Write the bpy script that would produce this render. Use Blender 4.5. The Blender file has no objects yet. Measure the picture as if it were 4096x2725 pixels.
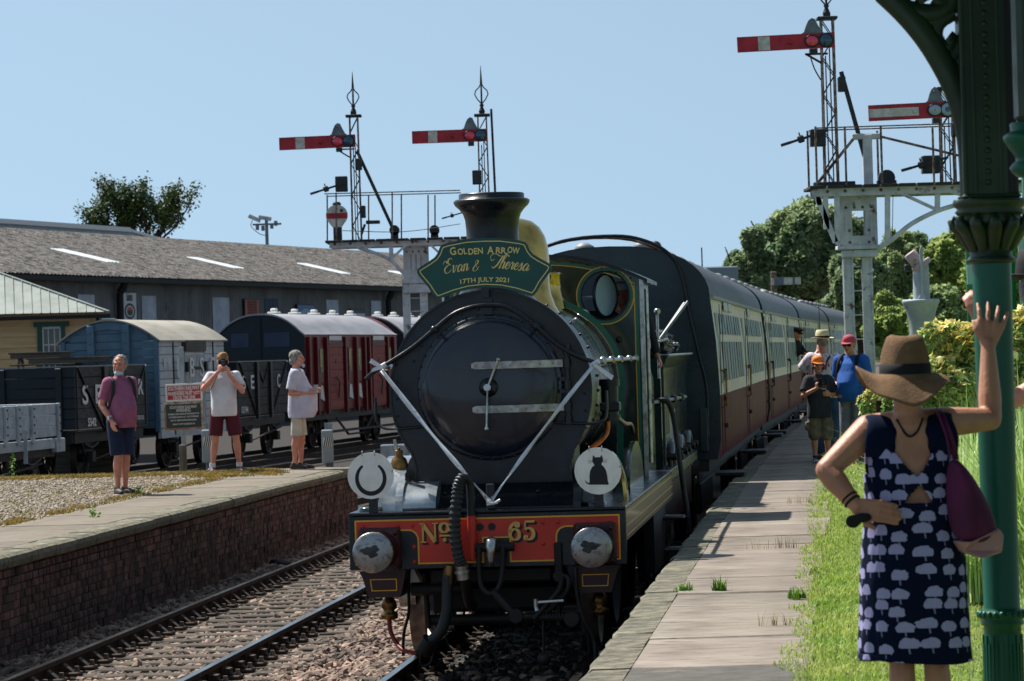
import bpy,math,random
import numpy as np
from mathutils import Vector,Matrix,noise as mnoise
rnd = random.Random(7)
RNG = np.random.RandomState(11)
S = bpy.context.scene
COL = S.collection
PI = math.pi
# ------------------------------------------------------------------ camera
FPX = 3362.0
ROLL = math.radians(1.7)
PITCH = math.atan(13.6/FPX)
CAMZ = 2.5
cam = bpy.data.cameras.new('camera')
cam.sensor_width = 36.0
cam.lens = 36.0*FPX/1024.0
cam.clip_start = 0.5
cam.clip_end = 3000
cam.dof.use_dof = True
cam.dof.focus_distance = 28.5
cam.dof.aperture_fstop = 10.0
cam_ob = bpy.data.objects.new('camera',cam)
COL.objects.link(cam_ob)
cam_ob.matrix_world = Matrix.Translation((0,0,CAMZ)) @ Matrix.Rotation(PI/2+PITCH,4,'X') @ Matrix.Rotation(-ROLL,4,'Z')
S.camera = cam_ob
# ------------------------------------------------------------------ light
SUN = Vector((-0.55,0.50,1.05)).normalized()
SUN_EL = math.asin(SUN.z)
SUN_ROT = math.atan2(SUN.x,SUN.y)
world = bpy.data.worlds.new('World')
S.world = world
world.use_nodes = True
wn = world.node_tree
sky = wn.nodes.new('ShaderNodeTexSky')
sky.sky_type = 'NISHITA'
sky.sun_disc = False
sky.sun_elevation = SUN_EL
sky.sun_rotation = SUN_ROT % (2*PI)
sky.air_density = 1.0
sky.dust_density = 0.3
sky.ozone_density = 3.0
bg = wn.nodes['Background']
bg.inputs[1].default_value = 0.076
hsv = wn.nodes.new('ShaderNodeHueSaturation')
hsv.inputs['Saturation'].default_value = 0.52
tcw = wn.nodes.new('ShaderNodeTexCoord')
mpw = wn.nodes.new('ShaderNodeMapping')
mpw.inputs['Scale'].default_value = (1,1,0.73)
mpw.inputs['Location'].default_value = (0,0,0.26)
wn.links.new(tcw.outputs['Generated'],mpw.inputs[0])
wn.links.new(mpw.outputs[0],sky.inputs[0])
wn.links.new(sky.outputs[0],hsv.inputs['Color'])
tint = wn.nodes.new('ShaderNodeMix')
tint.data_type = 'RGBA'
tint.blend_type = 'MULTIPLY'
tint.inputs[0].default_value = 1.0
tint.inputs[7].default_value = (0.80,0.97,1.0,1)
wn.links.new(hsv.outputs[0],tint.inputs[6])
wn.links.new(tint.outputs[2],bg.inputs[0])
sl = bpy.data.lights.new('sun','SUN')
sl.energy = 4.4
sl.angle = math.radians(0.5)
sl.color = (1.0,0.95,0.87)
so = bpy.data.objects.new('sun',sl)
COL.objects.link(so)
so.rotation_euler = SUN.to_track_quat('Z','Y').to_euler()
S.view_settings.view_transform = 'Standard'
S.view_settings.look = 'None'
S.view_settings.exposure = 0.85
S.view_settings.gamma = 1.0
S.view_settings.use_curve_mapping = False

# ------------------------------------------------------------------ tagging
def tag(o,label=None,cat=None,group=None,kind=None):
    if label: o['label'] = label
    if cat: o['category'] = cat
    if group: o['group'] = group
    if kind: o['kind'] = kind
    return o

def empty(name,loc=(0,0,0),rz=0,label=None,cat=None,group=None,kind=None,parent=None):
    o = bpy.data.objects.new(name,None)
    COL.objects.link(o)
    o.empty_display_size = 0.3
    o.location = loc
    o.rotation_euler = (0,0,rz)
    if parent: o.parent = parent
    return tag(o,label,cat,group,kind)

def kids(o): return [c for c in bpy.data.objects if c.parent == o]

def copy_tree(o,parent=None):
    c = o.copy()
    COL.objects.link(c)
    c.parent = parent
    for ch in kids(o): copy_tree(ch,c)
    return c

# ------------------------------------------------------------------ materials
MATS = {}
def hexc(h):
    h = h.lstrip('#')
    v = [int(h[i:i+2],16)/255 for i in (0,2,4)]
    return tuple(x/12.92 if x <= 0.04045 else ((x+0.055)/1.055) ** 2.4 for x in v)+(1,)

def col4(c):
    if isinstance(c,str): return hexc(c)
    return tuple(c)+(1,) if len(c) == 3 else tuple(c)

def mat(name,c,rough=0.5,metal=0.0,c2=None,scale=5.0,lo=0.4,hi=0.62,stretch=(1,1,1),detail=6,
        bump=0.0,bscale=60.0,bstretch=None,rust=None,rlo=0.58,rhi=0.68,rscale=3.0,rstretch=(1,1,1),
        island=0.0,objvar=0.0,trans=0.0,spec=0.5,coat=0.0,ior=1.45,sheen=0,transl=None,subs=0,rr=0.0):
    m = bpy.data.materials.new(name)
    m.use_nodes = True
    nt = m.node_tree
    N,Lk = nt.nodes,nt.links
    b = N['Principled BSDF']
    b.inputs['Roughness'].default_value = rough
    b.inputs['Metallic'].default_value = metal
    b.inputs['Specular IOR Level'].default_value = spec
    b.inputs['IOR'].default_value = ior
    if coat: b.inputs['Coat Weight'].default_value = coat; b.inputs['Coat Roughness'].default_value = 0.08
    if trans: b.inputs['Transmission Weight'].default_value = trans
    if sheen: b.inputs['Sheen Weight'].default_value = sheen
    if subs:
        b.inputs['Subsurface Weight'].default_value = subs
        b.inputs['Subsurface Radius'].default_value = (0.02,0.008,0.004)
    tc = N.new('ShaderNodeTexCoord')
    def noise_of(sc,st,det=6,rgh=0.6):
        mp = N.new('ShaderNodeMapping'); mp.inputs['Scale'].default_value = st
        Lk.new(tc.outputs['Object'],mp.inputs[0])
        n = N.new('ShaderNodeTexNoise'); n.inputs['Scale'].default_value = sc
        n.inputs['Detail'].default_value = det; n.inputs['Roughness'].default_value = rgh
        Lk.new(mp.outputs[0],n.inputs['Vector'])
        return n.outputs['Fac']
    def ramp(f,a,z):
        r = N.new('ShaderNodeMapRange'); r.inputs[1].default_value = a; r.inputs[2].default_value = z
        Lk.new(f,r.inputs[0]); return r.outputs[0]
    def mix(f,A,B):
        x = N.new('ShaderNodeMix'); x.data_type = 'RGBA'
        if isinstance(f,float): x.inputs[0].default_value = f
        else: Lk.new(f,x.inputs[0])
        for i,q in ((6,A),(7,B)):
            if isinstance(q,tuple): x.inputs[i].default_value = q
            else: Lk.new(q,x.inputs[i])
        return x.outputs[2]
    cur = col4(c)
    if c2 is not None:
        cur = mix(ramp(noise_of(scale,stretch,detail),lo,hi),cur,col4(c2))
    if rust is not None:
        f = ramp(noise_of(rscale,rstretch,8,0.7),rlo,rhi)
        cur = mix(f,cur,col4(rust))
    if island or objvar:
        if island:
            g = N.new('ShaderNodeNewGeometry'); rn = g.outputs['Random Per Island']; amt = island
        else:
            g = N.new('ShaderNodeObjectInfo'); rn = g.outputs['Random']; amt = objvar
        hs = N.new('ShaderNodeHueSaturation')
        v = N.new('ShaderNodeMapRange'); v.inputs[3].default_value = 1 - amt; v.inputs[4].default_value = 1+amt
        Lk.new(rn,v.inputs[0]); Lk.new(v.outputs[0],hs.inputs['Value'])
        w = N.new('ShaderNodeMath'); w.operation = 'MULTIPLY'; w.inputs[1].default_value = 17.31
        w2 = N.new('ShaderNodeMath'); w2.operation = 'FRACT'
        Lk.new(rn,w.inputs[0]); Lk.new(w.outputs[0],w2.inputs[0])
        h = N.new('ShaderNodeMapRange'); h.inputs[3].default_value = 0.5 - amt*0.04; h.inputs[4].default_value = 0.5+amt*0.04
        Lk.new(w2.outputs[0],h.inputs[0]); Lk.new(h.outputs[0],hs.inputs['Hue'])
        if isinstance(cur,tuple): hs.inputs['Color'].default_value = cur
        else: Lk.new(cur,hs.inputs['Color'])
        cur = hs.outputs[0]
    if isinstance(cur,tuple): b.inputs['Base Color'].default_value = cur
    else: Lk.new(cur,b.inputs['Base Color'])
    if rr:
        q = N.new('ShaderNodeMapRange'); q.inputs[1].default_value = 0.3; q.inputs[2].default_value = 0.7
        q.inputs[3].default_value = max(0.02,rough - rr); q.inputs[4].default_value = min(1,rough+rr)
        Lk.new(noise_of(scale*2.3,stretch),q.inputs[0]); Lk.new(q.outputs[0],b.inputs['Roughness'])
    if bump:
        bp = N.new('ShaderNodeBump'); bp.inputs['Strength'].default_value = min(1,bump); bp.inputs['Distance'].default_value = 0.02*max(1,bump)
        Lk.new(noise_of(bscale,bstretch or (1,1,1),4,0.6),bp.inputs['Height']); Lk.new(bp.outputs[0],b.inputs['Normal'])
    if transl:
        t = N.new('ShaderNodeBsdfTranslucent'); ms = N.new('ShaderNodeMixShader'); ms.inputs[0].default_value = transl
        if isinstance(cur,tuple): t.inputs[0].default_value = cur
        else: Lk.new(cur,t.inputs[0])
        Lk.new(b.outputs[0],ms.inputs[1]); Lk.new(t.outputs[0],ms.inputs[2])
        Lk.new(ms.outputs[0],N['Material Output'].inputs[0])
    MATS[name] = m
    return m

def glassmat(name,c=(0.8,0.85,0.9),rough=0.02,op=0.35):
    m = bpy.data.materials.new(name); m.use_nodes = True
    nt = m.node_tree; N,Lk = nt.nodes,nt.links
    b = N['Principled BSDF']; b.inputs['Base Color'].default_value = col4(c); b.inputs['Roughness'].default_value = rough
    b.inputs['IOR'].default_value = 1.5; b.inputs['Alpha'].default_value = op
    MATS[name] = m
    return m

# ------------------------------------------------------------------ mesh builder
def frame_of(d):
    d = Vector(d).normalized()
    u = Vector((0,0,1)) if abs(d.z) < 0.95 else Vector((1,0,0))
    a = d.cross(u).normalized()
    return a,d.cross(a).normalized()

class MB:
    def __init__(s): s.v = []; s.f = []; s.sm = []; s.M = None
    def add(s,vs,fs,smooth=False):
        k = len(s.v)
        if s.M is not None: vs = [s.M @ Vector(p) for p in vs]
        s.v += [tuple(p) for p in vs]
        for f in fs: s.f.append([k+i for i in f]); s.sm.append(smooth)
        return s
    def box(s,x0,x1,y0,y1,z0,z1):
        return s.add([(x0,y0,z0),(x1,y0,z0),(x1,y1,z0),(x0,y1,z0),(x0,y0,z1),(x1,y0,z1),(x1,y1,z1),(x0,y1,z1)],
                     [(0,3,2,1),(4,5,6,7),(0,1,5,4),(1,2,6,5),(2,3,7,6),(3,0,4,7)])
    def bbox(s,x0,x1,y0,y1,z0,z1,b=0.01):
        b = min(b,(x1 - x0)*.45,(y1 - y0)*.45,(z1 - z0)*.45)
        vs = []
        for sx in (0,1):
            for sy in (0,1):
                for sz in (0,1):
                    X,Y,Z = (x0,x1)[sx],(y0,y1)[sy],(z0,z1)[sz]
                    dx,dy,dz = (b,-b)[sx],(b,-b)[sy],(b,-b)[sz]
                    vs += [(X,Y+dy,Z+dz),(X+dx,Y,Z+dz),(X+dx,Y+dy,Z)]
        def I(sx,sy,sz,a): return ((sx*2+sy)*2+sz)*3+a
        fs = []
        for q in (0,1):
            r = [(0,0),(1,0),(1,1),(0,1)]
            fx = [I(q,a,c,0) for a,c in r]; fy = [I(a,q,c,1) for a,c in r]; fz = [I(a,c,q,2) for a,c in r]
            if q == 0: fx.reverse(); fz.reverse()
            else: fy.reverse()
            fs += [fx,fy,fz]
        for a in (0,1):
            for c in (0,1):
                fs += [[I(a,c,0,0),I(a,c,1,0),I(a,c,1,1),I(a,c,0,1)],
                       [I(a,0,c,0),I(a,1,c,0),I(a,1,c,2),I(a,0,c,2)],
                       [I(0,a,c,1),I(1,a,c,1),I(1,a,c,2),I(0,a,c,2)]]
        for a in (0,1):
            for c in (0,1):
                for e in (0,1): fs.append([I(a,c,e,0),I(a,c,e,1),I(a,c,e,2)])
        s.needfix = True
        return s.add(vs,fs)
    def bar(s,p,q,w,h=None,up=None):
        h = h or w; p,q = Vector(p),Vector(q); d = (q - p).normalized()
        if up is None: up = Vector((0,0,1)) if abs(d.z) < 0.9 else Vector((0,1,0))
        a = d.cross(Vector(up)).normalized(); b = a.cross(d).normalized()
        vs = [c+a*(i*w/2)+b*(j*h/2) for c in (p,q) for i,j in ((-1,-1),(1,-1),(1,1),(-1,1))]
        return s.add(vs,[(0,1,2,3),(7,6,5,4),(0,4,5,1),(1,5,6,2),(2,6,7,3),(3,7,4,0)])
    def cyl(s,p,q,r0,r1=None,n=12,caps=True,smooth=True):
        r1 = r0 if r1 is None else r1
        p,q = Vector(p),Vector(q); a,b = frame_of(q - p)
        vs = []
        for c,r in ((p,r0),(q,r1)):
            for i in range(n):
                t = 2*PI*i/n; vs.append(c+a*(r*math.cos(t))+b*(r*math.sin(t)))
        s.add(vs,[(i,(i+1) % n,n+(i+1) % n,n+i) for i in range(n)],smooth)
        if caps: s.add(vs,[tuple(reversed(range(n))),tuple(range(n,2*n))])
        return s
    def tube(s,pts,r,n=8,closed=False,caps=True,flat=1.0,upv=None):
        pts = [Vector(p) for p in pts]; m = len(pts)
        rs = r if isinstance(r,(list,tuple)) else [r]*m
        vs = []; pa = None
        for i,p in enumerate(pts):
            d = (pts[(i+1) % m] - pts[i - 1]) if closed else (pts[min(i+1,m - 1)] - pts[max(i - 1,0)])
            d.normalize()
            if pa is None:
                a,b = frame_of(d)
                if upv is not None:
                    a = (Vector(upv) - d*d.dot(Vector(upv))).normalized(); b = d.cross(a)
            else:
                a = (pa - d*d.dot(pa)).normalized(); b = d.cross(a)
            pa = a
            for k in range(n):
                t = 2*PI*k/n; vs.append(p+a*(rs[i]*math.cos(t))+b*(rs[i]*flat*math.sin(t)))
        fs = []
        for i in range(m if closed else m - 1):
            j = (i+1) % m
            for k in range(n): fs.append((i*n+k,i*n+(k+1) % n,j*n+(k+1) % n,j*n+k))
        s.add(vs,fs,True)
        if caps and not closed: s.add(vs,[tuple(reversed(range(n))),tuple(range((m - 1)*n,m*n))])
        return s
    def lathe(s,prof,c=(0,0,0),ax=(0,0,1),n=24,smooth=True,caps=True,sq=(1,1)):
        c = Vector(c); ax = Vector(ax).normalized()
        if abs(ax.z) > .99: a,b = Vector((1,0,0)),Vector((0,1,0))*(1 if ax.z > 0 else -1)
        else: a,b = frame_of(ax)
        vs = []
        for r,z in prof:
            for i in range(n):
                t = 2*PI*i/n; vs.append(c+ax*z+a*(r*math.cos(t)*sq[0])+b*(r*math.sin(t)*sq[1]))
        m = len(prof)
        s.add(vs,[(j*n+i,j*n+(i+1) % n,(j+1)*n+(i+1) % n,(j+1)*n+i) for j in range(m - 1) for i in range(n)],smooth)
        if caps: s.add(vs,[tuple(reversed(range(n))),tuple(range((m - 1)*n,m*n))])
        return s
    def sph(s,c,r,n=12,m=8):
        rx,ry,rz = r if isinstance(r,(tuple,list)) else (r,r,r)
        c = Vector(c); vs = [c+Vector((0,0,-rz))]
        for j in range(1,m):
            ph = -PI/2+PI*j/m
            for i in range(n):
                t = 2*PI*i/n; vs.append(c+Vector((rx*math.cos(ph)*math.cos(t),ry*math.cos(ph)*math.sin(t),rz*math.sin(ph))))
        vs.append(c+Vector((0,0,rz)))
        fs = [(0,1+(i+1) % n,1+i) for i in range(n)]
        for j in range(m - 2):
            for i in range(n): fs.append((1+j*n+i,1+j*n+(i+1) % n,1+(j+1)*n+(i+1) % n,1+(j+1)*n+i))
        k = 1+(m - 2)*n
        fs += [(k+i,k+(i+1) % n,len(vs) - 1) for i in range(n)]
        return s.add(vs,fs,True)
    def prism(s,poly,y0,y1,plane='xz',smooth=False):
        n = len(poly)
        def P(u,v,d): return {'xz': (u,d,v),'yz': (d,u,v),'xy': (u,v,d)}[plane]
        vs = [P(u,v,y0) for u,v in poly]+[P(u,v,y1) for u,v in poly]
        s.add(vs,[(i,(i+1) % n,n+(i+1) % n,n+i) for i in range(n)],smooth)
        s.add(vs,[tuple(reversed(range(n))),tuple(range(n,2*n))])
        s.needfix = True
        return s
    def ribbon(s,outer,inner,y0,y1,closed=True):
        n = len(outer)
        vs = []
        for pl in (outer,inner):
            for y in (y0,y1): vs += [(u,y,v) for u,v in pl]
        fs = []
        for i in range(n if closed else n - 1):
            j = (i+1) % n
            fs += [(i,j,2*n+j,2*n+i),(n+i,3*n+i,3*n+j,n+j),(i,n+i,n+j,j),(2*n+i,2*n+j,3*n+j,3*n+i)]
        if not closed: fs += [(0,2*n,3*n,n),(n - 1,2*n - 1,4*n - 1,3*n - 1)]
        s.needfix = True
        return s.add(vs,fs)
    needfix = False
    def mesh(s,name):
        me = bpy.data.meshes.new(name)
        me.from_pydata(s.v,[],s.f)
        me.polygons.foreach_set('use_smooth',s.sm)
        if s.needfix:
            import bmesh
            bm = bmesh.new(); bm.from_mesh(me); bmesh.ops.recalc_face_normals(bm,faces=bm.faces); bm.to_mesh(me); bm.free()
        me.update()
        return me
    def build(s,name,m,parent=None,loc=None,rot=None,label=None,cat=None,group=None,kind=None,bevel=0,mods=None):
        me = s.mesh(name)
        me.materials.append(MATS[m] if isinstance(m,str) else m)
        return link(name,me,parent,loc,rot,label,cat,group,kind,bevel)

def link(name,me,parent=None,loc=None,rot=None,label=None,cat=None,group=None,kind=None,bevel=0):
    o = bpy.data.objects.new(name,me)
    COL.objects.link(o)
    if parent is not None: o.parent = parent
    if loc is not None: o.location = loc
    if rot is not None: o.rotation_euler = rot
    if bevel:
        b = o.modifiers.new('bevel','BEVEL'); b.width = bevel; b.segments = 2; b.limit_method = 'ANGLE'; b.angle_limit = 0.6
    return tag(o,label,cat,group,kind)

def npmesh(name,V,F,m,parent=None,smooth=False,**k):
    me = bpy.data.meshes.new(name)
    V = np.asarray(V,dtype=np.float32); F = np.asarray(F,dtype=np.int32)
    me.vertices.add(len(V)); me.vertices.foreach_set('co',V.ravel())
    q = F.shape[1]
    me.loops.add(F.size); me.loops.foreach_set('vertex_index',F.ravel())
    me.polygons.add(len(F)); me.polygons.foreach_set('loop_start',np.arange(0,F.size,q,dtype=np.int32))
    me.polygons.foreach_set('use_smooth',np.full(len(F),smooth))
    me.update(calc_edges=True)
    me.materials.append(MATS[m] if isinstance(m,str) else m)
    return link(name,me,parent,**k)

def arc(cx,cz,r,a0,a1,n,rz=None):
    rz = r if rz is None else rz
    return [(cx+r*math.cos(math.radians(a0+(a1 - a0)*i/n)),cz+rz*math.sin(math.radians(a0+(a1 - a0)*i/n))) for i in range(n+1)]

def spline(pts,k=6):
    P = [Vector(p) for p in pts]; out = []
    for i in range(len(P) - 1):
        a,b,c,d = P[max(i - 1,0)],P[i],P[i+1],P[min(i+2,len(P) - 1)]
        for j in range(k):
            t = j/k
            out.append(0.5*((2*b)+(c - a)*t+(2*a - 5*b+4*c - d)*t*t+(3*b - a - 3*c+d)*t ** 3))
    out.append(P[-1])
    return out

def text(s,size,name,m,parent,loc,rot=(PI/2,0,0),width=None,depth=0.0015,sx=1.0,bold=0.0,shear=0.0,label=None,align='CENTER',arcR=None):
    cu = bpy.data.curves.new(name,'FONT')
    cu.body = s; cu.size = size; cu.align_x = align; cu.align_y = 'CENTER'; cu.extrude = depth; cu.shear = shear; cu.offset = bold
    cu.resolution_u = 3
    o = bpy.data.objects.new(name,cu)
    me = bpy.data.meshes.new_from_object(o)
    bpy.data.objects.remove(o); bpy.data.curves.remove(cu)
    co = np.empty(len(me.vertices)*3); me.vertices.foreach_get('co',co); co = co.reshape(-1,3)
    if width:
        w = co[:,0].max() - co[:,0].min(); co[:,0] *= width/w
    else: co[:,0] *= sx
    if arcR:
        x = co[:,0].copy(); y = co[:,1].copy(); t = x/arcR
        co[:,0] = (arcR+y)*np.sin(t); co[:,1] = (arcR+y)*np.cos(t) - arcR
    me.vertices.foreach_set('co',co.ravel()); me.update()
    me.materials.append(MATS[m])
    return link(name,me,parent,loc,rot,label)

def leafmesh(name,P,size,m,parent=None,up=0.3,var=0.5,asp=0.55,**k):
    n = len(P); P = np.asarray(P)
    sz = size*(1+var*(RNG.rand(n) - 0.5)*2)
    nrm = RNG.randn(n,3); nrm[:,2] = np.abs(nrm[:,2])+up; nrm /= np.linalg.norm(nrm,axis=1)[:,None]
    t = RNG.randn(n,3); t -= nrm*(t*nrm).sum(1)[:,None]; t /= np.linalg.norm(t,axis=1)[:,None]
    b = np.cross(nrm,t)
    L = t*sz[:,None]; B = b*(sz*asp)[:,None]
    fold = nrm*(sz*0.12)[:,None]
    V = np.stack([P - L,P+B+fold,P+L,P - B+fold],1).reshape(-1,3)
    i = np.arange(n)[:,None]*4
    F = np.concatenate([i+[0,1,2],i+[0,2,3]],1).reshape(-1,3)
    return npmesh(name,V,F,m,parent,**k)

def xc(y): return -0.245+0.0955*(y - 26.9)+(0.0003*(y - 34) ** 2 if y > 34 else 0)
def hd(y): return 0.0955+(0.0006*(y - 34) if y > 34 else 0)
def px(U,V,d):
    u,v = U*1024/2357,V*1024/2357
    du,dv = u - 512,340.5 - v
    a = (du*math.cos(ROLL)+dv*math.sin(ROLL))/FPX; b = (-du*math.sin(ROLL)+dv*math.cos(ROLL))/FPX
    y = math.cos(PITCH) - b*math.sin(PITCH); z = math.sin(PITCH)+b*math.cos(PITCH)
    return Vector((a/y*d,d,CAMZ+z/y*d))
# ------------------------------------------------------------------ material library
mat('ground','#3a352e',.95,c2='#5b5247',scale=1.3,bump=.6,bscale=14)
mat('ballast_bed','#75655a',.95,c2='#2e2926',scale=26,lo=.38,hi=.6,bump=1.0,bscale=30)
mat('stone_chip','#9a8374',.9,c2='#5d5049',scale=2.2,island=.45)
mat('coal_chip','#14130f',.75,c2='#241f1b',scale=5,island=.4)
mat('yard_ballast','#2c2623',.95,c2='#191614',scale=10,bump=.8,bscale=20)  # kept dark: the shade beneath the wagons is put into the colour
mat('gravel','#8d8172',.95,c2='#4c453c',scale=34,lo=.4,hi=.62,bump=1,bscale=50,rust='#8a6a2c',rlo=.6,rhi=.72,rscale=.9)
mat('pebble','#a29684',.9,island=.4)
mat('paving','#807668',.88,c2='#5e564b',scale=1.1,stretch=(1,.5,1),lo=.35,hi=.65,bump=.35,bscale=26,rust='#3c3832',rlo=.6,rhi=.68,rscale=6,rstretch=(.35,2.4,1),objvar=.1)
mat('slab','#8e8478',.88,c2='#665a51',scale=1.2,lo=.35,hi=.65,bump=.4,bscale=30,bstretch=(.3,2,1),rust='#3f3d39',rlo=.56,rhi=.62,rscale=7,rstretch=(.3,2.6,1),objvar=.16)
mat('slab_dark','#5c5953',.92,c2='#484640',scale=9,lo=.35,hi=.65,bump=.5,bscale=60,rust='#84746a',rlo=.6,rhi=.63,rscale=3.2,rstretch=(.6,2.6,1))
mat('edge_stone','#77715f',.9,c2='#47453a',scale=9,lo=.38,hi=.62,bump=.7,bscale=24,rust='#8e8b78',rlo=.57,rhi=.7,rscale=5,objvar=.12)
mat('brick','#6e5048',.9,c2='#322a2e',scale=4,lo=.38,hi=.66,bump=.6,bscale=60,island=.55,rust='#6b5b50',rlo=.6,rhi=.75,rscale=2.5)
mat('brick_single','#6e5048',.9,c2='#322a2e',scale=4,lo=.38,hi=.66,bump=.6,bscale=60,objvar=.55,rust='#6b5b50',rlo=.6,rhi=.75,rscale=2.5)
mat('mortar','#3a322c',.95,c2='#57493f',scale=10,bump=.5,bscale=60)
mat('wheel_tread','#8a7768',.5,.6,c2='#5a4a40',scale=6)
mat('rail_side','#33231b',.8,.3,c2='#1c1613',scale=5)
mat('rail_top','#a9a6a2',.22,1.0,c2='#6d635c',scale=4,stretch=(1,.2,1))
mat('sleeper','#655d53',.9,c2='#3b352f',scale=6,stretch=(.4,6,1),lo=.35,hi=.6,bump=.6,bscale=30,bstretch=(.3,5,1),objvar=.2)
mat('chair_iron','#2b221d',.75,.3,c2='#46382e',scale=9)
mat('bolt_iron','#7a6f66',.5,.7,c2='#4d443e',scale=14)
mat('lawn','#4c5e28',.95,c2='#6b7638',scale=5,bump=.6,bscale=30)
mat('grass_blade','#86a640',.6,c2='#b2bc64',scale=1.2,lo=.35,hi=.65,island=.35,transl=.35)
mat('dry_grass','#a08342',.8,c2='#6f6b2a',scale=3,island=.35,transl=.2)
mat('reed','#8fae50',.4,c2='#c4d498',scale=2,island=.45,transl=.4)
mat('leaf_dark','#6c8660',.5,c2='#a0ae80',scale=.5,lo=.38,hi=.62,island=.5,transl=.5)
mat('leaf_mid','#768f62',.5,c2='#a8b67e',scale=.5,lo=.38,hi=.62,island=.5,transl=.5)
mat('leaf_light','#86a058',.5,c2='#acb670',scale=.5,lo=.35,hi=.65,island=.35,transl=.5)
mat('leaf_left','#34461f',.5,c2='#4c5f2c',scale=.5,island=.35,transl=.2)
mat('shrub_green','#739a50',.3,c2='#a9c27a',scale=5,island=.5,transl=.4)
mat('shrub_yellow','#f4ecae',.4,c2='#ecd878',scale=3,island=.25,transl=.3)
mat('bark','#3a2f26',.95,c2='#221b16',scale=12,bump=.7,bscale=30)
mat('weed','#5f8a24',.6,island=.3,transl=.2)

mat('loco_green','#0c2a26',.16,c2='#0a211f',scale=2,coat=.7,rr=.06)
mat('loco_trim','#12604f',.3,coat=.3)
mat('loco_black','#0e1319',.28,c2='#15191e',scale=3,rr=.1,bump=.06,bscale=30)
mat('smoke_black','#1a212e',.36,c2='#1a1b1e',scale=2.5,rr=.1,bump=.05,bscale=20,rust='#2a211d',rlo=.52,rhi=.8,rscale=1.4)
mat('door_black','#1a2232',.26,c2='#1c2431',scale=2,rr=.06,coat=.4,rust='#362a22',rlo=.5,rhi=.85,rscale=1.8)
mat('under_black','#0b0a0a',.6,c2='#1a1512',scale=4,bump=.2,bscale=30)
mat('hose_rubber','#16181a',.5,c2='#26282a',scale=8)
mat('beam_red','#d23a22',.38,c2='#b0281a',scale=2.2,lo=.35,hi=.7,bump=.04,rr=.08)
mat('buffer_maroon','#3c1216',.4,c2='#24100f',scale=6)
mat('line_yellow','#e0a530',.4)
mat('gilt','#dba858',.4)
mat('buffer_steel','#9a9a9a',.34,.85,c2='#5c5752',scale=22,lo=.5,hi=.72,rr=.1)
mat('grease','#151516',.35,c2='#3a3a3a',scale=8)
mat('steel','#c2c4c4',.28,.95,c2='#8c8a86',scale=9)
mat('strap_steel','#b4b2ae',.4,.6,c2='#8a8580',scale=14)
mat('brass','#c8a860',.1,1.0,c2='#8a7440',scale=4,lo=.45,hi=.7)
mat('old_brass','#8a6a3c',.35,.9,c2='#6a4c2a',scale=9)
mat('copper','#c86a34',.25,1.0,c2='#8a4524',scale=6)
mat('plate_silver','#a8b0b6',.3,.7,c2='#7d858c',scale=6)
mat('white_paint','#f3f0ea',.5,c2='#e6e1d8',scale=7,rust='#5d564e',rlo=.66,rhi=.72,rscale=9)
mat('print_black','#14181c',.5)
mat('board_green','#0e4a42',.35,c2='#0c423b',scale=2)
mat('board_gold','#e0c77a',.4)
mat('satin','#e4e6ea',.35,c2='#c8ccd4',scale=9,transl=.15)
mat('red_hose','#7a1f16',.5)
mat('coal','#15161a',.25,c2='#2a2c30',scale=9,island=.5)
mat('cab_inside','#232b28',.6)

mat('coach_cream','#e6d6c2',.5,ior=1.15,c2='#ddcdba',scale=2,stretch=(1,1,3))
mat('coach_maroon','#732540',.45,ior=1.1,c2='#521c2e',scale=2,stretch=(1,5,.3),rr=.06)
mat('valance_maroon','#43181a',.3,c2='#361214',scale=3,coat=.3)
mat('coach_end','#15242a',.28,c2='#23333a',scale=1.2,rr=.1,rust='#2b2e26',rlo=.55,rhi=.75,rscale=1.6)
mat('coach_roof','#4c4f54',.5,c2='#3a3d42',scale=2,stretch=(1,.4,1),bump=.25,bscale=7,bstretch=(.2,4,.2))
mat('coach_vent','#8a8c8c',.5)
mat('coach_window','#5f6c66',.3,ior=1.3)
mat('destboard','#c0bfae',.5)

mat('gantry_white','#c9ccd0',.6,c2='#aeb1b6',scale=4,rust='#5f3622',rlo=.57,rhi=.68,rscale=5,bump=.15,bscale=30)
mat('gantry_deck','#242525',.8,c2='#3b3733',scale=6)
mat('mast_rust','#5e4434',.7,.2,c2='#8a8580',scale=11,lo=.45,hi=.6)
mat('sig_black','#14181c',.5,c2='#24282c',scale=8)
mat('sig_red','#b0182a',.4,c2='#8e1424',scale=5)
mat('sig_white','#c9c6be',.5,c2='#a7a39b',scale=9)
mat('sig_grey','#566068',.5,c2='#6f7880',scale=6)
mat('lens_red','#e03a58',.12,coat=.8)
mat('lens_blue','#12455c',.12,coat=.8)
mat('lens_pale','#8fa6b4',.15,coat=.6)
mat('wire','#2d2a28',.6)

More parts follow.
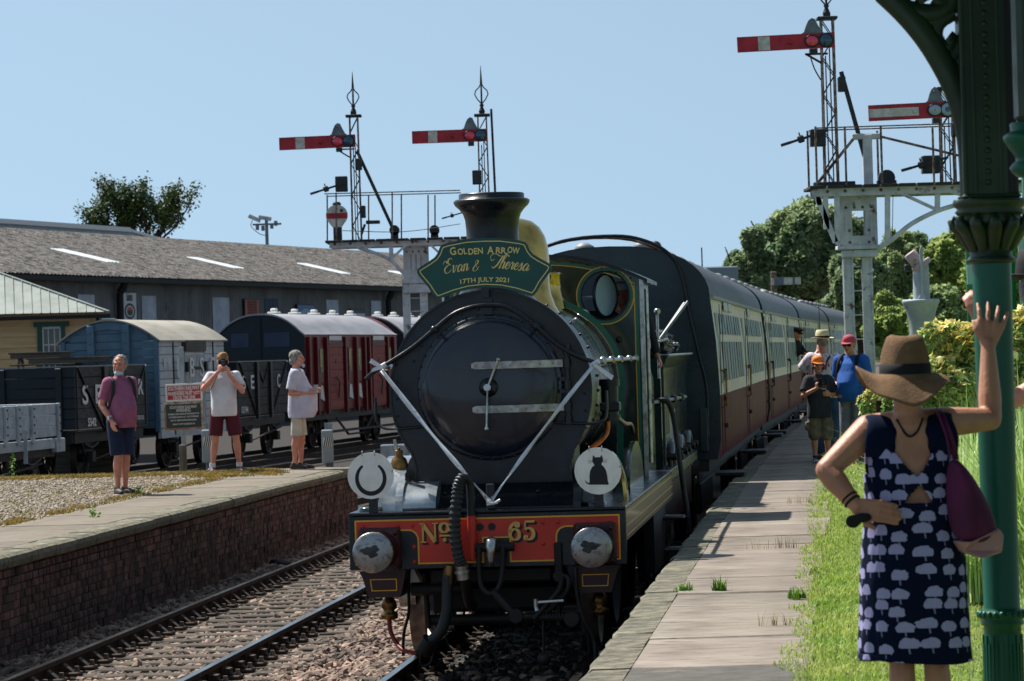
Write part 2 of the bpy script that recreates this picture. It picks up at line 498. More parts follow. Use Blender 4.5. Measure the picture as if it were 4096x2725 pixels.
mat('shed_roof','#625e5b',.95,c2='#1a1716',scale=3.0,lo=.47,hi=.55,bump=1,bscale=9,rust='#938e8a',rlo=.57,rhi=.62,rscale=6)
mat('shed_wall','#72706f',.8,c2='#5a5859',scale=.6,stretch=(1,1,.4),rust='#2f2c30',rlo=.55,rhi=.75,rscale=.8)
mat('shed_sheet','#b3b8c4',.6,c2='#9ca2b0',scale=1.5)
mat('shed_blue','#39475c',.7,c2='#2c3850',scale=1)
mat('skylight','#dfe6ea',.3,c2='#c4ccd2',scale=3)
mat('gutter','#17181b',.7)
mat('light_roof','#8c969e',.6,c2='#7f8990',scale=2)
mat('enamel_white','#b9babb',.4); mat('enamel_orange','#c4563a',.5,c2='#ad4a34',scale=6); mat('enamel_blue','#1c5f9a',.4)
mat('enamel_navy','#22304a',.5); mat('sign_print','#3a3438',.6)
mat('cream_board','#dcb886',.6,c2='#cba774',scale=2,stretch=(.3,1,4),objvar=.06)
mat('pale_roof','#8c948e',.6,c2='#7c847e',scale=2,bump=.1)
mat('frame_green','#0f4a34',.4)
mat('window_white','#c6cccc',.5)
mat('dark_glass','#15232a',.08,coat=.7)

mat('van_grey','#c2c6c8',.6,c2='#aeb3b5',scale=3,rust='#5a5450',rlo=.62,rhi=.75,rscale=4,objvar=.05)
mat('van_blue','#567488',.6,c2='#4a667a',scale=3,objvar=.08)
mat('van_roof','#a29c90',.7,c2='#8e887c',scale=2,stretch=(1,.3,1))
mat('wagon_navy','#10212a',.55,c2='#0d1a22',scale=2,objvar=.12)
mat('wagon_brown','#45423f',.75,c2='#2b2b2b',scale=3,stretch=(1,1,4),rust='#4f4740',rlo=.58,rhi=.7,rscale=4,objvar=.14)
mat('wagon_edge','#7f8482',.6)
mat('lettering_white','#dcdcd8',.6)
mat('pale_wagon','#b6bec2',.65,c2='#a0a8ad',scale=4,rust='#59422e',rlo=.6,rhi=.68,rscale=7,objvar=.06)
mat('pmv_maroon','#641c22',.4,c2='#6e2428',scale=3,ior=1.25)
mat('pmv_panel','#94443c',.5,c2='#843630',scale=4,ior=1.2,objvar=.08)
mat('pmv_roof','#9b9aa0',.6,c2='#8a898f',scale=2,stretch=(1,.3,1))
mat('old_timber','#5c554c',.9,c2='#3d3832',scale=4,stretch=(.4,4,4),bump=.4)
mat('wheel_iron','#1a1715',.6,.3,c2='#2e2620',scale=4)

mat('post_wood','#6d665c',.9,c2='#4c463e',scale=5,stretch=(4,4,.6),bump=.4)
mat('enamel_red','#a51c26',.35,c2='#98202a',scale=6)
mat('enamel_green','#26382f',.4,c2='#1f2d27',scale=6)
mat('sign_rust','#8a5c40',.8,c2='#a9a294',scale=12,lo=.45,hi=.6)
mat('sign_white','#c9c8c4',.5)
mat('marker_grey','#8a969c',.5,c2='#7b878d',scale=5)
mat('crane_grey','#8b969e',.55,c2='#a7b0b4',scale=2,rust='#5c4438',rlo=.64,rhi=.72,rscale=5)
mat('crane_pink','#b09a98',.6,rust='#5c3a2c',rlo=.6,rhi=.7,rscale=5)
mat('tank_grey','#76828a',.7,c2='#69757c',scale=1,rust='#6a4530',rlo=.6,rhi=.66,rscale=1.2,rstretch=(2,2,.5))
mat('column_green','#05513a',.34,c2='#07503c',scale=3,rr=.06,bump=.05,spec=.4)
mat('column_dark','#26381c',.45,c2='#1b2c1b',scale=3,rr=.1,bump=.1,bscale=20)
mat('kiosk_green','#0e6a3a',.35,c2='#0b5a32',scale=2)
mat('kiosk_pale','#8fb5a4',.5)

# ------------------------------------------------------------------ ground
g = MB()
ys = [5,15,25,40,60,90,130,200,400,1500]
g.add([(-900,2,-.32),(900,2,-.32),(1400,2500,-.32),(-1400,2500,-.32)],[(0,1,2,3)])
g.build('ground','ground',kind='structure')

def ribbon_strip(name,xa,xb,y0,y1,z,m,step=1.5,kind='structure',za=None,**k):
    b = MB(); n = max(1,int((y1 - y0)/step)); vs = []
    for i in range(n+1):
        y = y0+(y1 - y0)*i/n
        vs += [(xa(y),y,z),(xb(y),y,z if za is None else za)]
    b.add(vs,[(2*i,2*i+1,2*i+3,2*i+2) for i in range(n)])
    return b.build(name,m,kind=kind,**k)

LT = -3.17          # left track offset from the main curve
bb = ribbon_strip('ballast_bed',lambda y: xc(y) - 4.9,lambda y: xc(y)+1.6,14,150,-.2,'ballast_bed')
ribbon_strip('yard_ground',lambda y: -40,lambda y: xc(y) - 4.4 if y < 51 else xc(y) - 4.95,51.5,200,-.19,'yard_ballast')

# ------------------------------------------------------------------ permanent way
def rail_profile(sx):
    return [(-.035,0),(-.037,-.035),(-.01,-.05),(-.01,-.11),(-.035,-.125),(-.035,-.145),(.035,-.145),(.035,-.125),(.01,-.11),(.01,-.05),(.037,-.035),(.035,0)]

def build_track(name,fx,fh,y0,y1,gauge_sleepers,label,first=True,y_detail=999,sx=.62):
    t = empty(name,(fx(y0),y0,0),kind='structure')
    off = Vector((fx(y0),y0,0))
    for sgn in (-1,1):
        n = int((y1 - y0)/1.2); vs = []; pr = rail_profile(1); m = len(pr); fs = []; fs2 = []
        for i in range(n+1):
            y = y0+(y1 - y0)*i/n; h = fh(y)
            cx,cy = fx(y)+sgn*.7525*math.cos(h),y - sgn*.7525*math.sin(h)
            for u,v in pr: vs.append((cx+u - off.x,cy - off.y,v))
        vt = [v for v in vs]
        for i in range(n):
            for k in range(m):
                q = (i*m+k,i*m+(k+1) % m,(i+1)*m+(k+1) % m,(i+1)*m+k)
                (fs2 if k == m - 1 else fs).append(q)
        r = MB(); r.add(vs,fs); ro = r.build('rail','rail_side',t)
        ro.data.materials.append(MATS['rail_top'])
        r2 = MB(); w = .031
        vv = []
        for i in range(n+1):
            y = y0+(y1 - y0)*i/n; h = fh(y)
            cx,cy = fx(y)+sgn*.7525*math.cos(h),y - sgn*.7525*math.sin(h)
            vv += [(cx - .036 - off.x,cy - off.y,-.02),(cx - .03 - off.x,cy - off.y,.002),(cx+.03 - off.x,cy - off.y,.002),(cx+.036 - off.x,cy - off.y,-.02)]
        r2.add(vv,[(4*i+k,4*i+k+1,4*i+k+5,4*i+k+4) for i in range(n) for k in range(3)])
        r2.build('rail_head','rail_top',ro)
    sm = MB(); sm.bbox(-1.28,1.28,-.125,.125,-.30,-.152,.012); sme = sm.mesh('sleeper'); sme.materials.append(MATS['sleeper'])
    ch = MB()
    ch.bbox(-.19,.19,-.1,.1,-.152,-.118,.008)
    ch.prism([(-.13,-.12),(-.045,-.045),(-.037,-.12)],-.05,.05)
    ch.prism([(.037,-.12),(.055,-.045),(.13,-.12)],-.05,.05)
    ch.prism([(.04,-.11),(.045,-.055),(.1,-.06),(.1,-.1)],-.075,.075)
    cme = ch.mesh('rail_chair'); cme.materials.append(MATS['chair_iron'])
    bo = MB()
    for x in (-.155,.155): bo.cyl((x,0,-.118),(x,0,-.1),.028,n=8,smooth=False); bo.box(x - .017,x+.017,-.017,.017,-.1,-.07)
    bme = bo.mesh('chair_bolt'); bme.materials.append(MATS['bolt_iron'])
    y = y0+.3; k = 0
    far = MB()
    while y < y1:
        h = fh(y); M = Matrix.Translation((fx(y) - off.x,y - off.y,0)) @ Matrix.Rotation(-h,4,'Z') @ Matrix.Rotation(rnd.uniform(-.008,.008),4,'Z')
        o = link('sleeper',sme,t); o.matrix_local = M
        if y < y_detail:
            for sgn in (-1,1):
                o = link('rail_chair',cme,t); o.matrix_local = M @ Matrix.Translation((sgn*.7525,0,0)) @ Matrix.Diagonal((sgn,1,1,1))
                p = link('chair_bolt',bme,o)
        y += sx if y < 60 else .75
        k += 1
    return t
build_track('railway_track',lambda y: xc(y)+LT,hd,24.5,96,0,'',y_detail=52,sx=.58)
build_track('railway_track',xc,hd,17,60,0,'',y_detail=34,sx=.66)

def rocks(name,P,size,m,flat=.7,**k):
    base = []
    t = (1+5 ** .5)/2
    ico = np.array([(-1,t,0),(1,t,0),(-1,-t,0),(1,-t,0),(0,-1,t),(0,1,t),(0,-1,-t),(0,1,-t),(t,0,-1),(t,0,1),(-t,0,-1),(-t,0,1)])/1.9
    F = np.array([(0,11,5),(0,5,1),(0,1,7),(0,7,10),(0,10,11),(1,5,9),(5,11,4),(11,10,2),(10,7,6),(7,1,8),(3,9,4),(3,4,2),(3,2,6),(3,6,8),(3,8,9),(4,9,5),(2,4,11),(6,2,10),(8,6,7),(9,8,1)])
    n = len(P)
    V = np.repeat(ico[None],n,0)*(1+.45*(RNG.rand(n,12,1) - .5))
    sc = size*(.6+.8*RNG.rand(n,1,1))*np.concatenate([.8+.5*RNG.rand(n,1,2),flat*(.7+.5*RNG.rand(n,1,1))],2)
    V = V*sc
    a = RNG.rand(n)*2*PI; c,s_ = np.cos(a)[:,None],np.sin(a)[:,None]
    x = V[:,:,0]*c - V[:,:,1]*s_; y = V[:,:,0]*s_+V[:,:,1]*c
    tl = (RNG.rand(n) - .5)[:,None]*1.2
    z = V[:,:,2]+x*tl
    V = np.stack([x,y,z],2)+np.asarray(P)[:,None,:]
    Fa = (F[None]+(np.arange(n)*12)[:,None,None]).reshape(-1,3)
    return npmesh(name,V.reshape(-1,3),Fa,m,**k)

def scatter(n,y0,y1,xf0,xf1,z,jit=.03,powr=1.0):
    y = y0+(y1 - y0)*RNG.rand(n) ** powr
    u = RNG.rand(n)
    a = np.array([xf0(t) for t in y]); b = np.array([xf1(t) for t in y])
    return np.stack([a+(b - a)*u,y,z+jit*(RNG.rand(n) - .5)*2],1)
P = scatter(30000,25.5,52,lambda y: xc(y)+LT - 1.3,lambda y: xc(y) - .9,-.19,.03,1.35)
P[:,2] -= np.array([.016 if abs(p[0] - xc(p[1]) - LT) < 1.15 else 0 for p in P])
rocks('ballast_stones',P,.04,'stone_chip',kind='stuff')
P = scatter(5500,25.5,50,lambda y: xc(y)+LT - 1.55,lambda y: xc(y)+LT - .95,-.17,.04,1.3)
P[:,2] += np.random.RandomState(3).rand(len(P))*.03
rocks('ballast_stones',P,.045,'stone_chip',kind='stuff')
P = scatter(9000,23,34,lambda y: xc(y) - 1.0,lambda y: xc(y)+1.45,-.185,.03)
rocks('ash_and_coal',P,.04,'coal_chip',kind='stuff')
P = scatter(450,23.5,31,lambda y: xc(y) - .6,lambda y: xc(y)+1.2,-.165,.02)
rocks('ballast_stones',P,.045,'stone_chip',kind='stuff')
for i,(U,V,r_) in enumerate([(645,1285,.11),(665,1253,.1)]):
    p = px(U,V,43.2+i*2.4); p.z = -.1
    b = MB(); b.sph((0,0,0),(r_*1.3,r_,r_*.6),10,7)
    me = b.mesh('dark_lump')
    for v in me.vertices: v.co *= 1+.3*mnoise.noise(v.co*14)
    me.materials.append(MATS['under_black'])
    link('coal_lump',me,None,loc=p,label=['round dark lump of coal lying on the ballast under the brick wall','pointed dark lump leaning against the brick wall foot'][i],cat='coal lump')

# ------------------------------------------------------------------ left platform
PZ = .86
def le(y): return xc(y)+LT - 1.34          # coping edge
Y0,Y1 = 25.0,51.3
lp = empty('left_platform',(0,0,0),kind='structure')
b = MB(); n = 20; vs = []
for i in range(n+1):
    y = Y0+(Y1 - Y0)*i/n
    vs += [(-26,y,PZ - .012),(le(y) - .3,y,PZ - .012)]
b.add(vs,[(2*i,2*i+1,2*i+3,2*i+2) for i in range(n)])
b.add([(-26,Y1 - .02,PZ - .014),(le(Y1) - .3,Y1 - .02,PZ - .014),(le(Y1) - .3,Y1 - .02,-.32),(-26,Y1 - .02,-.32)],[(0,1,2,3)])
b.build('gravel_surface','gravel',lp)
def slabcell(xa,xb,ya,yb,z0,z1,fx,b_=.01,jx=0):
    m_ = MB(); g_ = .008
    xs = [fx(ya)+xa+.001,fx(ya)+xb - .001,fx(yb)+xb - .001,fx(yb)+xa+.001]
    yv = [ya+g_,ya+g_,yb - g_,yb - g_]
    cx,cy = sum(xs)/4,sum(yv)/4
    ins = [(x+(cx - x)/abs(cx - x+1e-9)*b_*.15,y+(cy - y)/abs(cy - y+1e-9)*b_) for x,y in zip(xs,yv)]
    vs = [(x - cx,y - cy,z0) for x,y in zip(xs,yv)]+[(x - cx,y - cy,z1 - b_) for x,y in zip(xs,yv)]+[(x - cx,y - cy,z1) for x,y in ins]
    m_.add(vs,[(0,1,5,4),(1,2,6,5),(2,3,7,6),(3,0,4,7),(4,5,9,8),(5,6,10,9),(6,7,11,10),(7,4,8,11),(8,9,10,11)])
    return m_,(cx,cy,0)
y = Y0
while y < Y1 - .1:
    L_ = rnd.uniform(.85,1.15); yb = min(y+L_,Y1)
    dz = rnd.uniform(-.004,.004)
    w = 1.05
    m_,c = slabcell(-w - .32,-.30,y,yb,PZ - .07,PZ+dz,le)
    m_.build('paving_slab','paving',lp,loc=c)
    y = yb
x = -26.0
while x < le(Y1) - 1.5:
    m_,c = slabcell(0,1.2,Y1 - .75,Y1,PZ - .07,PZ+rnd.uniform(-.004,.006),lambda yy,x=x: x)
    m_.build('paving_slab','paving',lp,loc=c); x += 1.2
y = Y0
while y < Y1 - .1:
    L_ = rnd.uniform(.8,1.05); yb = min(y+L_,Y1); g_ = .006
    xm = le((y+yb)/2); h = hd(y)
    b = MB(); pr = [(-.30,PZ),(-.06,PZ+.002),(-.015,PZ - .02),(0.0,PZ - .06),(-.012,PZ - .11),(-.05,PZ - .13),(-.30,PZ - .13)]
    jit = rnd.uniform(-.012,.012); jz = rnd.uniform(-.005,.005)
    vs = [(u+jit+le(yy) - xm,yy - (y+yb)/2,v+jz) for yy in (y+g_,yb - g_) for u,v in pr]
    m7 = len(pr)
    b.add(vs,[(k,(k+1) % m7,m7+(k+1) % m7,m7+k) for k in range(m7)])
    b.add(vs,[tuple(reversed(range(m7))),tuple(range(m7,2*m7))]); b.needfix = True
    o = b.build('coping_stone','edge_stone',lp,loc=(xm,(y+yb)/2,0))
    y = yb
wall = empty('brick_platform_wall',(0,0,0),label='long dark brick retaining wall under the left platform edge',cat='wall')
ribbon_w = MB(); vs = []
for i in range(21):
    y = Y0+(Y1 - Y0)*i/20; vs += [(le(y) - .10,y,-.32),(le(y) - .10,y,PZ - .1)]
ribbon_w.add(vs,[(2*i,2*i+1,2*i+3,2*i+2) for i in range(20)])
ribbon_w.build('mortar','mortar',wall)
bm_ = MB(); bm_.bbox(-.05,.045,-.5,.5,-.5,.5,.0)
bricks = []
crs = 0
z = PZ - .14 - .068
while z > -.3:
    hdr = crs % 2 == 1
    y = Y0+(.06 if hdr else 0)
    while y < Y1 - .12:
        L_ = .1025 if hdr else .215
        bricks.append((y+L_/2,z+.0325,L_,rnd.uniform(-.006,.008)+(.02 if crs < 2 else 0)))
        y += L_+.01
    z -= .075; crs += 1
bricks.sort(key=lambda q: q[0]+(.6 - q[1])*.5)
near = [q for q in bricks if q[0] > 30.3][:295]
nid = set(id(q) for q in near)
bme = {}
for L_ in (.1025,.215):
    q = MB(); q.bbox(-.09,0,-L_/2,L_/2,-.0325,.0325,.004); me = q.mesh('brick'); me.materials.append(MATS['brick_single']); bme[L_] = me
for (yy,zz,L_,jx) in near:
    link('brick',bme[L_],wall,loc=(le(yy) - .09+jx,yy,zz),rot=(0,0,-hd(yy)+rnd.uniform(-.01,.01)))
q = MB()
for br in bricks:
    if id(br) in nid: continue
    yy,zz,L_,jx = br; X = le(yy) - .09+jx; s_ = hd(yy)*L_/2
    q.add([(X - s_,yy - L_/2,zz - .0325),(X+s_,yy+L_/2,zz - .0325),(X+s_,yy+L_/2,zz+.0325),(X - s_,yy - L_/2,zz+.0325),
           (X - s_ - .04,yy - L_/2,zz - .0325),(X+s_ - .04,yy+L_/2,zz - .0325),(X+s_ - .04,yy+L_/2,zz+.0325),(X - s_ - .04,yy - L_/2,zz+.0325)],
          [(0,1,2,3),(4,5,1,0),(3,2,6,7),(0,3,7,4),(1,5,6,2)])
q.build('bricks','brick',wall,kind='stuff')
P = scatter(16000,33,50.6,lambda y: max(-9.5,le(y) - 6.5),lambda y: le(y) - 1.36,PZ - .004,.006,1.2)
rocks('gravel_stones',P,.017,'pebble',kind='stuff')

def blades(name,P,h,m,lean=.5,w=.006,var=.5,seg=2,**k):
    n = len(P); P = np.asarray(P)
    hh = h*(1+var*(RNG.rand(n) - .5)*2); a = RNG.rand(n)*2*PI; ln = lean*RNG.rand(n)
    d = np.stack([np.cos(a),np.sin(a),np.zeros(n)],1); s_ = np.stack([-np.sin(a),np.cos(a),np.zeros(n)],1)
    V = []
    for i in range(seg+1):
        t = i/seg
        c = P+np.array([0,0,1])*(hh*(t - .35*ln*t*t))[:,None]+d*(hh*ln*t*t)[:,None]
        if i < seg: V += [c - s_*w*(1 - .6*t),c+s_*w*(1 - .6*t)]
        else: V += [c]
    V = np.stack(V,1); q = V.shape[1]
    F = []
    for i in range(seg - 1): F += [[2*i,2*i+1,2*i+3],[2*i,2*i+3,2*i+2]]
    F += [[2*seg - 2,2*seg - 1,2*seg]]
    Fa = (np.array(F)[None]+(np.arange(n)*q)[:,None,None]).reshape(-1,3)
    return npmesh(name,V.reshape(-1,3),Fa,m,**k)
P = []
def clumps(fn,n,r,each):
    out = []
    for _ in range(n):
        c = fn(); 
        for _ in range(each): out.append((c[0]+rnd.gauss(0,r),c[1]+rnd.gauss(0,r),c[2]))
    return out
P = clumps(lambda: (lambda y: (le(y) - 1.42 - abs(rnd.gauss(0,.07)),y,PZ))(rnd.uniform(34,50)),60,.06,40)
P += clumps(lambda: (rnd.uniform(-8.5,le(50.4) - 1.2),rnd.uniform(49.6,50.5),PZ),130,.12,60)
P += clumps(lambda: (lambda y: (rnd.uniform(-7.5,le(y) - 1.5),y,PZ))(rnd.uniform(36,50)),60,.05,14)
blades('dry_grass_fringe',P,.045,'dry_grass',.8,.006,kind='stuff')
P = clumps(lambda: (rnd.uniform(-4.6,le(50) - 1.0),rnd.uniform(48.2,50.2),PZ),55,.1,60)
blades('dry_grass_fringe',P,.05,'dry_grass',.8,.006,kind='stuff')
for i,(U,V,d,lab) in enumerate([(318,1140,0,'small green weed beside the brown shoes of the man in the pink shirt'),(215,1190,0,'low green weed on the gravel near the left platform paving'),(30,1095,0,'tall thin weed at the left end of the gravel')]):
    A = px(U,V,10); dd = 10*(CAMZ - PZ)/(CAMZ - A.z); p = px(U,V,dd)
    P = np.array([(rnd.gauss(0,.03),rnd.gauss(0,.03),abs(rnd.gauss(.05,.04))*(3 if i == 2 else 1)) for _ in range(46)])
    leafmesh('weed',P,.02,'weed',loc=p,label=lab,cat='weed')

# ------------------------------------------------------------------ right platform
def re_(y): return xc(y)+1.48
rp = empty('right_platform',(0,0,0),kind='structure')
def gr(y): return re_(y)+(1.05 if y < 60 else 1.05) - max(0,y - 45)*.01+max(0,22 - y)*-.01
b = MB(); vs = []
for i in range(30):
    y = 12+i*3.0
    vs += [(re_(y)+.02,y,PZ - .03),(re_(y)+1.9,y,PZ - .03)]
b.add(vs,[(2*i,2*i+1,2*i+3,2*i+2) for i in range(29)])
b.build('slab_bed','slab_dark',rp)
y = 13.0; k = 0
sizes = [1.9,1.25,1.05,1.6,1.15,1.35,.8,1.5,.95]
while y < 98:
    L_ = sizes[k % 9]*(1+rnd.uniform(-.1,.1)); yb = y+L_
    m_,c = slabcell(.236,1.16+rnd.uniform(-.05,.1),y,yb,PZ - .08,PZ+rnd.uniform(-.008,.008),re_,.012)
    m_.build('stone_slab','slab_dark' if k == 2 else 'slab',rp,loc=c,rot=(rnd.uniform(-.003,.003),0,0))
    y = yb; k += 1
y = 13.0
while y < 98:
    L_ = rnd.uniform(.9,1.5); yb = y+L_; ym = (y+yb)/2; xm = re_(ym); b = MB(); g_ = .006
    pr = [(.235,PZ),(.03,PZ - .001),(0,PZ - .025),(0.0,PZ - .12),(.235,PZ - .12)]
    nn = 5; m5 = len(pr); vs = []
    for i in range(nn+1):
        yy = y+g_+(L_ - 2*g_)*i/nn; j = rnd.uniform(-.016,.016)
        vs += [(u+re_(yy) - xm+(j if u < .2 else 0),yy - ym,v+(rnd.uniform(-.006,.004))) for u,v in pr]
    b.add(vs,[(i*m5+q,i*m5+(q+1) % m5,(i+1)*m5+(q+1) % m5,(i+1)*m5+q) for i in range(nn) for q in range(m5)])
    b.add(vs,[tuple(reversed(range(m5))),tuple(range(nn*m5,(nn+1)*m5))]); b.needfix = True
    b.build('edging_stone','edge_stone',rp,loc=(xm,ym,0)); y = yb
b = MB(); vs = []
for i in range(30):
    y = 12+i*3.0; vs += [(re_(y)+.12,y,-.3),(re_(y)+.12,y,PZ - .03)]
b.add(vs,[(2*i+2,2*i+3,2*i+1,2*i) for i in range(29)])
b.build('platform_face','mortar',rp)
b = MB(); vs = []
for i in range(40):
    y = 5+i*5.0; vs += [(re_(y)+1.1,y,PZ - .035),(re_(y)+1.5,y,PZ - .012),(70,y,PZ - .012)]
b.add(vs,[q for i in range(39) for q in ((3*i,3*i+1,3*i+4,3*i+3),(3*i+1,3*i+2,3*i+5,3*i+4))])
b.build('lawn','lawn',kind='structure')
P = scatter(60000,14.5,34,lambda y: re_(y)+1.13,lambda y: re_(y)+4.4,PZ - .02,.008,1.5)
P2 = scatter(22000,14.5,60,lambda y: re_(y)+1.12,lambda y: re_(y)+1.9,PZ - .02,.008,1.3)
P3 = scatter(9000,14.5,60,lambda y: re_(y)+1.05,lambda y: re_(y)+1.17,PZ - .02,.008,1.0)
nz = np.array([mnoise.noise(Vector((p[0]*.3,p[1]*1.7,0))) for p in P3]); P3[:,0] += nz*.13
blades('lawn_grass',np.concatenate([P,P2,P3]),.04,'grass_blade',.9,.0045,kind='stuff')
wl = [(1658,1360,'bright green weed growing in a joint of the right platform slabs',.035),(1575,1360,'low brownish weed in the slab joint left of the bright green one',.022),(1835,1378,'small green weed where the slabs meet the lawn edge',.028)]
for U,V,lab,sz in wl:
    A = px(U,V,10); dd = 10*(CAMZ - PZ)/(CAMZ - A.z); p = px(U,V,dd); p.z = PZ
    P = [(rnd.gauss(0,.03) ,rnd.gauss(0,.02),0) for _ in range(40)]
    blades('weed',P,sz*2.6,'weed',1.0,.008,loc=p,label=lab,cat='weed')
P = []
for (U,V,wd) in [(1790,1262,.25),(1780,1440,.1),(1840,1158,.14),(1810,1262,.1)]:
    A = px(U,V,10); dd = 10*(CAMZ - PZ)/(CAMZ - A.z); p = px(U,V,dd)
    P += [(p.x+rnd.uniform(-wd,wd),p.y,PZ) for _ in range(26)]
blades('dry_stalks',P,.09,'dry_grass',.7,.0022,kind='stuff')
# ------------------------------------------------------------------ locomotive
AL = math.atan(.0955)
loco = empty('steam_locomotive',(-.245,26.9,0),-AL,label='dark green steam locomotive number 65 with red buffer beam facing the camera',cat='steam locomotive')
BW = 1.115
def rivets(name,pts,r,m,parent,ax=(0,-1,0),stuff=False):
    b = MB()
    for p in pts:
        p = Vector(p); b.lathe([(r,0),(r*.85,r*.45),(r*.45,r*.75),(.001,r*.85)],p,ax,8,caps=False)
    return b.build(name,m,parent,kind='stuff' if len(pts) > 8 else None)
beam = MB().bbox(-BW,BW,0,.05,.80,1.235,.006).build('buffer_beam','loco_black',loco)
red = MB()
def rr_poly(x0,x1,z0,z1,r,n=5,corners=(1,1,1,1)):
    out = []
    for (cx,cz,a,f) in ((x1 - r,z1 - r,0,corners[0]),(x0+r,z1 - r,90,corners[1]),(x0+r,z0+r,180,corners[2]),(x1 - r,z0+r,270,corners[3])):
        if f: out += arc(cx,cz,r,a,a+90,n)
        else: out.append({0: (x1,z1),90: (x0,z1),180: (x0,z0),270: (x1,z0)}[a])
    return out
def beam_outline(o):
    x,t,bt = BW - .055 - o,1.195 - o,.845+o
    pts = [(-x,t),(x,t)]
    bx0,bx1,bz = .555 - o,1.0+o,1.115+o*.4
    pts += [(x,bt),(bx1,bt)]+[(bx1,bz - .08)]+arc(bx1 - .08,bz - .08,.08,0,90,5)+arc(bx0+.08,bz - .08,.08,90,180,5)+[(bx0,bt)]
    pts += [(.185+o,bt),(.185+o,1.04+o),(-.035 - o,1.04+o),(-.035 - o,bt)]
    pts += [(-bx0,bt)]+[(-a,c) for a,c in reversed([(bx1,bz - .08)]+arc(bx1 - .08,bz - .08,.08,0,90,5)+arc(bx0+.08,bz - .08,.08,90,180,5))]+[(-bx1,bt),(-x,bt)]
    return pts
po = beam_outline(.0)
b = MB(); b.add([(u,-.004,v) for u,v in po],[tuple(range(len(po)))]); b.needfix = False
import bmesh
from mathutils.geometry import tessellate_polygon
def filled(outline,y,name,m,parent,flip=False):
    tris = tessellate_polygon([[Vector((u,v,0)) for u,v in outline]])
    b = MB(); vs = [(u,y,v) for u,v in outline]; fs = []
    for t in tris:
        a,q,r_ = [Vector(vs[i]) for i in t]
        fs.append(tuple(t) if (q - a).cross(r_ - a).y < 0 else tuple(reversed(t)))
    return b.add(vs,fs).build(name,m,parent)
filled(po,-.004,'red_panel','beam_red',beam)
def linework(name,outline,y,w,m,parent,closed=True):
    n = len(outline); b = MB(); vs = []
    pts = [Vector((u,v)) for u,v in outline]
    for i in range(n):
        a,c,d = pts[i - 1] if (closed or i) else pts[i],pts[i],pts[(i+1) % n] if (closed or i < n - 1) else pts[i]
        t = ((c - a).normalized() if (c - a).length > 1e-6 else Vector((0,0)))+((d - c).normalized() if (d - c).length > 1e-6 else Vector((0,0)))
        if t.length < 1e-6: t = Vector((1,0))
        t.normalize(); nn = Vector((-t.y,t.x)); 
        d1 = (c - a).normalized() if (c - a).length > 1e-6 else t
        k = 1/max(.5,abs(nn.dot(Vector((-d1.y,d1.x)))))
        for s_ in (-1,1): q = c+nn*(s_*w/2*k); vs.append((q.x,y,q.y))
    m_ = n if closed else n - 1
    b.add(vs,[(2*i,2*((i+1) % n),2*((i+1) % n)+1,2*i+1) for i in range(m_)])
    return b.build(name,m,parent)
linework('yellow_lining',po,-.0065,.013,'line_yellow',beam)
rivets('rivet',[(-1.0,-.004,1.15),(-.72,-.004,1.15),(-.6,-.004,1.15),(.45,-.004,1.15),(.57,-.004,1.15),(.98,-.004,1.15),(-.59,-.004,.98),(.45,-.004,.98),(-.59,-.004,.86),(1.03,-.004,.98),(1.03,-.004,.87),(-1.03,-.004,.97)],.017,'beam_red',beam)
b = MB()
for x in (-.075,.02):
    b.cyl((x+.02,-.012,1.125),(x+.02,-.004,1.125),.03,n=20)
b.build('coupling_hole','print_black',beam,kind='stuff')
def stroke_glyph(strokes,ox,oz,sc):
    polys = []
    for st in strokes:
        pts = [Vector((p[0],p[1])) for p in st]; ws = [p[2] for p in st]
        L_,R_ = [],[]
        for i in range(len(pts)):
            t = (pts[min(i+1,len(pts) - 1)] - pts[max(i - 1,0)]).normalized(); nn = Vector((-t.y,t.x))
            L_.append(pts[i]+nn*ws[i]/2); R_.append(pts[i] - nn*ws[i]/2)
        polys.append([(ox+p.x*sc,oz+p.y*sc) for p in L_+R_[::-1]])
    return polys
def ring(cx,cy,rx,ry,w1,w2,a0=0,a1=360,n=22):
    out = []
    for i in range(n+1):
        a = math.radians(a0+(a1 - a0)*i/n); out.append((cx+rx*math.cos(a),cy+ry*math.sin(a),w1*abs(math.cos(a))+w2*abs(math.sin(a))))
    return out
GL = {
 'N': ([[(.12,.04,.09),(.12,.96,.09)],[(.10,.97,.2),(.74,.03,.2)],[(.74,.04,.09),(.74,.96,.09)],[(-.02,.03,.06),(.28,.03,.06)],[(-.04,.97,.06),(.18,.97,.06)],[(.6,.97,.06),(.9,.97,.06)]],.95),
 'o': ([ring(.26,.74,.21,.23,.16,.06),[(.02,.34,.09),(.52,.34,.09)],ring(.27,.13,.045,.045,.09,.09)],.6),
 '6': ([ring(.33,.31,.24,.27,.17,.07),ring(.5,.42,.42,.52,.15,.06,180,95),ring(.47,.8,.09,.09,.1,.1)],.75),
 '5': ([[(.12,.95,.10),(.56,.95,.12),(.62,.99,.03)],[(.13,.95,.07),(.11,.52,.06)],ring(.27,.33,.27,.29,.17,.08,130,-120),ring(.14,.14,.07,.07,.1,.1)],.7)}
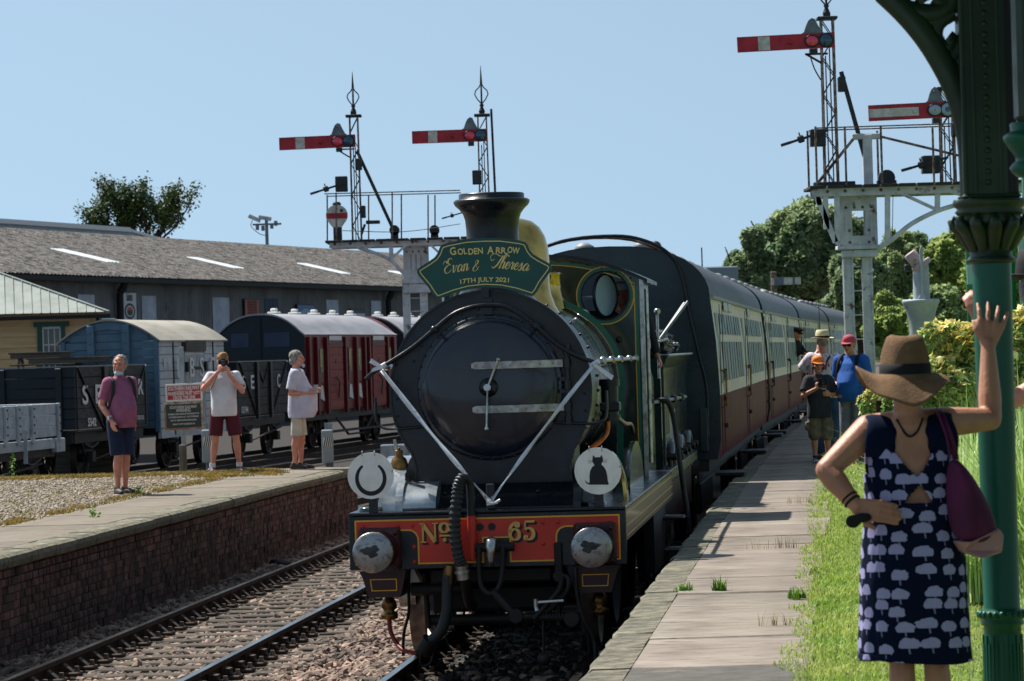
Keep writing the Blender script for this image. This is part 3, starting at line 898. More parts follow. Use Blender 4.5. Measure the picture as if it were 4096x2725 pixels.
def paint(word,x0,z0,h,y,m,parent,dx=0,dz=0):
    b = MB(); x = x0
    for ch in word:
        st,adv = GL[ch]
        for s_ in st:
            L_ = stroke_glyph([s_],x+dx,z0+dz,h)[0]; n = len(L_) // 2
            b.add([(u,y,v) for u,v in L_],[(i,i+1,2*n - 2 - i,2*n - 1 - i) for i in range(n - 1)])
        x += adv*h
    for i,f in enumerate(b.f): pass
    me = b.mesh('lettering')
    bm = bmesh.new(); bm.from_mesh(me)
    for f in bm.faces:
        f.normal_update()
        if f.normal.y > 0: f.normal_flip()
    bm.to_mesh(me); bm.free(); me.materials.append(MATS[m])
    return link('lettering',me,parent,kind='stuff')
for (w_,x_) in (('No',-.535),('65',.17)):
    h_ = .158
    for k in range(5): paint(w_,x_,1.01,h_,-.0068 - k*.0001,'print_black',beam,.004*(k+1),-.0035*(k+1))
    paint(w_,x_,1.01,h_,-.0085,'gilt',beam)
for s_,zc in ((-1,.965),(1,.962)):
    bu = MB(); X = s_*.865
    bu.bbox(X - .17,X+.17,-.045,-.004,.80,1.14,.02)
    bo = bu.build('buffer_base','buffer_maroon',loco)
    rivets('rivet',[(X+a*.13,-.046,.965+c*.13) for a in (-1,1) for c in (-1,1)],.02,'buffer_maroon',bo)
    hb = MB().lathe([(.155,0),(.13,.05),(.105,.09),(.1,.26),(.112,.265),(.112,.29),(.07,.291)],(X,-.045,zc),(0,-1,0),24).build('buffer_housing','buffer_maroon',loco)
    MB().cyl((X,-.33,zc),(X,-.43,zc),.06,n=20).build('buffer_ram','steel',hb)
    dd = MB().lathe([(.05,-.05),(.155,-.02),(.163,-.01),(.163,.004),(.155,.014),(.11,.024),(.05,.03),(.001,.031)],(X,-.43,zc),(0,-1,0),40).build('buffer_head','buffer_steel',loco)
    gp = []
    for i in range(26):
        a = 2*PI*i/26; r_ = .052*(1+.22*math.sin(3*a+s_)+.14*math.sin(7*a)); gp.append((X - .015+r_*math.cos(a)*1.35,zc+.012+r_*math.sin(a)*.85))
    g_ = MB(); g_.add([(u,-.4605+.0 ,v) for u,v in gp]+[(X - .015,-.466,zc+.012)],[(i,(i+1) % 26,26) for i in range(26)]); g_.needfix = True
    g_.build('grease_patch','grease',dd)
fp = MB(); fp.bbox(-BW,BW,-.005,7.75,1.237,1.262,.006); fp.build('running_plate','loco_black',loco)
for s_ in (-1,1):
    v_ = MB().box(s_*BW - .02 if s_ > 0 else s_*BW,s_*BW if s_ > 0 else s_*BW+.02,.052,7.74,.985,1.236).build('valance','valance_maroon',loco)
    for zz in (1.02,1.10,1.2):
        MB().box(s_*(BW+.0015) - .001,s_*(BW+.0015)+.001,.09,7.7,zz,zz+.007).build('lining','line_yellow',v_)
    MB().box(s_*(BW - .13) - .05,s_*(BW - .13)+.05,5.5,7.7,.35,.98).build('frame_plate','under_black',loco)
for s_ in (-1,1):
    MB().prism([(.05,.82),(1.0,.5),(2.6,.45),(7.6,.45),(7.6,1.23),(.05,1.23)],s_*.6 - .015,s_*.6+.015,'yz').build('main_frame','under_black',loco)
MB().bbox(-.6,.6,.9,1.3,.45,.8,.02).bbox(-.6,.6,2.6,3.4,.6,1.1,.02).build('motion_plate','under_black',loco)
sp = MB()
sp.prism([(.12,1.262),(.20,1.275),(.33,1.30),(.45,1.36),(.52,1.45),(.54,1.262)],-.72,.72,'yz',True)
sp.build('saddle_apron','loco_black',loco)
for s_ in (-1,1):
    prof = [(.10,1.262)]+[(.10+.36*(1 - math.cos(math.radians(a))),1.262+.24*math.sin(math.radians(a))) for a in range(10,91,10)]+[(.62,1.502),(.62,1.262)]
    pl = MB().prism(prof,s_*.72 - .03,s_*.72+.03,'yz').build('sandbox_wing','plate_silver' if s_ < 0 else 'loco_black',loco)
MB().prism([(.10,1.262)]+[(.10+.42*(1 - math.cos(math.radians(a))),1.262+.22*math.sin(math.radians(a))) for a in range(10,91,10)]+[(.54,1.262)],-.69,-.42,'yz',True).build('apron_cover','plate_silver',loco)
ZC,RS = 2.2,.83
fy = .62
def sbox_outline(r,foot=.655,zf=1.262):
    pts = arc(0,ZC,r,-38,218,56)
    x1,z1 = pts[0]
    right = [(x1 - .055,z1 - .13),(foot+.01,z1 - .27),(foot,z1 - .36),(foot,zf)]
    left = [(-a,c) for a,c in reversed(right)]
    return [(a,c) for a,c in reversed(right)]+pts+left[::-1][::-1] if False else list(reversed(right))+pts+list(reversed([(-a,c) for a,c in reversed(right)]))[::-1]
ol = sbox_outline(RS)
right = [(.655,1.262),(.655,1.33),(.657,1.42),(.645,1.5),(.632,1.58)]
ol = right+arc(0,ZC,RS,-36,216,60)+[(-a,c) for a,c in reversed(right)]
fr = MB().prism(ol,fy,fy+.06,'xz').build('smokebox_front','smoke_black',loco)
rim = MB(); o2 = [(u*.985,ZC+(v - ZC)*.985) if v > 1.4 else (u*.985,v) for u,v in ol]
rim.ribbon([(u*1.006,ZC+(v - ZC)*1.006) for u,v in ol],o2,fy - .02,fy+.07,closed=False)
rim.build('smokebox_rim','loco_black',fr)
dz,dr = 2.235,.555
door = MB().lathe([(.60,.0),(.60,.012),(.575,.02),(.562,.02),(.556,.03),(.5,.058),(.4,.082),(.25,.1),(.1,.11),(.001,.112)],(0,fy,dz),(0,-1,0),72).build('smokebox_door','door_black',loco)
rivets('rivet',[(.595*math.cos(a),fy - .014,dz+.595*math.sin(a)) for a in [2*PI*i/40 for i in range(40)]],.011,'smoke_black',door)
rivets('rivet',[(s_*(.77+.0*z),fy - .001,z) for s_ in (-1,1) for z in (1.75,1.88,2.02,2.16,2.3,2.44)]+[(.68*math.cos(a) ,fy - .001,ZC+.68*math.sin(a)) for a in [math.radians(t) for t in range(25,160,12)]],.012,'smoke_black',fr)
bz = MB().lathe([(.078,0),(.078,.02),(.05,.03),(.04,.06),(.028,.065),(.028,.09),(.001,.092)],(-.005,fy - .105,dz),(0,-1,0),24).build('door_boss','loco_black',door)
def lever(p,q,w0,w1,m='steel'):
    return MB().tube([p,Vector(p).lerp(Vector(q),.5),q],[w0,(w0+w1)/2,w1],10,flat=.6).sph(p,w0*1.25,8,6).sph(q,w1*1.1,8,6)
lever((-.005,fy - .19,dz - .0),(.09,fy - .21,dz+.225),.014,.017).build('door_handle','steel',door)
lever((-.005,fy - .205,dz),(-.02,fy - .225,dz - .335),.014,.018).build('door_handle','steel',door)
MB().cyl((-.005,fy - .18,dz),(-.005,fy - .232,dz),.03,n=16).build('handle_nut','steel',door)
for zz in (2.414,2.055):
    pl = rr_poly(-.14,.62,zz - .032,zz+.032,.03,4,(0,1,1,0))
    o_ = MB().ribbon
    pts = []
    b = MB(); n_ = 24
    for i in range(n_+1):
        x = -.14+.74*i/n_; r_ = min(.56,math.hypot(x,zz - dz)); ys = fy - .118*max(0,1 - (r_/.565) ** 2) ** .7 - .022 if i < n_ else fy - .02
        hw = .033 if i > 0 else .02
        pts.append((x,ys,hw))
    vs = []
    for x,ys,hw in pts: vs += [(x,ys,zz - hw),(x,ys - .014,zz - hw*.9),(x,ys - .014,zz+hw*.9),(x,ys,zz+hw)]
    b.add(vs,[(4*i+k,4*i+(k+1) % 4,4*i+4+(k+1) % 4,4*i+4+k) for i in range(n_) for k in range(4)]+[(3,2,1,0),(4*n_,4*n_+1,4*n_+2,4*n_+3)]); b.needfix = True
    st = b.build('hinge_strap','strap_steel',door)
    rivets('rivet',[(x,fy - .118*max(0,1 - (math.hypot(x,zz - dz)/.565) ** 2) ** .7 - .036,zz) for x in (-.1,.06,.18,.3,.42,.52)],.009,'strap_steel',st)
hp = MB().cyl((.635,fy - .03,1.93),(.635,fy - .03,2.56),.02,n=12)
for zz in (1.95,2.055,2.24,2.414,2.53): hp.cyl((.635,fy - .03,zz - .035),(.635,fy - .03,zz+.035),.031,n=12)
for zz in (2.2,2.3): hp.box(.57,.635,fy - .035,fy,zz - .03,zz)
hp.build('hinge_pin','loco_black',door)
MB().box(-.035,.035,fy - .03,fy,2.83,3.02).build('lamp_iron','loco_black',loco)
hr = spline([(-1.02,fy - .05,2.33),(-.93,fy - .08,2.4),(-.8,fy - .1,2.47),(-.62,fy - .1,2.58),(-.44,fy - .1,2.72),(-.28,fy - .1,2.84),(-.12,fy - .1,2.895),(0.02,fy - .1,2.905),(.16,fy - .1,2.885),(.3,fy - .1,2.8),(.42,fy - .1,2.7),(.56,fy - .1,2.57),(.72,fy - .1,2.47),(.84,fy - .06,2.425),(.9,.8,2.42)],5)
h_ = MB().tube(hr,.018,10).build('handrail','loco_black',loco)
for x,z in ((-.44,2.72),(.40,2.72)): MB().sph((x,fy - .1,z),.032,12,8).cyl((x,fy - .1,z),(x,fy,z),.014,n=8).build('handrail_knob','loco_black',h_)
for s_ in (-1,1):
    side = MB().cyl((s_*.9,.78,2.425),(s_*.9,5.9,2.425),.018,n=10).build('side_handrail','steel',loco)
    for yy in (1.0,2.1,3.3,4.6,5.6): MB().sph((s_*.9,yy,2.425),.034,10,7).cyl((s_*.9,yy,2.425),(s_*.78,yy,2.40),.014,n=8).build('handrail_knob','steel',side)
    MB().tube(spline([(s_*.52,fy - .02,1.93),(s_*.8,fy - .02,1.915),(s_*.9,fy - .02,1.93),(s_*.945,fy - .02,1.99),(s_*.95,fy - .02,2.18)],4),.034,8,flat=.35).build('lamp_bracket','smoke_black',loco)
    rivets('rivet',[(s_*.34,fy - .0,1.4),(s_*.38,.42,1.38)],.02,'loco_black',loco)
def barrel(r,y0,y1,n=56,a0=-60,a1=240,m='loco_black',name='smokebox_barrel',parent=None,bevel=0):
    b = MB(); P = arc(0,ZC,r,a0,a1,n); vs = []
    for y in (y0,y1): vs += [(u,y,v) for u,v in P]
    k = n+1
    b.add(vs,[(i,i+1,k+i+1,k+i) for i in range(n)],True)
    return b.build(name,m,parent or loco)
barrel(.80,fy+.05,1.75,m='smoke_black')
for s_ in (-1,1):
    MB().box(s_*.60 - .04,s_*.60+.04,fy+.06,1.6,1.262,1.75).build('smokebox_side','smoke_black',loco)
barrel(.76,1.75,5.35,m='loco_green',name='boiler')
for y_,w_ in ((1.78,.06),(2.75,.05),(3.75,.05),(4.7,.05),(5.28,.05)):
    barrel(.765,y_,y_+w_,m='loco_black',name='boiler_band')
    barrel(.767,y_ - .012,y_ - .004,m='line_yellow',name='boiler_lining')
barrel(.772,5.0,5.14,m='loco_trim',name='boiler_lining')
rivets('rivet',[((RS - .02)*math.cos(a),y_,ZC+(RS - .025)*math.sin(a)) for y_ in (.78,1.66) for a in [math.radians(t) for t in range(-20,110,9)]],.014,'smoke_black',loco)
MB().lathe([(.74,0),(.74,.02),(.1,.02)],(0,5.34,ZC),(0,1,0),48).build('firebox_front','loco_green',loco)
MB().prism(right and ([(.74,1.262)]+arc(0,ZC,.78,-14,194,44)+[(-.74,1.262)]),4.75,6.0,'xz',True).build('firebox','loco_green',loco)
fb = [(.755,1.262)]+arc(0,ZC,.795,-12,100,26)
b = MB(); vs = [(u,4.74,v) for u,v in fb]+[(u,4.82,v) for u,v in fb]; k = len(fb)
b.add(vs,[(i,i+1,k+i+1,k+i) for i in range(k - 1)],True); b.build('firebox_band','loco_trim',loco)
linework('yellow_lining',[(u*1.004,v) for u,v in fb],4.735,.02,'line_yellow',loco,closed=False)
linework('green_lining',[(u*1.03 - .0,v+.02) for u,v in fb],4.733,.055,'loco_trim',loco,closed=False)
CY = 1.15
MB().lathe([(.36,-.04),(.30,.02),(.255,.09),(.232,.18),(.222,.3),(.218,.42),(.219,.55),(.226,.64),(.242,.69),(.272,.73),(.305,.76),(.318,.785),(.318,.80),(.30,.812),(.274,.815),(.274,.852),(.266,.86),(.20,.858),(.195,.82),(.19,.3)],
            (0.0,CY,2.985),(0,0,1),56,caps=False).build('chimney','loco_black',loco)
MB().lathe([(.47,-.22),(.42,-.1),(.36,0),(.325,.1),(.312,.2),(.312,.42),(.305,.52),(.28,.62),(.235,.70),(.17,.755),(.08,.782),(.001,.786)],(.0,3.0,2.92),(0,0,1),56,caps=False).build('dome','brass',loco)
MB().lathe([(.17,-.06),(.15,0),(.12,.05),(.105,.12),(.10,.26),(.11,.27),(.10,.285),(.04,.285)],(.16,4.8,2.97),(0,0,1),32,caps=False,sq=(1,1.2)).build('safety_valve_cover','brass',loco)
MB().sph((.43,5.3,2.84),.07,16,10).cyl((.43,5.3,2.84),(.62,5.9,2.62),.022,n=8).build('injector_clack','steel',loco)
MB().lathe([(.02,-.12),(.03,-.1),(.03,-.06),(.05,-.045),(.072,.01),(.075,.05),(.06,.1),(.03,.125),(.034,.15),(.034,.17),(.015,.172)],(-.77,.60,1.57),(0,0,1),20).cyl((-.77,.6,1.47),(-.66,.6,1.47),.02,n=8).build('lubricator','old_brass',loco)
MB().cyl((-.79,.6,1.74),(-.8,.6,1.83),.015,n=8).build('oil_pipe','steel',loco)
for s_ in (-1,1):
    pf = [(.25+.0,1.262)]+[(1.0+.75*math.cos(math.radians(a)),1.262+(.42 if s_ < 0 else .30)*math.sin(math.radians(a))) for a in range(180,-1,-12)]
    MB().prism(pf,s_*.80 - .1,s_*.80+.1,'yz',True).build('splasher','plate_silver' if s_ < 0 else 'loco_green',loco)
    pf = [(3.6+1.05*math.cos(math.radians(a)),1.262+.42*math.sin(math.radians(a))) for a in range(180,-1,-10)]
    sp_ = MB().prism(pf,s_*.98 - .02,s_*.98+.02,'yz',True).build('splasher','loco_green',loco)
MB().ribbon([(.88+.18*math.cos(math.radians(a)),1.262+.42*math.sin(math.radians(a))) for a in range(0,181,12)],[(.88+.15*math.cos(math.radians(a)),1.262+.38*math.sin(math.radians(a))) for a in range(0,181,12)],1.15,1.35,closed=False).build('splasher_rim','brass',loco)
b = MB().cyl((.86,2.3,1.9),(.86,2.3,2.25),.075,n=20).cyl((.86,2.3,2.2),(.86,2.3,2.26),.09,n=20).cyl((.86,2.3,1.9),(.86,2.3,1.95),.09,n=20).bbox(.78,.95,2.2,2.4,1.98,2.06)
b.build('feed_pump','loco_black',loco)
MB().tube(spline([(.84,2.25,1.9),(.83,2.22,1.8),(.77,2.1,1.72),(.69,2.0,1.66),(.66,1.95,1.56)],6),.024,10).build('copper_pipe','copper',loco)
MB().tube(spline([(.84,2.5,2.0),(.9,3.5,1.85),(.86,5.2,1.8),(.84,5.9,1.7)],5),.02,8).build('steam_pipe','old_brass',loco)
for s_ in (-1,1):
    t_ = MB().prism([(s_*.67,.80),(s_*1.05,.80),(s_*1.02,.72),(s_*.98,.575),(s_*.72,.575)],.06,.42,'xz').build('sand_pot','buffer_maroon' if s_ > 0 else 'sand_pot',loco) if False else MB().prism([(s_*.67,.79),(s_*1.05,.79),(s_*1.02,.72),(s_*.98,.575),(s_*.72,.575)],.06,.42,'xz').build('step_box','buffer_maroon',loco)
    linework('lining',[(s_*.75,.63),(s_*.95,.63),(s_*.96,.72),(s_*.75,.72)],.055,.008,'line_yellow',t_)
    MB().lathe([(.03,0),(.06,-.05),(.065,-.09),(.04,-.12),(.07,-.14),(.07,-.18),(.04,-.19)],(s_*.86,.4,.56),(0,0,1),16).build('sand_valve','old_brass',loco)
    gi = [(s_*.68,.35,.8),(s_*.69,.35,.62),(s_*.70,.38,.42),(s_*.75,.42,.25),(s_*.76,.42,.07)]
    MB().tube(spline(gi,4),.036,8,flat=.35).build('guard_iron','under_black',loco)
    for yy,R_ in ((1.5,.46),(3.6,.78),(5.9,.78)):
        w = MB().lathe([(R_+.03,-.07),(R_+.025,-.04),(R_+.0,-.035),(R_ - .003,.065),(R_ - .06,.065),(R_ - .06,-.065)],(s_*.72,yy,R_+.003),(s_,0,0),48,caps=False).build('wheel','wheel_tread' if yy < 2 else 'wheel_iron',loco)
        sp_ = MB()
        for k in range(10):
            a = 2*PI*k/10; sp_.bar((s_*.72,yy,R_),(s_*.72,yy+(R_ - .05)*math.cos(a),R_+(R_ - .05)*math.sin(a)),.05,.035,up=(1,0,0))
        sp_.cyl((s_*.62,yy,R_),(s_*.82,yy,R_),.11,n=20)
        sp_.build('spoke','under_black',w,kind='stuff')
    MB().tube([(s_*.55,.25,.76),(s_*.55,.3,.7),(s_*.53,.3,.3)],.022,8).build('brake_rod','under_black',loco)
MB().tube(spline([(-.86,.38,.38),(-.85,.36,.28),(-.8,.3,.19),(-.72,.2,.13),(-.6,.15,.11)],6),.018,8).build('sand_hose','red_hose',loco)
MB().cyl((-.62,.15,.11),(-.5,.15,.11),.03,n=10).build('hose_coupling','chair_iron',loco)
for yy in (1.5,3.6,5.9): MB().cyl((-.7,yy,.46 if yy < 2 else .78),(.7,yy,.46 if yy < 2 else .78),.08,n=14).build('axle','under_black',loco)
MB().cyl((-.86,1.1,.52),(-.72,1.1,.52),.1,n=20).build('axlebox_cover','steel',loco)
MB().cyl((-.66,.3,.62),(-.2,.3,.62),.055,n=14).cyl((-.55,.35,.36),(.6,.35,.36),.045,n=12).build('brake_shaft','under_black',loco)
MB().bbox(-.55,.55,.6,1.6,.40,.62,.03).build('cylinder_block','under_black',loco)
MB().bbox(-.5,.5,.2,.5,.66,.79,.02).build('drag_box','under_black',loco)
MB().cyl((-.115,-.06,.87),(-.115,-.06,1.22),.036,n=14).build('vacuum_standpipe','beam_red',loco)
hs = spline([(-.115,-.065,1.22),(-.115,-.07,1.42),(-.125,-.09,1.5),(-.165,-.13,1.525),(-.2,-.15,1.47),(-.215,-.165,1.36),(-.235,-.18,1.2),(-.235,-.18,1.05),(-.215,-.18,.9),(-.19,-.17,.83)],14)
k0 = 14*3
rad = []
for i in range(len(hs)):
    if i < k0: rad.append(.034)
    else: rad.append(.05 if (i // 2) % 2 == 0 else .041)
MB().tube(hs,rad,16).build('vacuum_hose','hose_rubber',loco)
MB().cyl((-.19,-.17,.83),(-.18,-.16,.72),.055,n=16).cyl((-.19,-.17,.79),(-.188,-.17,.77),.066,n=16).build('hose_clamp','steel',loco)
MB().tube(spline([(-.18,-.14,.74),(-.17,-.05,.62),(-.17,.1,.52),(-.17,.3,.48)],4),.045,12).build('train_pipe','under_black',loco)
st_ = MB().tube(spline([(-.3,-.06,.80),(-.315,-.08,.74),(-.325,-.09,.62),(-.33,-.1,.47),(-.37,-.1,.33),(-.45,-.09,.24),(-.5,-.07,.2)],6),[.04]*6+[.047]*31,12).build('steam_heat_hose','hose_rubber',loco)
MB().cyl((-.3,-.06,.82),(-.318,-.08,.68),.052,n=14).build('hose_union','old_brass',st_)
MB().cyl((-.47,-.09,.24),(-.53,-.06,.15),.07,n=14).tube(spline([(-.53,-.06,.2),(-.56,-.06,.1),(-.55,-.04,.03),(-.48,-.06,.05),(-.45,-.06,.16)],4),.012,6).build('hose_end','under_black',st_)
hk = MB().bbox(-.06,.20,-.09,-.005,.93,1.0,.015).cyl((-.09,-.07,.965),(.22,-.07,.965),.035,n=14)
hk.build('coupling_bracket','under_black',loco)
MB().tube(spline([(.05,-.02,.96),(.05,-.12,1.02),(.05,-.2,1.02),(.05,-.235,.93),(.05,-.2,.84),(.05,-.13,.82)],5),[.04]*14+[.034,.032,.03,.028,.026,.024,.022,.02,.018,.014,.012,.01],10,flat=.7).build('drawhook','steel',loco)
lk = MB()
lk.tube(spline([(-.055,-.1,.97),(-.06,-.13,.8),(-.04,-.16,.66),(.03,-.18,.60),(.09,-.18,.64),(.12,-.17,.72),(.13,-.13,.85),(.13,-.1,.97)],5),.021,10)
lk.build('coupling_link','under_black',loco)
sc = MB().tube(spline([(.05,-.2,.62),(.12,-.22,.55),(.2,-.24,.46),(.26,-.25,.43)],4),.028,10).cyl((.24,-.31,.43),(.24,-.2,.43),.055,n=14)
sc.cyl((.24,-.26,.42),(.68,-.26,.40),.024,n=12).cyl((.68,-.31,.395),(.68,-.2,.395),.058,n=14)
for i in range(14): sc.cyl((.3+i*.025,-.26,.418),(.312+i*.025,-.26,.417),.03,n=10)
sc.build('coupling_screw','under_black',loco)
MB().tube(spline([(.68,-.24,.40),(.82,-.2,.5),(.93,-.15,.62),(.95,-.1,.72),(.9,-.06,.74)],5),.021,10).tube(spline([(.68,-.3,.42),(.78,-.26,.53),(.88,-.2,.64),(.9,-.08,.73)],5),.02,10).build('coupling_shackle','under_black',loco,loc=(-.30,0,-.02))
MB().bbox(.535,.60,-.03,-.008,.68,.99,.012).cyl((.567,-.05,.72),(.567,-.01,.72),.045,n=12).build('coupling_hanger','under_black',loco)
MB().cyl((.41,-.28,.46),(.40,-.26,.50),.02,n=8).cyl((.40,-.27,.53),(.62,-.27,.54),.014,n=8).cyl((.4,-.27,.5),(.4,-.27,.56),.02,n=8).build('tommy_bar','steel',loco)
MB().cyl((.45,-.26,.42),(.45,-.26,.12),.01,n=8).sph((.45,-.26,.08),.055,14,9).build('coupling_weight','under_black',loco)
MB().tube(spline([(-.33,-.03,.8),(-.33,-.03,.5),(-.36,-.05,.3),(-.3,-.06,.12)],4),.006,5).build('safety_chain','under_black',loco)
MB().tube(spline([(.7,-.02,.78),(.71,-.02,.55),(.76,-.02,.35),(.83,0,.2),(.84,0,-.02)],5),.016,8).build('sand_pipe','hose_rubber',loco)
for s_,x in ((-1,-.91),(1,.905)):
    MB().box(x - .037,x+.037,-.002,.02,1.262,1.55).build('lamp_iron','loco_black',loco)
    MB().lathe([(.1,0),(.1,.025),(.085,.035),(.001,.035)],(x - .06,.25,1.262),(0,0,1),24).build('axle_cap','loco_green',loco)
MB().bbox(.0,.07,.0,.02,1.262,1.47,.01).build('lamp_iron','loco_black',loco)
# ------------------------------------------------------------------ cab
cf = 6.0; CW = .955
def cab_top(x): return 3.46 - .235*(x/CW) ** 2
co = [(-CW,1.262),(CW,1.262)]+[(x,cab_top(x) - .04) for x in [CW - i*CW*2/16 for i in range(17)]]
bm = bmesh.new()
outer = [bm.verts.new((u,cf,v)) for u,v in co]
edges = [bm.edges.new((outer[i],outer[(i+1) % len(outer)])) for i in range(len(outer))]
PR = .235
for s_ in (-1,1):
    rg = [bm.verts.new((s_*.6+PR*math.cos(2*PI*i/32),cf,3.045+PR*math.sin(2*PI*i/32))) for i in range(32)]
    edges += [bm.edges.new((rg[i],rg[(i+1) % 32])) for i in range(32)]
bmesh.ops.triangle_fill(bm,use_beauty=True,edges=edges)
for f in bm.faces:
    f.normal_update()
    if f.normal.y > 0: f.normal_flip()
me = bpy.data.meshes.new('cab_front'); bm.to_mesh(me); bm.free(); me.materials.append(MATS['loco_green'])
cabf = link('cab_front',me,loco)
sd = cabf.modifiers.new('thickness','SOLIDIFY'); sd.thickness = .02; sd.offset = -1
for s_ in (-1,1):
    c_ = (s_*.6,3.045)
    for r_,w_,m_ in ((.258,.03,'loco_trim'),(.28,.011,'line_yellow'),(.238,.012,'coach_maroon')):
        linework('lining',arc(c_[0],c_[1],r_,0,351,39),cf - .004 - r_*.004,w_,m_,cabf)
    MB().lathe([(.242,0),(.242,-.02),(.228,-.02),(.228,0)],(c_[0],cf,c_[1]),(0,1,0),40,caps=False).build('window_ring','loco_black',loco)
    wv = MB()
    wv.M = Matrix.Translation((c_[0],cf,c_[1])) @ Matrix.Rotation(math.radians(62),4,'Z')
    wv.lathe([(.218,-.012),(.218,.012),(.198,.012),(.198,-.012),(.218,-.012)],(0,0,0),(0,1,0),36,caps=False)
    w_ = wv.build('spectacle_frame','loco_black',loco)
    gl = MB(); gl.M = wv.M; gl.lathe([(.2,-.003),(.2,.003)],(0,0,0),(0,1,0),32,smooth=False); gl.build('spectacle_glass','lens_pale',w_)
x0 = CW - .05
for w_,m_,o_ in ((.03,'loco_trim',0),(.009,'line_yellow',.021)):
    linework('lining',[(x0 - o_,cab_top(x0) - .09 - o_),(x0 - o_,1.34+o_),(.78,1.34+o_)],cf - .005,w_,m_,cabf,closed=False)
    linework('lining',[(-x0+o_,cab_top(x0) - .09 - o_),(-x0+o_,1.34+o_),(-.78,1.34+o_)],cf - .005,w_,m_,cabf,closed=False)
    linework('lining',[(x,cab_top(x) - .08 - o_) for x in [-x0+i*x0*2/20 for i in range(21)]],cf - .005,w_,m_,cabf,closed=False)
rivets('rivet',[(x,cf,cab_top(x) - .065) for x in [-.85+i*.142 for i in range(13)]],.011,'loco_black',cabf)
rivets('rivet',[(.42,cf - .01,2.62),(.72,cf - .01,2.61)],.035,'loco_black',cabf)
rf = MB(); n_ = 24; vs = []
for y_ in (cf - .12,7.7):
    for i in range(n_+1):
        x = -1.02+2.04*i/n_; vs.append((x,y_,cab_top(x)))
    for i in range(n_+1):
        x = -1.02+2.04*i/n_; vs.append((x,y_,cab_top(x) - .035))
k = n_+1
rf.add(vs,[(i,i+1,2*k+i+1,2*k+i) for i in range(n_)]+[(k+i+1,k+i,3*k+i,3*k+i+1) for i in range(n_)]+[(i+1,i,k+i,k+i+1) for i in range(n_)]+[(2*k+i,2*k+i+1,3*k+i+1,3*k+i) for i in range(n_)]+[(0,2*k,3*k,k),(n_,k+n_,3*k+n_,2*k+n_)])
rf.needfix = True
rf.build('cab_roof','loco_black',loco)
for s_ in (-1,1):
    prof = [(cf,1.262),(7.5,1.262),(7.5,2.2),(7.0,2.3),(6.85,2.45),(6.8,2.9),(6.9,3.1),(7.1,3.2),(cf,3.2)]
    MB().prism(prof,s_*CW - .012,s_*CW+.012,'yz').build('cab_side','loco_green',loco)
    MB().cyl((s_*(CW+.04),cf+.1,1.4),(s_*(CW+.04),cf+.1,3.1),.02,n=12).build('cab_handrail','steel',loco)
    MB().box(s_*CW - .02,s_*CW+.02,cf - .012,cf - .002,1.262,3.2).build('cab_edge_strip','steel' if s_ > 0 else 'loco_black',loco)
MB().bbox(-.9,.9,7.4,7.6,1.27,1.6).bbox(-.74,.74,6.05,6.6,1.27,2.9,.08).build('backhead','under_black',loco)
pl = MB(); pl.M = Matrix.Translation((CW+.014,6.45,1.85)) @ Matrix.Rotation(PI/2,4,'Z')
pl.lathe([(.17,0),(.17,.012),(.001,.016)],(0,0,0),(0,-1,0),32,sq=(1,.62)); pl.build('works_plate','brass',loco)
for s_ in (-1,1):
    for zz in (.45,.78):
        MB().bbox(s_*1.12 - .13,s_*1.12+.13,7.2,7.6,zz,zz+.025).build('step','under_black',loco)
# ------------------------------------------------------------------ tender
tend = empty('tender',loco.matrix_basis @ Vector((0,0,0)),-AL,label='dark green coal tender with brass topped flare coupled behind the locomotive cab',cat='tender')
tend.location = (-.245,26.9,0)
MB().bbox(-1.09,1.09,8.0,14.75,1.14,1.25,.006).build('tender_frame','loco_black',tend)
MB().prism([(-.98,1.25),(.98,1.25),(.98,2.2),(1.0,2.3),(1.06,2.42),(1.06,2.44),(-1.06,2.44),(-1.06,2.42),(-1.0,2.3),(-.98,2.2)],8.6,14.6,'xz').build('tank','loco_green',tend)
for s_ in (-1,1):
    MB().bbox(s_*1.0 - .01,s_*1.0+.01,8.0,14.75,.62,1.14,.003).build('outside_frame','valance_maroon',tend)
    MB().cyl((s_*1.02,8.25,1.3),(s_*1.02,8.25,2.35),.016,n=10).build('tender_handrail','loco_black',tend)
    for yy in (9.4,11.4,13.4):
        sp_ = MB()
        sp_.tube(spline([(s_*1.04,yy - .42,1.33),(s_*1.04,yy,1.5),(s_*1.04,yy+.42,1.33)],5),.045,8)
        for q in (-.42,.42): sp_.cyl((s_*1.04,yy+q,1.1),(s_*1.04,yy+q,1.4),.028,n=8); sp_.cyl((s_*1.0 - .05,yy+q,1.36),(s_*1.0+.14,yy+q,1.36),.04,n=10)
        sp_.build('leaf_spring','loco_black',tend)
        MB().lathe([(.6,-.06),(.57,-.05),(.57,.06),(.5,.06),(.5,-.06)],(s_*.72,yy,.573),(s_,0,0),40).build('tender_wheel','wheel_iron',tend)
    rivets('rivet',[(s_*1.05,8.2+i*.42,1.252) for i in range(16)],.018,'loco_black',tend,(0,0,1))
    for k in range(2):
        MB().bbox(s_*1.12 - .14,s_*1.12+.14,8.05,8.4,.42+k*.33,.445+k*.33).build('step','loco_black',tend)
MB().tube(spline([(-.95,8.6,2.44),(-.6,8.6,2.46),(.6,8.6,2.46),(1.08,8.6,2.44)],3),.012,6).cyl((1.07,8.6,2.44),(1.07,14.5,2.44),.014,n=8).build('flare_beading','steel',tend)
MB().cyl((.78,8.5,2.2),(.78,8.5,2.95),.016,n=8).sph((.78,8.5,2.97),.03,10,7).cyl((.98,8.35,2.2),(.98,8.35,2.88),.016,n=8).sph((.98,8.35,2.9),.035,10,7).build('handbrake_column','steel',tend)
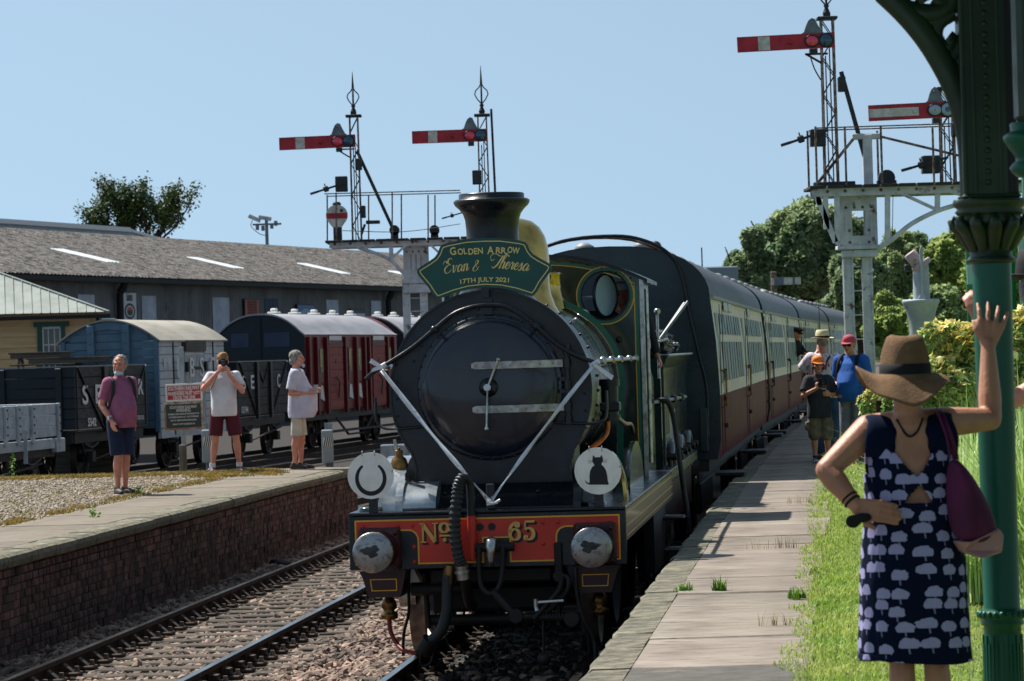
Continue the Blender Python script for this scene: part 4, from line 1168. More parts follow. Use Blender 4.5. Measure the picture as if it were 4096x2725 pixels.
wh = MB().tube([(.98+.1*math.cos(a),8.3+.1*math.sin(a),2.58+.03*math.cos(a)) for a in [2*PI*i/20 for i in range(20)]],.013,6,closed=True)
wh.build('handwheel','steel',tend)
MB().bar((1.0,8.5,2.62),(1.28,8.9,3.0),.012,.03).bar((.98,8.55,2.6),(1.24,8.98,2.99),.02,.02).build('shovel_blade','sig_grey',tend)
MB().tube(spline([(1.0,8.0,1.98),(1.08,8.0,1.96),(1.13,8.05,1.8),(1.17,8.05,1.45),(1.22,8.1,1.0),(1.27,8.1,.6)],5),.028,10).build('water_hose','hose_rubber',tend)
c_ = MB().cyl((.9,7.95,1.95),(1.18,9.9,1.98),.02,n=8)
for i in range(4): c_.sph((.96+i*.06,8.4+i*.42,1.957+i*.007),.042,10,7)
c_.build('pipe_rail','loco_black',tend)
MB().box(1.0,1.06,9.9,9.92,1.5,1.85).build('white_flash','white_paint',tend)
P = []
for _ in range(420):
    x,y = rnd.uniform(-.9,.95),rnd.uniform(8.75,14)
    P.append((x,y,2.44+.22*(1 - abs(x))+rnd.uniform(0,.05)+(.12 if y < 9.6 else .05)))
for _ in range(160): P.append((rnd.uniform(.55,1.0),rnd.uniform(8.65,9.4),2.44+rnd.uniform(0,.2)))
rocks('coal',np.array(P),.085,'coal',parent=tend,kind='stuff')

# ------------------------------------------------------------------ headboard
LB = Matrix.Translation((-.245,26.9,0)) @ Matrix.Rotation(-AL,4,'Z')
hb = empty('headboard',LB @ Vector((-.01,.50,3.03)),-AL,label='green curved headboard with gold lettering fixed above the smokebox',cat='headboard')
half = [(0,.40),(.14,.396),(.29,.372),(.345,.355),(.36,.335),(.378,.29),(.405,.255),(.45,.225),(.51,.19),(.548,.165),(.552,.135),(.54,.11),(.505,.065),(.465,.015),(.43,-.045),(.405,-.075),(.385,-.085),(.365,-.08),(.25,-.04),(.13,-.012),(0,-.002)]
SX = 1.0
ob = [(x*SX,z+.022) for x,z in half]+[(-x*SX,z+.022) for x,z in reversed(half[1:-1])]
ob = ob[::-1]
MB().prism(ob,-.014,.0,'xz').build('board','board_green',hb)
def inset(o,d):
    n = len(o); out = []
    for i in range(n):
        a,c,e = Vector(o[i - 1]),Vector(o[i]),Vector(o[(i+1) % n])
        t1,t2 = (c - a).normalized(),(e - c).normalized(); nn = Vector((-(t1+t2).y,(t1+t2).x)).normalized()
        out.append(tuple(c+nn*d))
    return out
linework('gold_line',inset(ob,.026),-.0165,.0075,'board_gold',hb)
def board_text(s,sz,z,w,R_=1.7,bold=.0): return text(s,sz,'lettering','board_gold',hb,(0,-.0175,z),width=w,arcR=R_,bold=bold)
def smallcaps(parts,z,total):
    x = -total/2
    for s,sz,w in parts:
        o = text(s,sz,'lettering','board_gold',hb,(0,0,0),width=w,bold=.0015)
        xc_ = x+w/2; t = xc_/1.7
        o.location = (1.7*math.sin(t),-.0175,z+1.7*math.cos(t) - 1.7+(sz - .07)*.36); o.rotation_euler = (PI/2,t,0)
        x += w+.012
smallcaps([('G',.088,.05),('OL',.07,.076),('DEN',.07,.12)],.322,.262)
for o in [c for c in kids(hb) if c.name.startswith('lettering')]:
    o.location.x -= .145; o.location.z -= .006; o.rotation_euler.y -= .085
nb = set(c.name for c in kids(hb))
smallcaps([('A',.088,.055),('RR',.07,.086),('OW',.07,.098)],.322,.262)
for o in [c for c in kids(hb) if c.name not in nb]:
    o.location.x += .16; o.location.z -= .008; o.rotation_euler.y += .09
board_text('17TH JULY 2021',.052,.082,.40,1.7,.001)
XS = .76
def cursive(parts,x0,z0,sc,name='script_lettering'):
    b = MB(); x = x0
    for g_,adv in parts:
        for st in g_:
            pts = spline([(p[0],0,p[1]) for p in st],6); vs = []
            for i,p in enumerate(pts):
                d = (pts[min(i+1,len(pts) - 1)] - pts[max(i - 1,0)]); d.normalize()
                w = (.035+.06*max(0,-d.z)*(1 if d.z < 0 else 0))*sc; nn = Vector((-d.z,0,d.x)); q = Vector((x+(p.x+p.z*.32)*sc*XS,0,z0+p.z*sc))
                for s_ in (-1,1): vs.append(tuple(q+nn*(w*s_/2)))
            b.add(vs,[(2*i,2*i+1,2*i+3,2*i+2) for i in range(len(pts) - 1)])
        x += adv*sc*XS
    return b
E_ = [[(.62,.86),(.5,.98),(.3,.9),(.3,.66),(.5,.56),(.26,.5),(.06,.26),(.2,.02),(.45,.04),(.66,.22)],[(-.12,.62),(-.06,.8),(.1,.8),(.2,.66)]]
v_ = [[(.0,.42),(.1,.48),(.12,.2),(.18,.0),(.32,.2),(.34,.44),(.44,.4)]]
a_ = [[(.42,.4),(.26,.48),(.08,.3),(.1,.04),(.26,.06),(.42,.4),(.38,.08),(.5,.06),(.58,.2)]]
n__ = [[(.0,.4),(.08,.46),(.08,.2),(.04,.0)],[(.06,.22),(.22,.46),(.34,.4),(.32,.06),(.42,.04),(.52,.2)]]
amp = [[(.62,.1),(.4,.3),(.16,.6),(.2,.86),(.4,.84),(.38,.62),(.1,.36),(.04,.12),(.2,.0),(.44,.08),(.62,.4)]]
T_ = [[(-.3,.5),(-.42,.72),(-.3,.86),(0,.9),(.3,.8),(.6,.82),(.95,.9),(1.1,.8)],[(.62,.84),(.5,.6),(.34,.2),(.1,.0),(-.06,.1)],[(-.3,.5),(-.16,.46),(-.02,.56)]]
h__ = [[(.0,.1),(.2,.5),(.36,.94),(.26,1.0),(.14,.6),(.06,.0)],[(.1,.24),(.24,.46),(.36,.4),(.32,.06),(.42,.04),(.5,.2)]]
e_ = [[(.06,.2),(.26,.28),(.28,.44),(.16,.46),(.06,.24),(.12,.04),(.26,.04),(.4,.2)]]
r__ = [[(.0,.2),(.08,.4),(.14,.5),(.2,.4),(.3,.42),(.26,.2),(.28,.04),(.38,.08),(.44,.2)]]
s__ = [[(.02,.16),(.2,.5),(.24,.3),(.28,.1),(.14,.0),(.04,.06)],[(.26,.12),(.38,.2)]]
b = cursive([(E_,.72),(v_,.46),(a_,.54),(n__,.6)],-.335,.150,.122)
b2 = cursive([(amp,.6)],-.098,.155,.1)
b3 = cursive([(T_,.55),(h__,.48),(e_,.34),(r__,.4),(e_,.36),(s__,.38),(a_,.5)],.065,.155,.128)
for bb_,piv,ang in ((b,(-.24,.16),.10),(b2,(0,.19),0),(b3,(.24,.18),-.13)):
    Rm = Matrix.Rotation(-ang,3,'Y'); pv = Vector((piv[0],0,piv[1]))
    bb_.v = [tuple(Rm @ (Vector(q) - pv)+pv) for q in bb_.v]
    me = bb_.mesh('script_lettering'); bm = bmesh.new(); bm.from_mesh(me)
    for f in bm.faces:
        f.normal_update()
        if f.normal.y > 0: f.normal_flip()
    bm.to_mesh(me); bm.free(); me.materials.append(MATS['board_gold'])
    link('script_lettering',me,hb,loc=(0,-.0175,0),kind='stuff')
MB().box(-.03,.03,.0,.02,-.06,.2).build('bracket','loco_black',hb)

# ------------------------------------------------------------------ discs
def disc(x,lab,z):
    d = empty('headcode_disc',LB @ Vector((x,-.03,z)),-AL,label=lab,cat='disc sign',group='white discs on the buffer beam')
    n = 80; ed = []
    for i in range(n):
        r_ = .187+rnd.uniform(-.0012,.0012); a = 2*PI*i/n; ed.append((r_*math.cos(a),r_*math.sin(a)))
    MB().prism(ed,-.004,.004,'xz').build('plate','white_paint',d)
    MB().box(-.02,.02,.004,.02,-.2,.1).build('socket','loco_black',d)
    for s_ in (-1,1):
        MB().tube([(s_*.05 - .015,.012*math.cos(a) - .0,.178+.02*math.sin(a)) for a in [2*PI*i/12 for i in range(12)]],.004,6,closed=True).build('hook','steel',d)
    return d
d1 = disc(-.92,'white round disc painted with a black horseshoe, left end of the buffer beam',1.56)
st = []
for i in range(41):
    a = math.radians(124+292*i/40); w = .018+.018*math.sin(PI*i/40) ** .7
    st.append((.112*math.cos(a),-.022+.122*math.sin(a),w))
L_ = stroke_glyph([st],0,0,1)[0]; n = len(L_) // 2
b = MB().add([(u,-.0055,v) for u,v in L_],[(i,i+1,2*n - 2 - i,2*n - 1 - i) for i in range(n - 1)])
def facefront(b,name,m,parent):
    me = b.mesh(name); bm = bmesh.new(); bm.from_mesh(me)
    for f in bm.faces:
        f.normal_update()
        if f.normal.y > 0: f.normal_flip()
    bm.to_mesh(me); bm.free(); me.materials.append(MATS[m]); return link(name,me,parent)
facefront(b,'horseshoe','print_black',d1)
d2 = disc(.905,'white round disc painted with a black sitting cat, right end of the buffer beam',1.55)
cat = [(-.072,-.108),(.078,-.112),(.086,-.105),(.078,-.09),(.074,-.04),(.066,.0),(.05,.03),(.034,.045),(.03,.055),(.042,.075),(.044,.095),(.036,.122),(.03,.126),(.022,.108),(.0,.110),(-.02,.108),(-.028,.124),(-.036,.122),(-.04,.098),(-.042,.078),(-.032,.058),(-.026,.046),(-.046,.03),(-.062,.0),(-.068,-.04),(-.068,-.08)]
filled([(x,z) for x,z in cat],-.0055,'cat_silhouette','print_black',d2)
b = MB()
b.add([(x,-.0055,z) for x,z in [(-.07,-.108),(-.095,-.096),(-.108,-.066),(-.098,-.078),(-.085,-.09),(-.066,-.096)]],[(5,4,3,2,1,0)])
for s_ in (-1,1):
    for q in (-.008,0,.008): b.add([(s_*.035,-.0056,.076+q*.6),(s_*.075,-.0056,.074+q*1.6),(s_*.075,-.0056,.076+q*1.6),(s_*.035,-.0056,.078+q*.6)],[(0,1,2,3) if s_ < 0 else (3,2,1,0)])
facefront(b,'tail_and_whiskers','print_black',d2)

# ------------------------------------------------------------------ wedding ribbon
rb = empty('wedding_ribbon',LB @ Vector((.03,.05,1.31)),-AL,label='white satin ribbon tied in a V from the handrail ends to the footplate',cat='ribbon')
def band(p,q,w0,w1,sag,name):
    p,q = Vector(p),Vector(q); b = MB(); vs = []; n = 22
    for i in range(n+1):
        t = i/n; c = p.lerp(q,t)+Vector((0,-.01*math.sin(t*PI),-sag*math.sin(t*PI)))
        d = (q - p).normalized(); s_ = Vector((d.z,0,-d.x)); w = (w0+(w1 - w0)*t)*(1+.22*math.sin(t*9)); tw = 1.1*math.sin(t*8+1)*(.3+t) 
        s_ = s_*math.cos(tw)+Vector((0,1,0))*math.sin(tw)
        vs += [c+s_*w/2,c - s_*w/2]
    b.add(vs,[(2*i,2*i+1,2*i+3,2*i+2) for i in range(n)],True)
    o = b.build(name,'satin',rb); m_ = o.modifiers.new('t','SOLIDIFY'); m_.thickness = .002
off = Vector((.03,.05,1.31))
band(Vector((-.88,.50,2.40)) - off,Vector((.03,-.03,1.33)) - off,.034,.052,.02,'ribbon_left')
band(Vector((.85,.50,2.38)) - off,Vector((.04,-.03,1.33)) - off,.03,.042,-.02,'ribbon_right')
for s_,x,z in ((-1,-.88,2.43),(1,.86,2.40)):
    MB().cyl(Vector((x - .03,.54,z - .015)) - off,Vector((x+.04,.52,z+.02)) - off,.022,n=12).build('knot','satin',rb)
    b = MB()
    for k,(dx,dz) in enumerate(((s_*.1 if s_ > 0 else -.1,-.09 if s_ > 0 else .05),(s_*.14 if s_ > 0 else -.09,-.12 if s_ > 0 else -.03))):
        b.add([Vector((x,.5 - k*.01,z+.012)) - off,Vector((x,.5 - k*.01,z - .02)) - off,Vector((x+dx,.5,z+dz - .015)) - off,Vector((x+dx+.02,.5,z+dz+.02)) - off],[(0,1,2,3)])
    o = b.build('ribbon_tail','satin',rb,kind='stuff'); m_ = o.modifiers.new('t','SOLIDIFY'); m_.thickness = .002
MB().bar((-.02,-.10,-.005),(.07,-.10,.01),.035,.015).tube([(-.02,-.1,.02),(.03,-.1,.0),(.09,-.1,.03)],.012,6).build('knot','satin',rb)

# ------------------------------------------------------------------ coaches
def make_coach(y0,L_,idx,labels):
    ym = y0+L_/2; h = math.atan((xc(y0+L_) - xc(y0))/L_)
    ox = (xc(y0)+xc(y0+L_))/2 - (.0 if idx else .02)
    c = empty('railway_coach',(ox,ym,0),-h,label=labels,cat='railway coach',group='cream and maroon coaches behind the locomotive')
    W_ = 1.36; Y = L_/2
    def prof(s,zf=1.10):
        side = [(W_ - .05,zf),(W_,zf+.25),(W_+.005,1.9),(W_ - .03,2.6),(W_ - .09,3.14)]
        roof = [( (W_ - .09)*math.cos(math.radians(a)) ** .8 if a < 90 else 0,3.16+.66*math.sin(math.radians(a)) ** 1.0) for a in range(0,91,9)]
        r = [(x*s,z) for x,z in side+roof]
        return r
    R_ = prof(1)
    full = R_+[(-x,z) for x,z in reversed(R_[:-1])]
    for e in ((-1,1) if idx == 0 else (-1,)):
        MB().prism(full,e*Y - (.04 if e > 0 else 0),e*Y+(.04 if e < 0 else 0),'xz').build('coach_end','coach_end',c)
    for s_ in (-1,1):
        for nm,m_,pr in (('lower_side','coach_maroon',[(W_ - .05,1.10),(W_,1.35),(W_+.005,1.9)]),('upper_side','coach_cream',[(W_+.005,1.905),(W_ - .012,2.3),(W_ - .03,2.6),(W_ - .09,3.14)])):
            b = MB(); k = len(pr); vs = [(s_*u,y,v) for y in (-Y+.04,Y) for u,v in pr]
            b.add(vs,[(i,i+1,k+i+1,k+i) if s_ < 0 else (k+i,k+i+1,i+1,i) for i in range(k - 1)],True)
            b.build(nm,m_,c)
        b = MB().box(s_*(W_ - .07) - .025,s_*(W_ - .07)+.025,-Y,Y,3.125,3.165); b.build('gutter','coach_vent',c)
    b = MB(); P = [(x,z) for x,z in full if z > 3.14]; k = len(P)
    nseg = 12; vs = [(u,-Y - .02+(2*Y)*j/nseg,v+.004) for j in range(nseg+1) for u,v in P]
    b.add(vs,[(j*k+i,j*k+i+1,(j+1)*k+i+1,(j+1)*k+i) for j in range(nseg) for i in range(k - 1)],True)
    b.build('roof','coach_roof',c)
    if idx > 1: MB().prism([(x*1.012,z*1.0+.012) for x,z in P]+[(P[-1][0],3.1),(P[0][0],3.1)],-Y - .02,-Y+.05,'xz').build('roof_end_rim','print_black',c)
    for yy in [(-Y+1.0+i*2.6) for i in range(7)]:
        for s_ in (-1,1): MB().lathe([(.10,0),(.10,.05),(.13,.07),(.13,.12),(.05,.17),(.001,.175)],(s_*.38,yy,3.74),(0,0,1),14).build('roof_ventilator','coach_vent',c)
    def side_x(z):
        q = [(1.9,W_+.005),(2.6,W_ - .03),(3.14,W_ - .09)]
        for (z0,x0),(z1,x1) in zip(q,q[1:]):
            if z <= z1: return x0+(x1 - x0)*(z - z0)/(z1 - z0)
        return W_ - .09
    def pane(y0_,y1_,z0,z1,m_,dx,nm,par):
        b = MB(); t_ = .012
        xs = (side_x(z0)+dx,side_x(z1)+dx)
        b.add([(xs[0],y0_,z0),(xs[0],y1_,z0),(xs[1],y1_,z1),(xs[1],y0_,z1),(xs[0] - t_,y0_,z0),(xs[0] - t_,y1_,z0),(xs[1] - t_,y1_,z1),(xs[1] - t_,y0_,z1)],
              [(0,1,2,3),(0,4,5,1),(2,6,7,3),(1,5,6,2),(3,7,4,0)]); b.needfix = True
        return b.build(nm,m_,par)
    y = -Y+.35; k = 0
    plan = [('d',.62)]+[('w',1.85)]*3+[('g',.3),('d',.62),('g',.3)]+[('w',1.85)]*3+[('g',.25),('d',.62)]
    tot = sum(q[1]+.16 for q in plan); sc = (L_ - .7)/tot
    for kind_,w in plan:
        w = w*sc; g_ = .16*sc
        if kind_ == 'w':
            fr = pane(y - .03,y+w+.03,2.02,2.98,'coach_cream',.008,'window_frame',c)
            for q in range(3):
                a = y+w*q/3+.11; e = y+w*(q+1)/3 - .11
                pane(a,e,2.07,2.58,'coach_window',.016,'window',fr)
                pane(a,e,2.68,2.95,'coach_window',.016,'window',fr)
        elif kind_ == 'd':
            dr_ = pane(y - .015,y+w+.015,1.93,3.08,'coach_cream',.006,'door',c)
            pane(y+.1,y+w - .1,2.05,2.95,'coach_window',.014,'window',dr_)
            b = MB()
            for q in (y - .02,y+w+.02): b.box(W_+.003,W_+.012,q - .006,q+.006,1.16,3.05)
            b.build('door_gap','print_black',dr_,kind='stuff')
            b = MB()
            for z in (1.5,1.85,2.2): b.bbox(W_ - .0,W_+.05,y+w+.0,y+w+.06,z - .03,z+.03,.008)
            b.build('hinge','print_black',dr_,kind='stuff')
            MB().tube([(W_+.01,y - .12,1.75),(W_+.075,y - .12,1.77),(W_+.075,y - .12,2.2),(W_+.0,y - .12,2.22)],.014,8).build('grab_handle','old_brass' if idx == 0 else 'print_black',dr_)
            MB().bbox(W_ - .1,W_+.27,y - .1,y+w+.1,.88,.92,.006).build('footstep','under_black',c)
        y += w+g_
    for yy in (-Y+3.2,-Y+4.6,-Y+12):
        pane(yy,yy+1.1,3.0,3.12,'destboard',.03,'destination_board',c)
    MB().box(-1.2,1.2,-Y,Y,.95,1.09).build('underframe','under_black',c)
    for q in (-1,1):
        for s_ in (-1,1):
            b = MB().bbox(s_*.98 - .04,s_*.98+.04,q*(Y - 3) - 1.6,q*(Y - 3)+1.6,.35,.75,.02)
            b.build('bogie_frame','under_black',c)
            for e in (-1.25,1.25): MB().lathe([(.5,-.07),(.46,-.06),(.46,.06),(.4,.06)],(s_*.72,q*(Y - 3)+e,.46),(s_,0,0),28).build('coach_wheel','wheel_iron',c)
    for s_ in (-1,1): MB().box(s_*1.05 - .02,s_*1.05+.02,-Y,Y,.8,1.0).build('solebar','under_black',c)
    return c,W_,Y
lab = ['nearest cream and maroon coach with dark gangway end directly behind the tender','second cream and maroon coach, a uniformed guard leaning from its window','third cream and maroon coach, between the gantry and the second coach','farthest cream and maroon coach, seen past the gantry legs']
coaches = []
for i in range(4): coaches.append(make_coach(42.4+i*20.1,19.7,i,lab[i]))
c,W_,Y = coaches[0]
e0 = -Y
MB().bbox(-.42,.42,e0 - .35,e0 - .0,1.15,3.2,.04).build('gangway','coach_end',c)
MB().tube(spline([(-1.36,e0 - .05,3.62),(-.6,e0 - .05,3.9),(.1,e0 - .06,3.95),(.5,e0 - .06,3.87),(.78,e0 - .07,3.7),(.92,e0 - .06,3.45),(1.0,e0 - .05,3.0),(1.12,e0 - .05,2.4),(1.2,e0 - .05,2.0),(1.2,e0 - .05,1.4)],5),.022,8).build('end_cable','loco_black',c)
MB().tube(spline([(-1.2,e0+.1,3.7),(-.5,e0+.1,3.92),(.3,e0+.1,3.9),(.9,e0+.1,3.62)],5),.02,8).build('roof_rail','mast_rust',c)
for s_ in (-1,1):
    MB().lathe([(.05,0),(.09,.01),(.1,.3),(.2,.42),(.23,.45),(.23,.48),(.001,.5)],(s_*.87,e0,1.05),(0,-1,0),24).build('coach_buffer','under_black',c)
MB().bbox(1.1,1.2,e0 - .1,e0,1.2,1.75,.01).build('jumper_box','coach_end',c)
MB().lathe([(.12,0),(.12,.03),(.08,.05),(.08,.08),(.001,.085)],(.78,e0,2.0),(0,-1,0),20).build('end_lamp','coach_end',c)
# ------------------------------------------------------------------ goods yard wagons
YH = math.atan(.186)
def yard(y,off=0.0):    # world x of the right hand side of a wagon at depth y on the far (off=0) road
    return -8.4+.186*(y - 80)+off
def ywagon(name,y0,L_,off,label,cat):
    return empty(name,(yard(y0,off),y0,0),-YH,label=label,cat=cat)
def wheels(par,xs,ys,r=.48,n=28):
    for x in xs:
        for y in ys:
            w = MB().lathe([(r+.03,-.07),(r,-.05),(r,.06),(r - .06,.06),(r - .06,-.06)],(x,y,r),(1,0,0),n,caps=False)
            w = w.build('wheel','wheel_iron',par)
            s_ = MB()
            for k in range(8):
                a = PI*k/8; s_.bar((x,y - r*.93*math.cos(a),r - r*.93*math.sin(a)),(x,y+r*.93*math.cos(a),r+r*.93*math.sin(a)),.05,.03,up=(1,0,0))
            s_.cyl((x - .1,y,r),(x+.1,y,r),.1,n=12).build('spoke','wheel_iron',w,kind='stuff')
def running(par,W_,L_):
    b = MB()
    for s_ in (-.12,-W_+.12): b.box(s_ - .04,s_+.04,.1,L_ - .1,.82,1.06)
    b.box(-W_+.1,-.1,0,.1,.82,1.08).box(-W_+.1,-.1,L_ - .1,L_,.82,1.08)
    b.build('underframe','under_black',par,kind='stuff')
    wheels(par,(-.32,-W_+.32),(L_*.22,L_*.78))
    for y in (L_*.22,L_*.78):
        MB().prism([(y - .45,.82),(y+.45,.82),(y+.14,.38),(y - .14,.38)],-.16,-.12,'yz').bbox(-.14,.02,y - .12,y+.12,.38,.62).build('axle_guard','under_black',par,kind='stuff')
        MB().tube(spline([(-.05,y - .5,.8),(-.05,y,.7),(-.05,y+.5,.8)],4),.035,6).build('leaf_spring','under_black',par)
    MB().bar((-.02,L_*.2,.42),(-.02,L_*.85,.72),.05,.03).build('brake_lever','wheel_iron',par)
    for x in (-.5,-W_+.5): MB().lathe([(.1,0),(.08,.1),(.06,.3),(.17,.42),(.17,.46),(.001,.48)],(x,0,.98),(0,-1,0),18).build('buffer','under_black',par)
def plank_side(par,x,y0,y1,z0,z1,n,m,face=1,t=.05,name='plank'):
    h = (z1 - z0)/n
    for i in range(n):
        MB().bbox(x - t if face > 0 else x,x if face > 0 else x+t,y0,y1,z0+i*h+.006,z0+(i+1)*h - .006,.008).build(name,m,par)
def plank_end(par,y,x0,x1,z0,z1,n,m,t=.05,face=-1,name='plank'):
    h = (z1 - z0)/n
    for i in range(n):
        MB().bbox(x0,x1,y,y+t,z0+i*h+.006,z0+(i+1)*h - .006,.008).build(name,m,par)

w = ywagon('open_wagon',73.6,5.35,0,'dark open goods wagon lettered S E R with number 5542, behind the man in pink','goods wagon')
W_,L_ = 2.4,5.35; zt,zf = 2.5,1.12
running(w,W_,L_)
plank_side(w,0,.0,L_,zf,zt,6,'wagon_brown'); plank_side(w,-W_,0,L_,zf,zt,6,'wagon_brown',-1)
plank_end(w,-.05,-W_,0,zf,zt,6,'wagon_navy'); plank_end(w,L_,-W_,0,zf,zt,6,'wagon_navy')
MB().box(-W_,0,0,L_,zf - .05,zf).build('floor','wagon_brown',w)
MB().box(-W_ - .01,.01,-.06,0.01,zt,zt+.03).box(-.06,.01,0,L_,zt,zt+.03).build('capping','wagon_edge',w)
for x in (-.35,-1.65): MB().bbox(x - .07,x+.07,-.12,-.05,.95,zt - .02,.01).build('end_post','wagon_navy',w)
for y in (.06,L_ - .12): MB().box(.0,.025,y,y+.06,zf,zt).build('corner_plate','wagon_navy',w)
MB().box(.0,.07,1.95,2.25,zf - .1,zt).build('door_post','print_black',w); MB().box(.0,.07,3.3,3.42,zf - .1,zt).build('door_post','print_black',w)
MB().bar((.02,.1,zt),(.02,1.9,zf),.06,.02).bar((.02,L_ - .1,zt),(.02,3.5,zf),.06,.02).bar((.02,2.3,zt - .1),(.02,2.8,zt - .5),.05,.02).bar((.02,3.3,zt - .1),(.02,2.8,zt - .5),.05,.02).build('diagonal_strap','print_black',w,kind='stuff')
def stext(s,sz,par,y,z,x=.03,width=None,m='lettering_white',rz=PI/2,**k):
    return text(s,sz,'lettering',m,par,(x,y,z),(PI/2,0,rz),width=width,**k)
stext('S',.58,w,.62,1.86,width=.42,bold=.014); stext('E',.58,w,1.55,1.86,width=.42,bold=.014); stext('R',.5,w,L_ - .55,1.98,width=.4,bold=.014)
stext('5542',.25,w,1.05,1.26,width=.6,bold=.008); stext('tons',.22,w,L_ - .6,1.3,width=.5)
v = ywagon('goods_van',80,5.75,0,'light grey covered goods van lettered LBSC with number 8196','goods van')
W_,L_ = 2.43,5.75; zf,zt = .98,3.12
running(v,W_,L_)
plank_side(v,0,0,L_,zf,zt,11,'van_grey'); plank_side(v,-W_,0,L_,zf,zt,3,'van_blue',-1)
def vtop(x): return zt+.48*(1 - ((x+W_/2)/(W_/2)) ** 2) - .03
zz = zf
for i in range(14):
    za,zb = zf+i*.19,zf+(i+1)*.19
    if za > zt+.4: break
    hw = W_/2 if zb <= zt+.02 else (W_/2)*math.sqrt(max(0.02,1 - (zb - zt+.03)/.48))
    MB().bbox(-W_/2 - hw,-W_/2+hw,-.05,0,za+.006,zb - .006,.008).build('plank','van_blue',v)
MB().prism([(-W_,zt)]+[(-W_+i*W_/16,vtop(-W_+i*W_/16)+.0) for i in range(17)]+[(0,zt)],-.03,.02,'xz').build('gable','van_blue',v)
MB().prism([(-W_+i*W_/16,vtop(-W_+i*W_/16) - .2) for i in range(5,12)]+[(-W_+i*W_/16,vtop(-W_+i*W_/16) - .02) for i in range(11,4,-1)],-.09,-.04,'xz').build('vent_hood','van_blue',v)
for x in (-.78,-W_+.78): MB().bbox(x - .09,x+.09,-.17,-.05,.9,vtop(x) - .03,.015).build('end_post','van_blue',v)
for x in (-.06,-W_+.06): MB().bbox(x - .06,x+.06,-.09,-.04,.9,zt,.01).build('corner_post','van_blue',v)
rivets('rivet',[(x,-.17,z) for x in (-.78,-W_+.78) for z in (3.3,3.05,2.8,2.5)],.035,'van_blue',v)
b = MB(); n = 18; vs = []
for y in (-.14,L_+.14):
    for i in range(n+1): x = -W_ - .07+(W_+.14)*i/n; vs.append((x,y,vtop(max(-W_,min(0,x)))+.04 - (.05 if i in (0,n) else 0)))
    for i in range(n+1): x = -W_ - .07+(W_+.14)*i/n; vs.append((x,y,vtop(max(-W_,min(0,x))) - (.05 if i in (0,n) else 0)))
k = n+1
b.add(vs,[(i,i+1,2*k+i+1,2*k+i) for i in range(n)]+[(k+i+1,k+i,3*k+i,3*k+i+1) for i in range(n)]+[(i+1,i,k+i,k+i+1) for i in range(n)]+[(2*k+i,2*k+i+1,3*k+i+1,3*k+i) for i in range(n)]+[(0,2*k,3*k,k),(n,k+n,3*k+n,2*k+n)]); b.needfix = True
b.build('roof','van_roof',v)
for y in (1.15,1.95,3.85,4.7): 
    st_ = MB().box(.0,.02,y - .03,y+.03,.8,zt).build('side_strap','under_black',v)
dr_ = MB().box(.0,.05,2.05,3.75,zf+.02,zt - .35).build('door','van_grey',v)
b = MB()
for i in range(13): b.box(.05,.056,2.1+i*.13,2.106+i*.13,zf+.05,zt - .4)
b.build('board_gap','under_black',dr_,kind='stuff')
MB().box(.05,.07,2.1,3.7,2.35,2.43).bbox(.05,.12,2.0,2.15,2.3,2.55).bbox(.05,.12,3.65,3.8,2.3,2.55).build('door_bar','under_black',v,kind='stuff')
MB().box(.0,.09,2.05,3.8,zt - .32,zt - .05).build('door_rail','post_wood',v)
for s,y in (('L',1.45),('B',2.55),('S',3.45),('C',4.4)): stext(s,.68,v,y,2.38,.07,width=.4,bold=.006)
stext('8196',.33,v,.58,2.52,.03,width=.62,bold=.006)
MB().box(-.08,.005,0,L_,.74,.97).build('solebar','van_grey',v)
for q in ('10','Tns','2ft'): stext(q,.11,v,1.3,.92 - ['10','Tns','2ft'].index(q)*.09,.02)
w2 = ywagon('open_wagon',86.9,5.1,0,'dark open goods wagon numbered 15194, behind the two men in white shirts','goods wagon')
W_,L_ = 2.4,5.15; zt,zf = 2.5,1.1
running(w2,W_,L_)
plank_side(w2,0,0,L_,zf,zt,6,'wagon_brown'); plank_side(w2,-W_,0,L_,zf,zt,3,'wagon_brown',-1); plank_end(w2,-.05,-W_,0,zf,zt,6,'wagon_navy')
MB().box(-W_ - .01,.01,-.06,0.01,zt,zt+.03).box(-.06,.01,0,L_,zt,zt+.03).build('capping','wagon_edge',w2)
MB().box(.0,.08,1.7,1.9,zf - .1,zt).build('door_post','print_black',w2); MB().box(.0,.08,3.1,3.3,zf - .1,zt).build('door_post','print_black',w2)
MB().bar((.02,.1,zt),(.02,1.7,zf),.06,.02).bar((.02,L_ - .1,zt),(.02,3.4,zf),.06,.02).bar((.02,1.9,zt - .1),(.02,2.5,zt - .55),.05,.02).bar((.02,3.1,zt - .1),(.02,2.5,zt - .55),.05,.02).build('diagonal_strap','print_black',w2,kind='stuff')
for s,y in (('S',.5),('E',1.35),('C',4.1)): stext(s,.5,w2,y,1.95,width=.34,bold=.01)
stext('15194',.24,w2,.5,1.25,width=.65,bold=.006)
